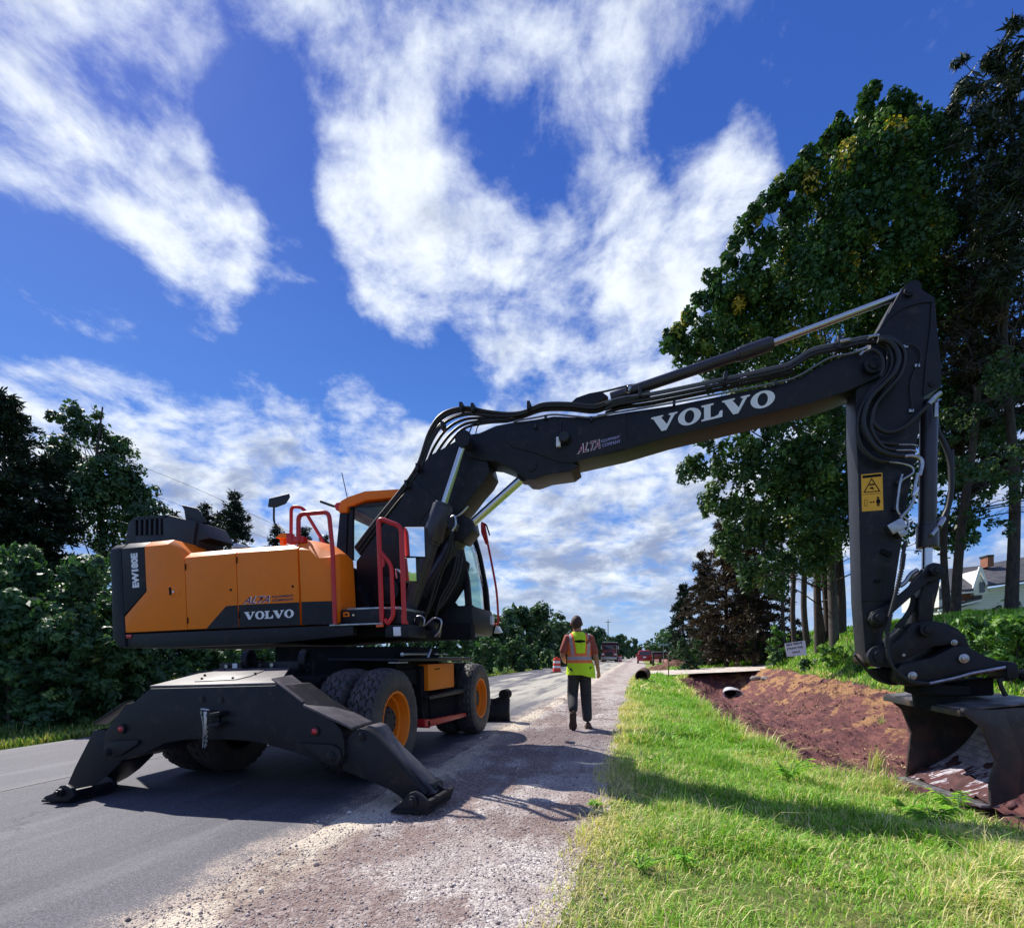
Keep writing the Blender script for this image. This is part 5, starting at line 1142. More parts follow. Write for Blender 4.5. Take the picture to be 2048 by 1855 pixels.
def fill(x, y, r, Z, rr, below):
    """lobes from the top of a bush down to the soil; below: metres from eye level to its foot (negative: use the terrain)"""
    if below < 0: b = gpt(x, Z); below = CAMH - b.z
    yg = (HY + below / Z * FPX) / 1.016 - .25 * r; lb = []
    n = int(max(8, (yg - y + r) / r * 7))
    for _ in range(min(n, 26)): lb.append((x + rr.uniform(-.95, .95) * r, rr.uniform(min(y - .55 * r, yg - .4 * r), max(yg, y + .3 * r)), r * rr.uniform(.36, .62)))
    return lb
# --- right side: maples, pines
tree('maple_tree', 'tall broad maple with yellow-tipped dark green leaves rising behind the boom', 'tree', 24,
     [(1695, 265, 52), (1770, 235, 55), (1655, 305, 50), (1725, 330, 90), (1810, 330, 80), (1600, 360, 40), (1640, 430, 75), (1740, 450, 110), (1840, 450, 90), (1565, 420, 38),
      (1560, 490, 58), (1505, 470, 34), (1600, 560, 110), (1750, 600, 120), (1870, 600, 100), (1480, 555, 52), (1440, 605, 46), (1490, 640, 90), (1392, 650, 40), (1352, 695, 32), (1420, 700, 70), (1320, 665, 22), (1850, 270, 45)] + [(x + 11, y + 8, 25) for x, y in [(1768, 190), (1690, 196), (1700, 178), (1640, 238), (1632, 262), (1578, 300), (1560, 330), (1520, 372), (1500, 395), (1455, 432), (1438, 470), (1425, 505), (1395, 540), (1375, 580), (1345, 612), (1318, 650), (1305, 672), (1735, 205), (1800, 215), (1835, 235), (1612, 275), (1540, 350), (1478, 410), (1405, 560)]],
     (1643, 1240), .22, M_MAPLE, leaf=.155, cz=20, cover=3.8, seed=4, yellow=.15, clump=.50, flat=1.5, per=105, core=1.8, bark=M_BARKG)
tree('maple_tree', 'lower dark green maple crown hanging below the boom, left of the stick', 'tree', 26,
     [(1560, 750, 110), (1680, 760, 120), (1800, 760, 110), (1470, 800, 60), (1390, 850, 42), (1365, 925, 40), (1440, 900, 55), (1530, 900, 85), (1640, 900, 100), (1420, 985, 48), (1490, 1010, 70), (1590, 1010, 90), (1700, 1000, 110),
      (1440, 1070, 42), (1510, 1120, 60), (1600, 1090, 60), (1900, 900, 110), (1930, 760, 110), (1870, 1040, 60)],
     (1622, 1243), .19, M_MAPLE, leaf=.17, cz=22, cover=3.2, seed=5, yellow=.02, clump=.50, flat=1.1, per=95, core=1.2)
# row of pine trunks on the lawn
for k, (x, xt, Z, r, lab) in enumerate([(1566, 1553, 29, .15, 'thin pine trunk leftmost of the row behind the straw sign'), (1590, 1573, 28, .17, 'slim pine trunk second from left in the row on the lawn'),
                          (1612, 1594, 26, .20, 'pine trunk in the middle of the row above the sign'), (1632, 1612, 26, .20, 'leaning pine trunk right of the middle of the row'),
                          (1655, 1640, 25, .25, 'thick pine trunk at the right of the row left of the stick'), (1545, 1530, 32, .12, 'thinnest far pine trunk beside the dark spruces')]):
    rng = np.random.default_rng(40 + k); B = gpt(x, Z); t = thing('pine_tree', tuple(B), lab, 'tree', 'row of pine trunks on the lawn')
    T = PZ(xt * 1.016, 930 * 1.016, Z); mb = MB(); limb(mb, B - Vector((0, 0, .2)), T, r, r * .6, rng, .02, 10)
    L = [(np.array(T) + rng.normal(size=3) * [.5, .6, .8], .9) for _ in range(4)]
    for i in range(9):
        q = B.lerp(T, rng.uniform(.35, .95)); e = q + Vector((rng.normal() * .9, rng.normal() * .9, rng.uniform(-.3, .4))); limb(mb, q, e, .025, .006, rng, n=5); L.append((np.array(e), rng.uniform(.18, .4)))
    V, F, TT = crown(L, .16, 1.6, rng, .35, .35); npmesh('crown', V, F, M_PINE, t, attr={'tint': TT}); mb.build('trunk', M_BARK, t, smooth=60)
# browned spruces by the road, far side of the driveway
conifer('spruce_tree', 'dark browned spruce standing left of the row of pine trunks', m=M_DEAD, seed=9, Rm=3.2, dens=.9, ragged=.5, needle=.30, **con_px(1430, 985, 36), group='browned spruces past the driveway')
conifer('spruce_tree', 'browned spruce nearest the road on the right side', m=M_DEAD, seed=10, Rm=3.0, dens=.9, ragged=.5, needle=.30, **con_px(1382, 1085, 42), group='browned spruces past the driveway')
conifer('spruce_tree', 'tall browned spruce rising behind the other two', m=M_DEAD, seed=11, Rm=3.6, dens=.8, ragged=.5, needle=.32, **con_px(1485, 980, 34), group='browned spruces past the driveway')
conifer('spruce_tree', 'short dark spruce at the roadside end of the browned spruces', m=M_NEEDLE, seed=12, Rm=2.4, dens=.9, ragged=.4, needle=.32, **con_px(1345, 1150, 52), group='browned spruces past the driveway')
# tall pines at the right edge
M_PINE2 = M_PINE
tree('pine_tree', 'tallest pine, dark against the sky at the right edge', 'tree', 19, [(1990, 45, 22), (1985, 95, 34), (1950, 115, 26), (2025, 130, 45), (1893, 118, 16), (1905, 165, 30), (1965, 180, 50), (2030, 230, 60), (1885, 215, 24), (1925, 250, 42), (1985, 290, 60), (1890, 285, 28), (1930, 350, 60), (2020, 370, 60), (1960, 440, 60), (2030, 480, 60), (1990, 540, 60)],
     (1990, 1160), .21, M_PINE, leaf=.30, ratio=.16, cover=3.4, seed=14, clump=.42, bark=M_BARK, twigs=2, cz=18)
tree('pine_tree', 'dark pine with browned lower boughs between the maple and the tallest pine', 'tree', 21, [(1900, 420, 50), (1940, 500, 60), (1890, 520, 50), (1920, 600, 60), (1990, 620, 60), (1900, 700, 60), (1970, 720, 70), (2030, 700, 50), (1930, 800, 60), (2010, 810, 60), (1890, 860, 40), (1980, 900, 50), (1925, 940, 40), (2030, 960, 30)],
     (1866, 1170), .15, M_DEAD, leaf=.30, ratio=.16, cover=2.6, seed=15, clump=.45, bark=M_BARK, twigs=4, cz=20)
# leaning trunk behind the stick with bare branches
t = None
rng = np.random.default_rng(60); B = gpt(1880, 20); t = thing('pine_tree', tuple(B), 'leaning dark pine trunk with bare branches behind the bucket cylinder', 'tree'); mb = MB()
T = PZ(1925 * 1.016, 760 * 1.016, 18.5); limb(mb, B - Vector((0, 0, .2)), T, .17, .10, rng, .03, 10)
for i in range(13):
    q = B.lerp(T, rng.uniform(.25, 1)); a = rng.uniform(-.6, .7); L_ = rng.uniform(1.2, 3.2); e = q + Vector((math.cos(a) * L_, math.sin(a) * L_ * .5, rng.uniform(-.2, 1.0))); m_ = q.lerp(e, .6) + Vector((0, 0, .2))
    mb.tube([q, m_, e], lambda s: .03 * (1 - s) + .005, 5, sub=4)
    for j in range(3):
        s0 = q.lerp(e, rng.uniform(.3, .95)); e2 = s0 + Vector((rng.uniform(.1, .8), rng.normal() * .3, rng.uniform(-.4, .5))); mb.tube([s0, s0.lerp(e2, .5) + Vector((0, 0, .08)), e2], .007, 4, sub=3)
mb.build('trunk', M_BARK, t, smooth=60)
L = [(np.array(PZ(x * 1.016, y * 1.016, 18 + rng.uniform(-1, 2))), r) for x, y, r in [(1900, 930, .8), (1950, 900, .9), (1920, 1010, .5), (1985, 960, .8), (1890, 830, 1.0), (1975, 820, 1.1), (1930, 720, 1.2), (2005, 720, 1.2), (1960, 1030, .35), (1900, 1060, .2), (1990, 1040, .4)]]
V, F, TT = crown(L, .15, 1.5, rng, .5, .5, yellow=.05); npmesh('crown', V, F, M_LEAFD, t, attr={'tint': TT})
# --- far trees along the road
for k, (x, y, r, Z, lab) in enumerate([(1300, 1262, 26, 75, 'green broadleaf tree far off on the right of the road'), (1318, 1250, 22, 68, 'yellow-green tree in front of the browned spruces far off')]):
    tree('broadleaf_tree', lab, 'tree', Z, [(x, y, r), (x + 14, y + 10, r * .8), (x - 12, y + 14, r * .7), (x + 4, y - 12, r * .6)], (x, 1295), .25, M_SHRUB, leaf=.5, cover=2.2, seed=70 + k, clump=.9)
FT = [(985, 1222, 30, 58, 'round dark tree beside the cab, left of the road'), (1040, 1215, 36, 60, 'tallest roadside tree left of the worker'), (1080, 1222, 32, 66, 'roadside tree just behind the worker'),
      (1112, 1240, 24, 72, 'smaller roadside tree behind the shoulder of the worker'), (1208, 1255, 22, 118, 'rounded far tree above the red truck'), (1236, 1268, 16, 150, 'low far tree past the red truck'), (1160, 1250, 24, 95, 'far tree right of the head of the worker'),
      (1010, 1245, 30, 54, 'lower bushy tree in the row left of the barrel'), (1062, 1250, 30, 62, 'bushy tree directly above the barrel'), (1135, 1255, 24, 80, 'bushy tree at the left elbow of the worker'), (1185, 1262, 20, 105, 'bushy far tree above the dump truck'),
      (960, 1215, 28, 52, 'tree just right of the cab glass'), (1222, 1268, 14, 135, 'far tree between the dump truck and the red vehicle'), (930, 1235, 28, 50, 'tree behind the cab'), (1250, 1276, 12, 170, 'farthest tree on the left of the road')]
for k, (x, y, r, Z, lab) in enumerate(FT):
    rr = np.random.default_rng(80 + k); lb = fill(x, y, r, Z, rr, 1.3)
    tree('broadleaf_tree', lab, 'tree', Z, lb, (x, 1300), .22, M_LEAFD, leaf=.28 + Z * .003, cover=3.0, seed=80 + k, clump=1.2, group='trees along the far left of the road')
# wood at the end of the road: reads as one mass
rng = np.random.default_rng(99); L = []
for k in range(90):
    Y_ = rng.uniform(170, 420); X_ = (rng.uniform(-60, -13) if k % 2 else rng.uniform(9, 60)) * Y_ / 200
    L.append((np.array([X_, Y_, rng.uniform(1, 6)]), rng.uniform(3, 6)))
for k in range(50): L.append((np.array([rng.uniform(-140, 60), rng.uniform(520, 600), rng.uniform(2, 10)]), rng.uniform(7, 11)))
V, F, TT = crown(L, 1.7, 1.5, rng, .7, 2.2); npmesh('woodland', V, F, M_LEAFD, attr={'tint': TT}, label='dark wooded ridge at the end of the road', cat='woodland', kind='stuff')
# --- left side
conifer('spruce_tree', 'large black spruce at the left edge of the picture', m=M_NEEDLE, seed=20, Rm=3.6, h0=.03, wh=.36, dens=1.2, ragged=.3, tr=.2, **con_px(8, 770, 19))
conifer('spruce_tree', 'dark spruce between the black spruce and the tall ash trees', m=M_NEEDLE, seed=21, Rm=3.2, h0=.03, wh=.4, dens=1.1, ragged=.35, tr=.2, **con_px(95, 900, 20))
tree('ash_tree', 'tall airy broadleaf tree with two leaders, left of the hood', 'tree', 21,
     [(140, 800, 22), (110, 820, 20), (165, 850, 30), (120, 870, 30), (190, 810, 13), (205, 850, 24), (235, 880, 32), (150, 920, 45), (215, 930, 45), (265, 930, 28), (290, 970, 26), (180, 985, 50), (250, 1000, 45), (305, 1000, 22), (140, 1020, 45), (225, 1060, 50), (300, 1040, 25), (150, 830, 28), (125, 900, 34), (210, 900, 36), (250, 950, 40), (180, 950, 50), (280, 1010, 36)],
     (200, 1300), .18, M_LEAFD, leaf=.16, cover=3.6, seed=22, clump=.6, twigs=3, ratio=.55, core=.6)
for k, (x, y, Z, R_, lab) in enumerate([(462, 962, 24, 1.9, 'sharp-topped spruce rising over the middle of the hood'), (402, 985, 26, 1.7, 'spruce just right of the exhaust stack'), (432, 1010, 29, 1.5, 'small spruce between the two over the hood'),
                                   (545, 1030, 30, 1.6, 'spruce top under the rear-view mirror of the excavator'), (602, 1035, 31, 1.6, 'spruce top seen through the red handrail'), (340, 1000, 27, 1.6, 'spruce hidden behind the engine cowl'), (640, 1050, 33, 1.4, 'spruce top left of the cab')]):
    conifer('spruce_tree', lab, m=M_NEEDLE, seed=24 + k, Rm=R_ * 1.9, h0=.03, wh=.34, dens=1.1, tuft=.15, needle=.20, power=1.05, ragged=.45, tr=.10, **con_px(x, y, Z), group='spruces seen over the hood')
SH = [(-60, 1150, 110, 10.5), (40, 1130, 75, 11), (120, 1150, 75, 10.6), (60, 1240, 90, 10), (150, 1260, 80, 10.6), (195, 1130, 55, 12), (20, 1340, 80, 9.8), (200, 1220, 70, 12), (250, 1200, 70, 13), (330, 1220, 70, 14), (280, 1290, 40, 12.5), (420, 1250, 55, 16), (360, 1300, 36, 14), (500, 1262, 50, 18), (570, 1265, 45, 20), (640, 1270, 40, 22), (460, 1300, 26, 17), (720, 1262, 44, 25), (800, 1262, 40, 28), (860, 1264, 38, 31), (890, 1272, 32, 33), (950, 1275, 30, 37), (1000, 1275, 28, 41), (1045, 1282, 20, 46), (1080, 1287, 14, 50), (1110, 1290, 12, 60)]
SLAB = ['leafy green shrub at the far left edge', 'silvery green shrub below the black spruce', 'sumac shrub with bright tips left of the counterweight', 'shrub low at the left edge over the grass', 'sumac shrub low beside the counterweight', 'yellow-tinged shrub at the foot of the ash tree',
        'lowest shrub at the left edge', 'dark shrub touching the counterweight', 'dark shrub behind the counterweight', 'shrub hidden behind the hood', 'low shrub under the rear of the excavator', 'shrub seen under the hood left of the lifting eyes', 'small shrub seen above the outrigger beam',
        'shrub seen between the lifting eyes', 'shrub behind the slew ring', 'shrub behind the wheels', 'small shrub over the top plate', 'shrub seen between the upper body and the wheels', 'shrub seen under the headlight of the excavator', 'shrub seen above the orange toolbox', 'shrub right of the cab base', 'grey-green shrub right of the front wheel', 'rounded shrub left of the striped barrel', 'low shrub behind the striped barrel', 'small shrub left of the worker', 'far low shrub behind the worker']
for k, (x, y, r, Z) in enumerate(SH):
    rr = np.random.default_rng(120 + k); lb = fill(x, y, r, Z, rr, 1.75)
    tree('shrub', SLAB[k], 'shrub', Z, lb, (x, 1400), .06, M_SHRUB, leaf=.075 + Z * .0045, cover=2.4, seed=120 + k, clump=.34, yellow=.05, ratio=.45, group='shrubs along the left verge', twigs=1)
# right bank shrubs
RS = [(1350, 1275, 26, 34, M_LEAFD, 'dark shrub at the foot of the browned spruces'), (1400, 1270, 28, 31, M_LEAFD, 'dark shrub behind the dirt heap'), (1470, 1215, 34, 28, M_SHRUB, 'upright rounded green bush in front of the spruces'), (1440, 1268, 24, 27, M_SUMAC, 'bright sumac patch on the bank past the driveway'),
      (1500, 1262, 26, 26, M_SUMAC, 'bright green sumac patch left of the straw sign'), (1400, 1292, 22, 29, M_SUMAC, 'low bright green patch behind the driveway'), (1540, 1290, 24, 20, M_SHRUB, 'grey-green weeds left of the straw sign'), (1530, 1245, 16, 24, M_SUMAC, 'yellow-green bush above the sign'),
      (1640, 1290, 24, 16, M_SUMAC, 'young sumac plant right of the straw sign'), (1600, 1312, 22, 15, M_SHRUB, 'weeds at the foot of the straw sign'), (1940, 1235, 46, 12.5, M_SUMAC, 'bright sumac bush in front of the house'), (2005, 1235, 55, 11.5, M_SUMAC, 'bright sumac bush at the right edge'), (1900, 1275, 40, 12, M_SHRUB, 'dark green bush right of the coupler'), (1985, 1320, 40, 11, M_SUMAC, 'low leafy plants at the right edge under the sumac'),
      (1985, 1195, 22, 20, M_LEAFD, 'dark bush against the wall of the house'), (1700, 1318, 16, 15, M_SHRUB, 'low weeds left of the stick on the rim of the ditch')]
for k, (x, y, r, Z, m_, lab) in enumerate(RS):
    rt_ = (x * 1.016 - HX) / FPX * CA - SA
    if rt_ > .2: Z = max(Z, 7.9 / rt_)
    elif Z < 37 and x > 1380: Z = 40
    rr = np.random.default_rng(160 + k); lb = fill(x, y, r, Z, rr, -.5)
    tree('shrub', lab, 'shrub', Z, lb, (x, 1400), .04, m_, leaf=.12 + Z * .004, cover=2.2, seed=160 + k, clump=.34, yellow=.03, ratio=.42, group='shrubs on the right bank', twigs=1)
# --- grass blades
M_BLADE = leaf_mat('grass_blades', [(0, (.11, .28, .02)), (.45, (.24, .50, .04)), (.7, (.46, .64, .09)), (.82, (.66, .60, .25)), (1, (.86, .70, .40))], .3, .55)
def blades(name, pts, h, w, rng, m, dryf, lab, cat='grass', lean=.5, upk=1.0):
    n = len(pts); a = rng.uniform(0, 6.283, n); d = np.stack([np.cos(a), np.sin(a), 0 * a], 1); s = np.stack([-np.sin(a), np.cos(a), 0 * a], 1)
    hh = (h * rng.uniform(.45, 1.25, n))[:, None]; ww = (w * rng.uniform(.6, 1.3, n))[:, None]; ln = (lean * rng.uniform(.1, 1.6, n))[:, None]; up = np.array([0, 0, upk])
    p1 = pts + up * hh * .55 + d * hh * ln * .35; p2 = pts + up * hh * (1 - .25 * ln) + d * hh * ln
    V = np.stack([pts - s * ww / 2, pts + s * ww / 2, p1 + s * ww * .4, p1 - s * ww * .4, p2], 1).reshape(-1, 3)
    i = np.arange(n)[:, None] * 5; F = np.concatenate([i + [0, 1, 2], i + [0, 2, 3], i + [3, 2, 4]]).astype(int)
    dry = np.clip(dryf, 0, 1); t = np.where(rng.uniform(size=n) < dry, rng.uniform(.74, 1.0, n), rng.uniform(0, .66, n))
    return npmesh(name, V, F, m, attr={'tint': np.repeat(t, 5)}, label=lab, cat=cat, kind='stuff')
def scatter(x0f, x1f, y0, y1, n, rng, p=1.6):
    y = y0 * (y1 / y0) ** (rng.uniform(size=n) ** (1 / p) if False else rng.uniform(size=n)); t = rng.uniform(size=n); a, b = x0f(y), x1f(y); x = a + (b - a) * t
    return x, y
rng = np.random.default_rng(5); pp = []
def dryness(x, y):
    f = fbm(x, y, 31, 1.1, 5); e = np.exp(-np.maximum(x - grass_l(y), 0) / .28); near = sstep(y, 7.5, 3.5) * .30
    lp = np.exp(-np.maximum(lip(y) - x, 0) / .14)
    return .05 + .42 * sstep(f, .0, .7) + .70 * e + .75 * near + .5 * lp * sstep(y, 6, 9)
for (y0, y1, n, h, w) in ((1.1, 3.0, 52000, .060, .0045), (3.0, 7.0, 80000, .075, .0065), (7.0, 16.0, 60000, .10, .012), (16, 33, 24000, .12, .03)):
    x, y = scatter(lambda q: grass_l(q) - .14, lambda q: lip(q) + .06, y0, y1, n, rng)
    keep = rng.uniform(size=n) < np.clip(.12 + 1.1 * (1 - np.exp(-np.maximum(x - grass_l(y) + .12, 0) / .22)), 0, 1) * np.clip(.42 + .8 * sstep(fbm(x, y, 33, 2.4, 5), -.55, .35), 0, 1)
    x, y = x[keep], y[keep]; hh = h * (.75 + .9 * sstep(fbm(x, y, 34, 2.6, 4), -.1, .8)) * np.where(rng.uniform(size=len(x)) < .07, 1.7, 1.0) * (1 + .5 * sstep(x, lip(y) - .3, lip(y)))
    pp.append((x, y, hh, np.full(len(x), w)))
x = np.concatenate([q[0] for q in pp]); y = np.concatenate([q[1] for q in pp]); hh = np.concatenate([q[2] for q in pp]); ww = np.concatenate([q[3] for q in pp])
blades('verge_grass', np.stack([x, y, hgt(x, y) + relief(x, y) - .004], 1), hh, ww, rng, M_BLADE, dryness(x, y), 'mown green and straw-coloured grass of the near verge', lean=.95)
# dry straw lying in the ditch and on the bank
x, y = scatter(lambda q: lip(q) - .05, lambda q: rim(q) + .5, 4.5, 32, 20000, rng); k = fbm(x, y, 36, .9, 4) + .9 * sstep(x, 4.6, 7.0) + .9 * np.exp(-(x - lip(y)) / .2) >  .62
x, y = x[k], y[k]; blades('ditch_straw', np.stack([x, y, hgt(x, y) + relief(x, y)], 1), .07 + .02 * y ** .5, .004 + .0011 * y, rng, M_STRAW, np.full(len(x), .5), 'loose dry straw scattered over the raw ditch', 'straw', lean=1.4, upk=.22)
# rough grass on the rim of the ditch and under the trees
x, y = scatter(rim, lambda q: rim(q) + 7, 6, 34, 42000, rng)
blades('bank_grass', np.stack([x, y, hgt(x, y) + relief(x, y)], 1), .16 + .10 * sstep(fbm(x, y, 37, .8, 3), 0, .8), .010 + .0014 * y, rng, M_BLADE, .10 + .5 * np.exp(-(x - rim(y)) / .35), 'rough green grass on the far bank of the ditch', lean=.7)
M_ROUGH = leaf_mat('rough_grass', [(0, (.03, .08, .015)), (.5, (.09, .20, .03)), (.7, (.22, .32, .05)), (1, (.5, .42, .16))], .3)
x, y = scatter(lambda q: -9.1 - 3.2 + 0 * q, lambda q: -8.78 + 0 * q, 4, 60, 60000, rng)
blades('left_verge_grass', np.stack([x, y, hgt(x, y) + relief(x, y)], 1), .15 + .35 * sstep(-x, 9.6, 11.5), .010 + .0016 * y, rng, M_ROUGH, .22 + .4 * sstep(x, -9.3, -8.9), 'tall green grass along the left edge of the road', lean=.5)
x, y = scatter(lambda q: rim(q) * 0 + 2.2, lambda q: 0 * q + 14, 38, 60, 16000, rng)
blades('far_bank_grass', np.stack([x, y, hgt(x, y) + relief(x, y)], 1), .45, .06, rng, M_BLADE, .08, 'bright grass beyond the driveway', lean=.5)
# --- single plants on the lip of the ditch
def plant(name, lab, x, y, n, h, leaf, m, seed, cat='plant', up=.5, group=None):
    rng = np.random.default_rng(seed); B = Vector((x, y, H(x, y))); t = thing(name, tuple(B), lab, cat, group); mb = MB(); C, A = [], []
    for k in range(n):
        a = rng.uniform(0, 6.28); L = h * rng.uniform(.6, 1.1); d = Vector((math.cos(a), math.sin(a), 0)); e = B + d * L * rng.uniform(.35, 1.1) + Vector((0, 0, L * rng.uniform(.45, .95))); m_ = B.lerp(e, .5) + Vector((0, 0, L * .18))
        mb.tube([B, m_, e], .004, 5, sub=3)
        for j in range(6):
            s = .35 + .62 * j / 5; p = B.lerp(e, s) + Vector((0, 0, .12 * L * 4 * s * (1 - s)))
            for sg in (-1, 1):
                dd = Vector((-d.y, d.x, 0)) * sg + d * .5 + Vector((0, 0, rng.uniform(-.1, .35))); C.append(p); A.append(dd.normalized())
        C.append(e); A.append((d + Vector((0, 0, .4))).normalized())
    C, A = np.array(C), np.array(A); nn = len(C); side = unit(np.cross(A, [0, 0, 1])); L = (leaf * .62 * rng.uniform(.6, 1.2, nn))[:, None]; dn = np.array([0, 0, -.28])
    V = np.stack([C, C + A * L * .45 + side * L * .15, C + A * L + dn * L, C + A * L * .45 - side * L * .15], 1).reshape(-1, 3)
    npmesh('leaves', V, np.arange(4 * nn).reshape(nn, 4), m, t, attr={'tint': np.repeat(rng.uniform(.1, 1, nn), 4)})
    mb.build('stem', m, t, smooth=60); return t
def gp2(x, y, dz=0):     # display pixel on the (iterated) ground
    x, y = x * 1.016, y * 1.016; z = 0
    for _ in range(30):
        p = GR(x, y, z); z = z * .5 + .5 * H(p.x, p.y)
    return p
for k, (px_, py_, n, h, lf, m_, lab) in enumerate([(1550, 1535, 9, .26, .13, M_WEED, 'bushy green weed on the lip of the ditch mid-verge'), (1835, 1622, 7, .20, .15, M_WEED, 'broad-leaved green plant in the grass before the bucket'), (1885, 1600, 6, .22, .14, M_WEED, 'yellow-green sumac sprout just left of the bucket foot'),
                              (1790, 1600, 6, .20, .12, M_WEED, 'green sprout at the lip left of the bucket'), (1300, 1512, 9, .2, .05, M_WEED, 'tall dark weed in the shadow on the verge'), (1345, 1700, 6, .10, .07, M_WEED, 'small broad weed in the middle of the near grass'), (1170, 1585, 8, .05, .07, M_WEED, 'flat weed at the gravel edge'), (1260, 1715, 10, .12, .05, M_WEED, 'bright tuft in the near grass')]):
    p = gp2(px_, py_); plant('weed_plant', lab, p.x, p.y, n, h, lf, m_, 200 + k, group='weeds on the verge')
for k, (px_, py_, n, h, lab) in enumerate([(1725, 1515, 26, .42, 'tall dry grass tuft in the ditch left of the bucket'), (1737, 1425, 14, .22, 'small dry grass tuft higher in the ditch')]):
    p = gp2(px_, py_); r_ = np.random.default_rng(300 + k); pts = np.array(p)[None] + r_.normal(size=(n * 2, 3)) * [.05, .05, 0]
    o = blades('dry_tuft', pts, np.full(n * 2, h), np.full(n * 2, .014), r_, M_BLADE, np.full(n * 2, .75), lab, 'grass tuft', lean=.45); del o['kind']; o['group'] = 'dry tufts in the ditch'
# --- loose stones on the shoulder
rng = np.random.default_rng(8); ico = [(0, 0, 1), (.9, 0, .1), (.28, .85, .1), (-.72, .53, .1), (-.72, -.53, .1), (.28, -.85, .1), (0, 0, -.6)]; icf = [(0, 1, 2), (0, 2, 3), (0, 3, 4), (0, 4, 5), (0, 5, 1), (6, 2, 1), (6, 3, 2), (6, 4, 3), (6, 5, 4), (6, 1, 5)]
n = 34000; x, y = scatter(lambda q: road_r(q) - .12, lambda q: grass_l(q) + .25, 1.3, 14, n, rng); sz = rng.lognormal(-5.45, .42, n) * (.8 + .05 * y); base = np.array(ico)
sz = np.where(rng.uniform(size=n) < .012, sz * 2.0, sz)
V = base[None] * sz[:, None, None] * rng.uniform(.55, 1.2, (n, 7, 3)) + np.stack([x, y, hgt(x, y) + relief(x, y) + sz * .15], 1)[:, None, :]
F = (np.array(icf)[None] + (np.arange(n) * 7)[:, None, None]).reshape(-1, 3)
M_STONE = leaf_mat('stones', [(0, (.18, .14, .14)), (.3, (.36, .29, .27)), (.7, (.52, .44, .39)), (1, (.70, .63, .56))], 0, .8)
npmesh('loose_gravel', V.reshape(-1, 3), F, M_STONE, attr={'tint': np.repeat(rng.uniform(0, 1, n), 7)}, label='loose pale stones on the gravel shoulder', cat='gravel', kind='stuff')
n = 7000; x, y = scatter(lip, rim, 4.2, 26, n, rng); sz = rng.lognormal(-4.3, .6, n) * (.6 + .03 * y)
V = base[None] * sz[:, None, None] * rng.uniform(.55, 1.2, (n, 7, 3)) + np.stack([x, y, hgt(x, y) + relief(x, y)], 1)[:, None, :]
F = (np.array(icf)[None] + (np.arange(n) * 7)[:, None, None]).reshape(-1, 3)
npmesh('clods', V.reshape(-1, 3), F, M_MUD, label='clods of red-brown earth in the ditch', cat='earth', kind='stuff')
# ---------------------------------------------------------------- house behind the sumacs
ZF[11] = (1800, 900, 3.653)
HYY = 40.0
hs_ = thing('house', tuple(P(1960, 1300, HYY)), 'white farmhouse with grey gabled roof and red chimney behind the trees at the right', 'house')
M_SIDE, g, pos, b = base_mat('white_siding'); sx = g.n('ShaderNodeSeparateXYZ'); g.put(sx.inputs[0], pos)
g.put(b.inputs['Base Color'], g.mix(g.sm(g.m('FRACT', g.m('MULTIPLY', sx.outputs[2], 5.5)), .86, .98), (.74, .73, .68), (.40, .39, .38))); b.inputs['Roughness'].default_value = .7
M_ROOF = mat('grey_shingles', (.075, .075, .085), .85, col2=(.04, .04, .05), vs=3, bump=.5, bs=12)
M_BRICK = mat('red_brick', (.30, .12, .07), .85, var=.3, vs=8)
M_WIN = mat('window_pane', (.03, .035, .045), .1, spec=.8)
def hp(pts, d, name, m, dy=0, par=hs_): return MB().prism(zz(11, pts, HYY + dy), d).build(name, m, par, smooth=0)
hp([(285, 1145), (285, 1000), (305, 965), (340, 1010), (375, 1048), (375, 1120)], 5, 'gable_wall', M_SIDE)
hp([(376, 1048), (530, 1035), (545, 1080), (376, 1118)], 4.6, 'brick_wall', M_BRICK, .2)
hp([(490, 1030), (840, 980), (1000, 960), (1000, 1300), (490, 1300)], 4, 'wall', M_SIDE, .5)
hp([(300, 1170), (372, 1165), (600, 1110), (600, 1300), (300, 1300)], 4, 'wall', M_SIDE, .3)
rw = []
def roofp(front, back, name='roof'):
    a = zz(11, front, HYY - .4); c = zz(11, back, HYY + 3.5); return MB().slab(a + c[::-1], (0, 0, .12)).build(name, M_ROOF, hs_, smooth=0)
roofp([(368, 1040), (538, 1024)], [(325, 880), (590, 856)]); roofp([(640, 996), (1000, 950)], [(590, 852), (1000, 775)]); roofp([(283, 1160), (600, 1085)], [(300, 1140), (600, 1045)], 'porch_roof')
hp([(298, 962), (306, 966), (376, 1046), (370, 1052), (298, 975)], .1, 'bargeboard', M_WHITE, -.35)
pk = hp([(540, 1025), (592, 868), (640, 985), (640, 1050), (540, 1060)], 3.2, 'gable_wall', M_SIDE, -.2)
hp([(582, 850), (600, 850), (646, 985), (632, 990), (590, 880), (540, 1028), (526, 1028)], .12, 'bargeboard', M_WHITE, -.35)
hp([(584, 965), (622, 960), (622, 1035), (586, 1040)], .08, 'window', M_WIN, -.26); hp([(288, 1010), (325, 1005), (325, 1086), (288, 1090)], .06, 'window', M_WIN, -.06)
hp([(322, 1190), (368, 1188), (368, 1245), (322, 1250)], .06, 'window', M_WIN, .2); hp([(660, 1010), (780, 985), (780, 998), (660, 1022)], .1, 'gutter', M_WHITE, .2)
hp([(282, 1163), (600, 1090), (600, 1100), (282, 1175)], .1, 'gutter', M_WHITE, -.42); hp([(368, 1046), (538, 1030), (538, 1040), (368, 1055)], .1, 'gutter', M_WHITE, -.42)
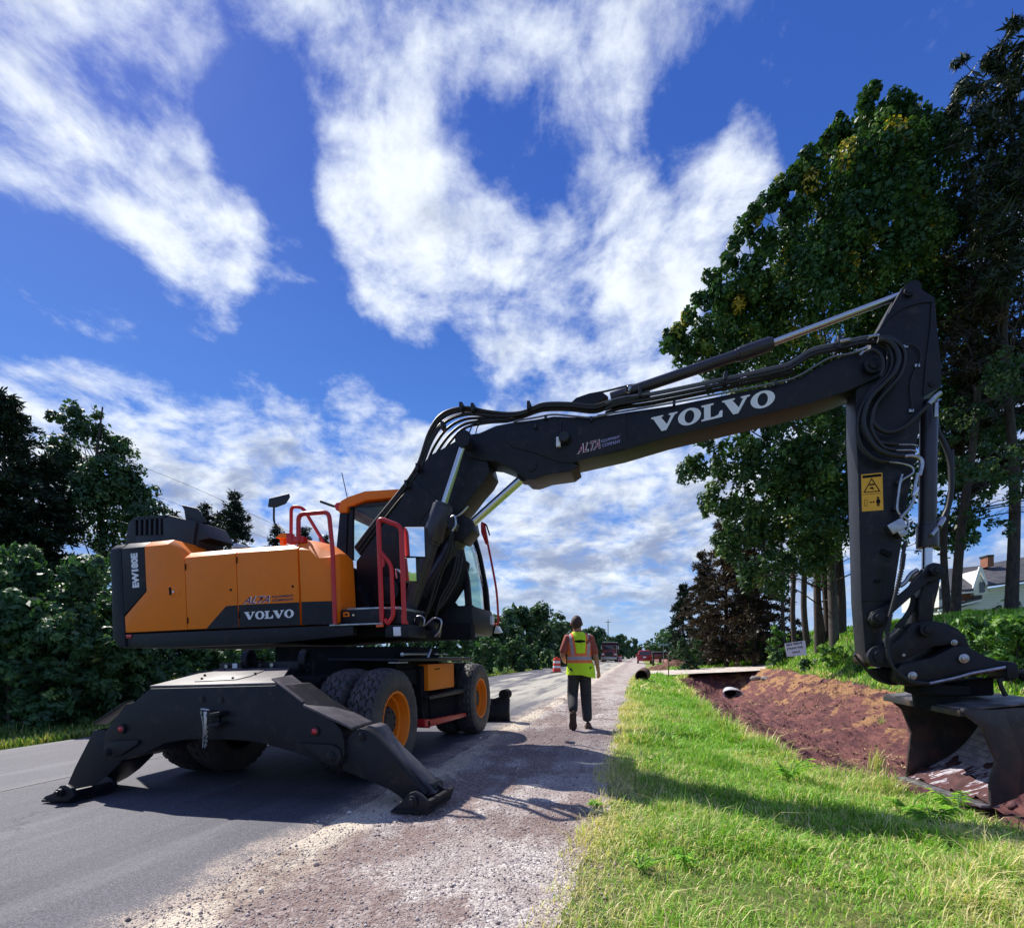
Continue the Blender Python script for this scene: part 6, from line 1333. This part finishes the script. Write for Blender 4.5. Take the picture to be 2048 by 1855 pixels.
hp([(641, 770), (686, 768), (686, 845), (641, 850)], .8, 'chimney', M_BRICK, 2.0); hp([(638, 764), (689, 762), (689, 774), (638, 776)], .9, 'chimney_cap', M_DARK2, 1.95)

# ---------------------------------------------------------------- worker
def skin(verts, edges, rad, sub=2):
    me = bpy.data.meshes.new('s'); me.from_pydata(verts, edges, []); ob = bpy.data.objects.new('s', me); COL.objects.link(ob)
    md = ob.modifiers.new('s', 'SKIN'); md.use_smooth_shade = True
    for i, r in enumerate(rad): me.skin_vertices[0].data[i].radius = r if isinstance(r, tuple) else (r, r)
    me.skin_vertices[0].data[0].use_root = True
    ob.modifiers.new('b', 'SUBSURF').levels = sub
    dg = bpy.context.evaluated_depsgraph_get(); dg.update(); r = bpy.data.meshes.new_from_object(ob.evaluated_get(dg))
    bpy.data.objects.remove(ob); return r
PB = gp2(1141, 1434); PB.z = H(PB.x, PB.y)
per = thing('person', tuple(PB), 'person walking away along the shoulder in a yellow and orange safety vest', 'person')
rx, fy = Vector((CA, SA, 0)), Vector((-SA, CA, 0))
def pw(v): return PB + rx * v[0] + fy * v[1] + Vector((0, 0, v[2]))
def pmesh(name, me, m, par=per, smooth=60):
    for v in me.vertices: v.co = pw(v.co)
    me.polygons.foreach_set('use_smooth', [True] * len(me.polygons))
    return link(name, me, m, par, 0)
M_SKIN = mat('skin', (.42, .20, .13), .5); M_HAIR = mat('dark_hair', (.060, .030, .024), .7, bump=.6, bs=90); M_SHIRT = mat('maroon_shirt', (.36, .075, .055), .8, var=.25, vs=8, bump=.4, bs=20)
M_PANTS = mat('dark_work_trousers', (.035, .034, .040), .85, var=.4, vs=5, bump=.6, bs=14); M_BOOT = mat('work_boot', (.10, .055, .035), .7, var=.4, vs=12); M_SOLE = mat('boot_sole', (.05, .028, .022), .8, bump=.6, bs=60)
J = {'pel': (-.01, 0, .95), 'sp1': (-.005, .01, 1.10), 'sp2': (-.01, .0, 1.28), 'che': (-.015, .0, 1.41), 'nk': (-.03, .02, 1.53), 'hd0': (-.04, .03, 1.60), 'hd1': (-.045, .035, 1.70),
     'shl': (-.19, .0, 1.43), 'ell': (-.275, -.02, 1.17), 'wrl': (-.22, .20, 1.06), 'hal': (-.20, .27, 1.06), 'shr': (.17, .0, 1.42), 'elr': (.25, -.04, 1.15), 'wrr': (.30, .02, .92), 'har': (.31, .04, .86),
     'hil': (-.088, 0, .90), 'knl': (-.105, .07, .53), 'anl': (-.13, -.24, .29), 'hir': (.085, 0, .90), 'knr': (.105, .03, .50), 'anr': (.125, .0, .10)}
K = list(J); ix = {k: i for i, k in enumerate(K)}
ED = [('pel', 'sp1'), ('sp1', 'sp2'), ('sp2', 'che'), ('che', 'nk'), ('nk', 'hd0'), ('hd0', 'hd1'), ('che', 'shl'), ('shl', 'ell'), ('ell', 'wrl'), ('wrl', 'hal'), ('che', 'shr'), ('shr', 'elr'), ('elr', 'wrr'), ('wrr', 'har'),
      ('pel', 'hil'), ('hil', 'knl'), ('knl', 'anl'), ('pel', 'hir'), ('hir', 'knr'), ('knr', 'anr')]
RR = dict(pel=(.14, .11), sp1=(.13, .10), sp2=(.15, .11), che=(.16, .11), nk=.058, hd0=(.068, .075), hd1=(.070, .085), shl=.065, ell=.045, wrl=.03, hal=(.038, .018), shr=.065, elr=.045, wrr=.03, har=(.035, .018), hil=.09, knl=.058, anl=.04, hir=.09, knr=.058, anr=.04)
V_, E_, R_ = [J[k] for k in K], [(ix[a], ix[b]) for a, b in ED], [RR[k] for k in K]
# fingers, as short chains rooted in the hands
for hd, sx_, dn in (('har', 1, Vector((.0, .02, -1))), ('hal', -1, Vector((.3, .8, -.2)))):
    o = Vector(J[hd]); 
    for i in range(5):
        if i < 4: b0 = o + Vector((-.024 + .016 * i if hd == 'har' else -.01, (.012 * (i - 1.5)) if hd == 'har' else 0, 0 if hd == 'har' else .012 * (i - 1.5))); L1 = (.030, .036, .034, .026)[i]; d1 = dn.normalized()
        else: b0 = o + Vector((0, .03, .02)) if hd == 'har' else o + Vector((.0, -.02, .03)); L1 = .024; d1 = (dn + Vector((0, .9, .2))).normalized()
        b1 = b0 + d1 * L1; b2 = b1 + (d1 + Vector((-.35 * sx_, .25, 0))).normalized() * L1 * .9
        n0 = len(V_); V_ += [tuple(b0), tuple(b1), tuple(b2)]; R_ += [.0095, .0088, .0075]; E_ += [(ix[hd], n0), (n0, n0 + 1), (n0 + 1, n0 + 2)]
pmesh('body', skin(V_, E_, R_), M_SKIN)
hair = MB().sphere(pw((-.045, .025, 1.685)), .105, 24, 16, (.84, .98, 1.12)); ho = hair.build('hair', M_HAIR, per, smooth=80)
MB().sphere(pw((-.13, .03, 1.665)), .03, 10, 8, (.5, .8, 1.1)).build('ear', M_SKIN, per, smooth=80); MB().sphere(pw((.042, .03, 1.665)), .03, 10, 8, (.5, .8, 1.1)).build('ear', M_SKIN, per, smooth=80)
MB().sphere(pw((-.045, .13, 1.655)), .02, 10, 8, (.7, 1, 1.2)).build('nose', M_SKIN, per, smooth=80)
MB().lathe(pw((-.035, .012, 1.515)), (0, 0, 1), [(0, .083), (.035, .072), (.04, .068), (0, .07)], 20).build('collar', M_SHIRT, per, smooth=50)
def sub(keys, extra=.0, rad=None, end=None):
    k2 = list(keys); i2 = {k: i for i, k in enumerate(k2)}
    return skin([J[k] if not (end and k in end) else end[k] for k in k2], [(i2[a], i2[b]) for a, b in ED if a in i2 and b in i2], [rad[k] for k in k2])
pmesh('shirt', sub(['pel', 'sp1', 'sp2', 'che', 'shl', 'ell', 'shr', 'elr'], rad=dict(pel=(.165, .125), sp1=(.165, .125), sp2=(.172, .13), che=(.175, .13), shl=.088, ell=.068, shr=.088, elr=.066)), M_SHIRT)
pmesh('trousers', sub(['pel', 'hil', 'knl', 'anl', 'hir', 'knr', 'anr'], rad=dict(pel=(.15, .125), hil=(.106, .112), knl=.094, anl=.076, hir=(.106, .112), knr=.094, anr=.082), end={'pel': (-.01, 0, .98)}), M_PANTS)
# vest: rings around the torso, open at the arms; reflective bands set by height and width
M_VEST, g, pos, b = base_mat('safety_vest'); at = g.n('ShaderNodeAttribute', attribute_name='vx'); at2 = g.n('ShaderNodeAttribute', attribute_name='vz')
vx, vz = at.outputs['Fac'], at2.outputs['Fac']
def band(v, a, b2): return g.m('MULTIPLY', g.m('GREATER_THAN', v, a), g.m('LESS_THAN', v, b2))
cx = g.m('ABSOLUTE', vx); off = g.m('ADD', cx, g.m('MULTIPLY', g.m('SUBTRACT', 1.40, vz), .10))
org = g.m('MAXIMUM', g.m('MULTIPLY', band(off, .088, .200), g.m('GREATER_THAN', vz, 1.10)), band(vz, 1.045, 1.20))
gry = g.m('MAXIMUM', g.m('MULTIPLY', band(off, .120, .166), g.m('GREATER_THAN', vz, 1.165)), band(vz, 1.092, 1.152))
fold = g.noise(g.mapping(pos, scale=(9, 9, 3)), 2, 5, .6)
c = g.mix(g.m('MULTIPLY', fold, .7), (.72, .98, .03), (.42, .66, .02)); c = g.mix(org, c, (.95, .20, .06)); c = g.mix(gry, c, (.42, .36, .40))
logo = g.m('MULTIPLY', g.m('LESS_THAN', g.m('ADD', g.m('POWER', g.m('DIVIDE', g.m('SUBTRACT', vx, -.01), .092), 2.0), g.m('POWER', g.m('DIVIDE', g.m('SUBTRACT', vz, 1.392), .022), 2.0)), 1.0), 1.0)
g.put(b.inputs['Base Color'], c); b.inputs['Roughness'].default_value = .75; bumped(g, b, fold, .02, .8)
rings = []; VX, VZ = [], []
prof_v = [(.86, .235, .200, .012), (.98, .220, .182, .01), (1.10, .185, .148, .0), (1.22, .192, .148, 0), (1.34, .200, .148, -.005), (1.42, .205, .142, -.01), (1.47, .19, .125, -.015), (1.50, .145, .10, -.02), (1.535, .085, .085, -.03)]
mbv = MB()
for z, a, d, dx in prof_v:
    q = []
    for k in range(40):
        t = 2 * math.pi * k / 40; w = 1 + .03 * math.sin(5 * t + z * 9) * (1 if z < 1.3 else .3); x_, y_ = a * math.cos(t) * w + dx, d * math.sin(t) * w
        zz_ = z - (.05 * (x_ > 0) * x_ / .2 if z < .95 else 0) + (.0)
        q.append(pw((x_, y_, zz_))); VX.append(x_ - dx); VZ.append(zz_)
    rings.append(q)
mbv.loft(rings, cap=False); vest = mbv.build('vest', M_VEST, per, smooth=70)
for nm, arr in (('vx', VX), ('vz', VZ)):
    a_ = vest.data.attributes.new(nm, 'FLOAT', 'POINT'); a_.data.foreach_set('value', arr)
el = MB(); el.add([pw((-.015 + .088 * math.cos(t), -.152 + .012 * abs(math.cos(t)), 1.385 + .022 * math.sin(t))) for t in [2 * math.pi * k / 28 for k in range(28)]], [tuple(range(28))]); lo = el.build('logo_patch', M_SHADE, vest, smooth=0)
def boot(name, heel, d, upv, L=.28, w=.055):
    heel, d, upv = Vector(heel), Vector(d).normalized(), Vector(upv).normalized(); s = d.cross(upv).normalized(); rings = []
    for t, ww, hh in ((0, .7, .09), (.08, .85, .11), (.3, .85, .11), (.5, .85, .085), (.75, 1.05, .065), (.93, .85, .05), (1, .5, .035)):
        c = heel + d * L * t; rings.append([pw(c + s * w * ww * a + upv * hh * b_) for a, b_ in ((-.9, .12), (-1, .45), (-.65, .92), (0, 1.05), (.65, .92), (1, .45), (.9, .12))])
    bo_ = MB().loft(rings).build(name, M_BOOT, per, .004, smooth=70)
    rings = [[pw(heel + d * L * t + s * w * ww * a + upv * hb) for a, hb in ((-1.08, 0), (-1.08, .022), (1.08, .022), (1.08, 0))] for t, ww in ((-.03, .75), (.08, .9), (.3, .86), (.5, .88), (.75, 1.08), (.93, .88), (1.03, .5))]
    MB().loft(rings).build('sole', M_SOLE, bo_, .003, smooth=50); return bo_
boot('boot', (.13, -.06, .0), (.12, 1, 0), (0, 0, 1))
boot('boot', (-.135, -.275, .275), (.03, .30, -.95), (0, .95, .30))
for nm, p0 in (('anl', (-.122, -.20, .24)), ('anr', (.10, .0, .07))): pass

# ---------------------------------------------------------------- striped barrels
M_BOR = mat('barrel_orange', (.80, .07, .03), .4); M_BWH = mat('barrel_white', (.78, .76, .74), .4)
def barrel(x, Z, lab):
    p = gpt(x, Z); t = thing('traffic_barrel', tuple(p), lab, 'traffic barrel', 'striped drums along the road'); z = 0
    for k, (h, r) in enumerate([(.10, .29), (.17, .285), (.16, .275), (.17, .265), (.16, .255), (.16, .245), (.06, .22)]):
        MB().lathe(p + Vector((0, 0, z + .04)), (0, 0, 1), [(0, r), (h - .015, r - .004), (h, r - .014)], 24).build('stripe', M_BWH if k in (2, 4) else M_BOR, t, smooth=40); z += h
    MB().lathe(p, (0, 0, 1), [(0, .42), (.04, .42), (.05, .30)], 28).build('rubber_base', M_BLACK, t)
    MB().box(p + Vector((0, 0, z + .07)), (.16, .03, .06)).build('handle', M_BOR, t, .01)
barrel(1096, 37, 'orange and white striped barrel nearest, left of the worker on the road'); barrel(1221, 84, 'striped barrel right of the dump truck'); barrel(1186, 92, 'striped barrel left of the dump truck, by its wheel')
# ---------------------------------------------------------------- vehicles far down the road
M_MAR = mat('maroon_paint', (.15, .012, .025), .3, coat=.3); M_REDC = mat('bright_red_paint', (.34, .008, .014), .25, coat=.5)
def veh(name, lab, cat, x, Z):
    p = gpt(x, Z); return thing(name, tuple(p), lab, cat), p
t, p = veh('dump_truck', 'dark red dump truck facing us in the left lane behind the worker', 'truck', 1200, 84)
def bxp(nm, c, s, m, bev=.05, par=None): return MB().box(p + Vector(c), s).build(nm, m, par or t, bev)
bxp('hood', (0, -.6, 1.35), (1.5, 1.6, .9), M_MAR, .15); cab_ = bxp('cab', (0, .9, 1.95), (2.2, 1.6, 1.7), M_MAR, .1); bxp('windscreen', (0, .07, 2.3), (1.9, .06, .65), M_GLASSD if 'M_GLASSD' in globals() else M_WIN, .02, cab_)
bxp('grille', (0, -1.42, 1.3), (1.0, .06, .75), M_DARK2, .02); bxp('bumper', (0, -1.5, .65), (2.4, .25, .34), M_STEEL, .04); bxp('dump_body', (0, 4.6, 2.2), (2.5, 5.2, 1.7), M_SHADE, .06); bxp('canopy_shield', (0, 1.4, 3.15), (2.4, 2.2, .12), M_STEEL, .03)
for sx_ in (-.95, .95):
    bxp('headlight', (sx_, -1.3, 1.25), (.32, .1, .22), M_LENSW, .03); bxp('fender', (sx_, -.7, 1.0), (.5, 1.3, .5), M_MAR, .15); bxp('mirror', (sx_ * 1.4, .2, 2.3), (.14, .08, .5), M_CHROME, .02)
    for yy in (-.7, 4.5, 5.8): MB().lathe(p + Vector((sx_ * 1.05, yy, .52)), (1, 0, 0), [(-.15, .3), (-.15, .52), (.15, .52), (.15, .3)], 24).build('wheel', M_TYRE, t)
t, p = veh('suv', 'red sport utility vehicle driving away on the shoulder side of the road', 'car', 1269, 68)
body = MB().loft([[p + Vector((x, y, z)) for x, z in [(-.95, .35), (-.97, .8), (-.93, 1.05), (-.74, 1.68 if 0 < y < 3.2 else 1.08), (-.6, 1.76 if 0 < y < 3.2 else 1.12), (.6, 1.76 if 0 < y < 3.2 else 1.12), (.74, 1.68 if 0 < y < 3.2 else 1.08), (.93, 1.05), (.97, .8), (.95, .35)]] for y in (-.05, .3, 2.9, 3.6, 4.6)]).build('body', M_REDC, t, .04)
MB().slab([p + Vector(v) for v in [(-.72, -.07, 1.12), (.72, -.07, 1.12), (.62, .16, 1.58), (-.62, .16, 1.58)]], (0, -.02, .01)).build('rear_window', M_WIN, t)
bxp('bumper', (0, -.12, .55), (1.85, .2, .28), M_REDC, .05); bxp('license_plate', (0, -.1, .86), (.34, .04, .17), M_WHITE, .01)
for sx_ in (-.84, .84):
    bxp('tail_light', (sx_, -.06, 1.05), (.17, .06, .36), M_LENSR, .02); bxp('mirror', (sx_ * 1.25, 2.9, 1.15), (.2, .08, .16), M_REDC, .03)
    for yy in (.85, 3.7): MB().lathe(p + Vector((sx_, yy, .36)), (1, 0, 0), [(-.12, .2), (-.12, .36), (.12, .36), (.12, .2)], 20).build('wheel', M_TYRE, t)
t, p = veh('work_trailer', 'low dark work trailer parked behind the dirt heap', 'trailer', 1303, 58)
bxp('bed', (0, 1, 1.15), (1.9, 3.2, .75), M_SHADE, .04); bxp('tailgate', (0, -.64, 1.12), (1.7, .06, .5), M_MAR, .02); bxp('rim', (0, 1, 1.56), (2.05, 3.4, .1), M_WORN, .02)
for sx_ in (-.9, .9): MB().lathe(p + Vector((sx_, 1, .4)), (1, 0, 0), [(-.12, .2), (-.12, .4), (.12, .4), (.12, .2)], 20).build('wheel', M_TYRE, t)
# ---------------------------------------------------------------- heap, pipe, stake, signs
M_HEAP = mat('heap_earth', (.17, .065, .035), .9, col2=(.07, .03, .022), vs=3, bump=1.0, bs=12)
hp_ = []; c = gpt(1330, 42); n = 60; V = []; gx = np.linspace(-1, 1, n)
X, Yg = np.meshgrid(gx, gx); rr_ = np.sqrt(X ** 2 + Yg ** 2); Zg = .92 * np.clip(1 - rr_, 0, 1) ** .75 + .10 * fbm(X, Yg, 51, 5, 4) * np.clip(1.15 - rr_, 0, 1) + .05 * fbm(X, Yg, 52, 16, 3) - .12
V = np.stack([c.x + .1 + X * 2.7, c.y + Yg * 1.8, c.z + Zg * 1.15], -1).reshape(-1, 3); i = (np.arange(n - 1)[:, None] * n + np.arange(n - 1)).ravel()
npmesh('dirt_heap', V, np.stack([i, i + 1, i + n + 1, i + n], 1), M_HEAP, smooth=60, label='heap of reddish dug earth before the red vehicle', cat='dirt heap')
def rust_pipe():
    p = gpt(1263, 22.3); r = .27; ax = Vector((.10, 1, .06)).normalized(); c0 = p + Vector((0, 0, r)); mb = MB(); pr = []
    n = 26
    for k in range(n + 1): pr.append((k / n * 1.25, r + .012 * math.sin(k * 1.9)))
    pr += [(1.25, .001), (1.22, .001), (1.2, r - .03), (0, r - .03), (0, r)]
    o = mb.lathe(c0, ax, pr, 36, cap=False).build('culvert_pipe', mat('rusty_pipe', (.17, .085, .05), .8, col2=(.06, .035, .03), vs=7, bump=.5), smooth=60, label='short rusty corrugated pipe lying on the shoulder before the dirt heap', cat='pipe')
rust_pipe()
def culvert():
    p = PX(1475, 1382, 5.05); y0 = 31.6; z0 = -.92; mb = MB(); M_ = mat('galvanised_steel', (.75, .77, .80), .4, metal=.2, var=.3)
    t = thing('culvert', (5.05, y0, z0), 'flared galvanised culvert end at the head of the ditch', 'culvert'); rings = []
    for y_, r_, cut in ((0, .34, 0), (-.5, .36, .0), (-1.0, .46, .25), (-1.25, .52, .5)):
        rings.append([Vector((5.0 + r_ * math.cos(a), y0 + y_, z0 + r_ * .85 * math.sin(a) * (1 - (cut if math.sin(a) > 0 else 0)))) for a in [2 * math.pi * k / 28 for k in range(28)]])
    inn = [[v + (Vector((5.0, v.y, z0)) - v).normalized() * .05 for v in r] for r in rings]
    MB().loft(rings + inn[::-1], cap=False).build('flared_end', M_, t, smooth=50)
    MB().lathe((5.0, y0 - .3, z0), (0, 1, 0), [(0, .30), (1.2, .30)], 24).build('pipe_bore', M_SHADE, t, smooth=50)
culvert()
M_WOOD = mat('stake_wood', (.34, .20, .12), .8, var=.3, vs=12)
p = gpt(1316, 26); st_ = MB().box(p + Vector((0, 0, .62)), (.05, .035, 1.4)).build('survey_stake', M_WOOD, bevel=.004, label='wooden survey stake standing at the end of the grass verge', cat='stake')
p = gpt(1306, 47); sgn = thing('street_sign', tuple(p), 'small green street name sign on a post beyond the dirt heap', 'street sign')
MB().cyl(p, p + Vector((0, 0, 2.35)), .035, n=10).build('post', M_STEEL, sgn); M_GRN = mat('sign_green', (.02, .14, .13), .5)
MB().box(p + Vector((0, 0, 2.15)), (1.05, .03, .27)).build('name_plate', M_GRN, sgn, .004)
letters(sgn, '24TH RD', p + Vector((-.42, -.02, 2.08)), Vector((1, 0, 0)), Vector((0, 0, 1)), .14, .84, M_WHITE, .01)
# straw sign
ssY = P(1590, 1300, 20.5 * 1.13).y
sg = thing('yard_sign', tuple(P(1590, 1335, ssY)), 'white hand-lettered straw sign in a wire frame on the grassy bank', 'sign')
q = [(1086, 428), (1251, 403), (1264, 520), (1106, 535)]; ZF[12] = (1300, 1180, 4.032)
MB().prism(zz(12, q, ssY), .02).build('sign_board', mat('sign_white', (.74, .74, .76), .6), sg)
fr_ = MB(); a, b2, c2_, d2_ = [XZ(12, v, ssY + .03) for v in [(1080, 365), (1242, 355), (1268, 600), (1106, 600)]]; fr_.cyl(a, b2, .008, n=6).cyl(b2, c2_, .008, n=6).cyl(d2_, a, .008, n=6); fr_.build('wire_frame', M_BLACK, sg)
for txt, a, b2, h in (('SELF SERVE', (1100, 450), (1230, 430), 17), ('STRAW FOR', (1106, 482), (1236, 463), 17), ('SALE', (1150, 508), (1210, 499), 15)):
    A, ex, ey, w = basis(12, a, b2, ssY - .006); letters(sg, txt, A, ex, ey, h * mpp(1585, ssY) / 4.032, w, M_SHADE, .03)
# small rock pile by the driveway
rk = MB(); rg = random.Random(5); c = gpt(1503, 28)
for k in range(7): rk.sphere(c + Vector((rg.uniform(-.5, .5), rg.uniform(-.4, .4), .1)), rg.uniform(.1, .22), 8, 6, (1, 1, .7))
rk.build('rock_pile', mat('rock', (.30, .27, .26), .9, var=.4, vs=4, bump=.8, bs=10), smooth=0, label='small pile of pale rocks where the driveway meets the bank', cat='rocks')
# utility pole and wires on the left
M_POLE = mat('utility_pole', (.09, .07, .06), .9)
def pole(x, Z, h, lab):
    p = gpt(x, Z); t = thing('utility_pole', tuple(p), lab, 'utility pole', 'utility poles on the left'); MB().cyl(p, p + Vector((0, 0, h)), .11, .08, n=10).build('pole', M_POLE, t); MB().box(p + Vector((0, 0, h - .5)), (1.3, .08, .1)).build('crossarm', M_POLE, t); return p + Vector((0, 0, h - .45))
a = pole(1197, 118, 9, 'far wooden utility pole in front of the trees beside the dump truck')
wr = [[P(x * 1.016, y * 1.016, Y_) for x, y, Y_ in pts] for pts in ([(-40, 810, 26), (330, 938, 30), (620, 1068, 44), (870, 1172, 80)], [(-40, 845, 26), (330, 985, 31), (620, 1095, 46), (870, 1190, 82)])]
for k, w_ in enumerate(wr):
    tag(MB().tube(w_, lambda s: .006 + .014 * s, 5, sub=8).build('power_line', M_BLACK, smooth=60), ['upper thin power line crossing the sky above the hood', 'lower thin power line crossing the sky above the hood'][k], 'cable', 'power lines')
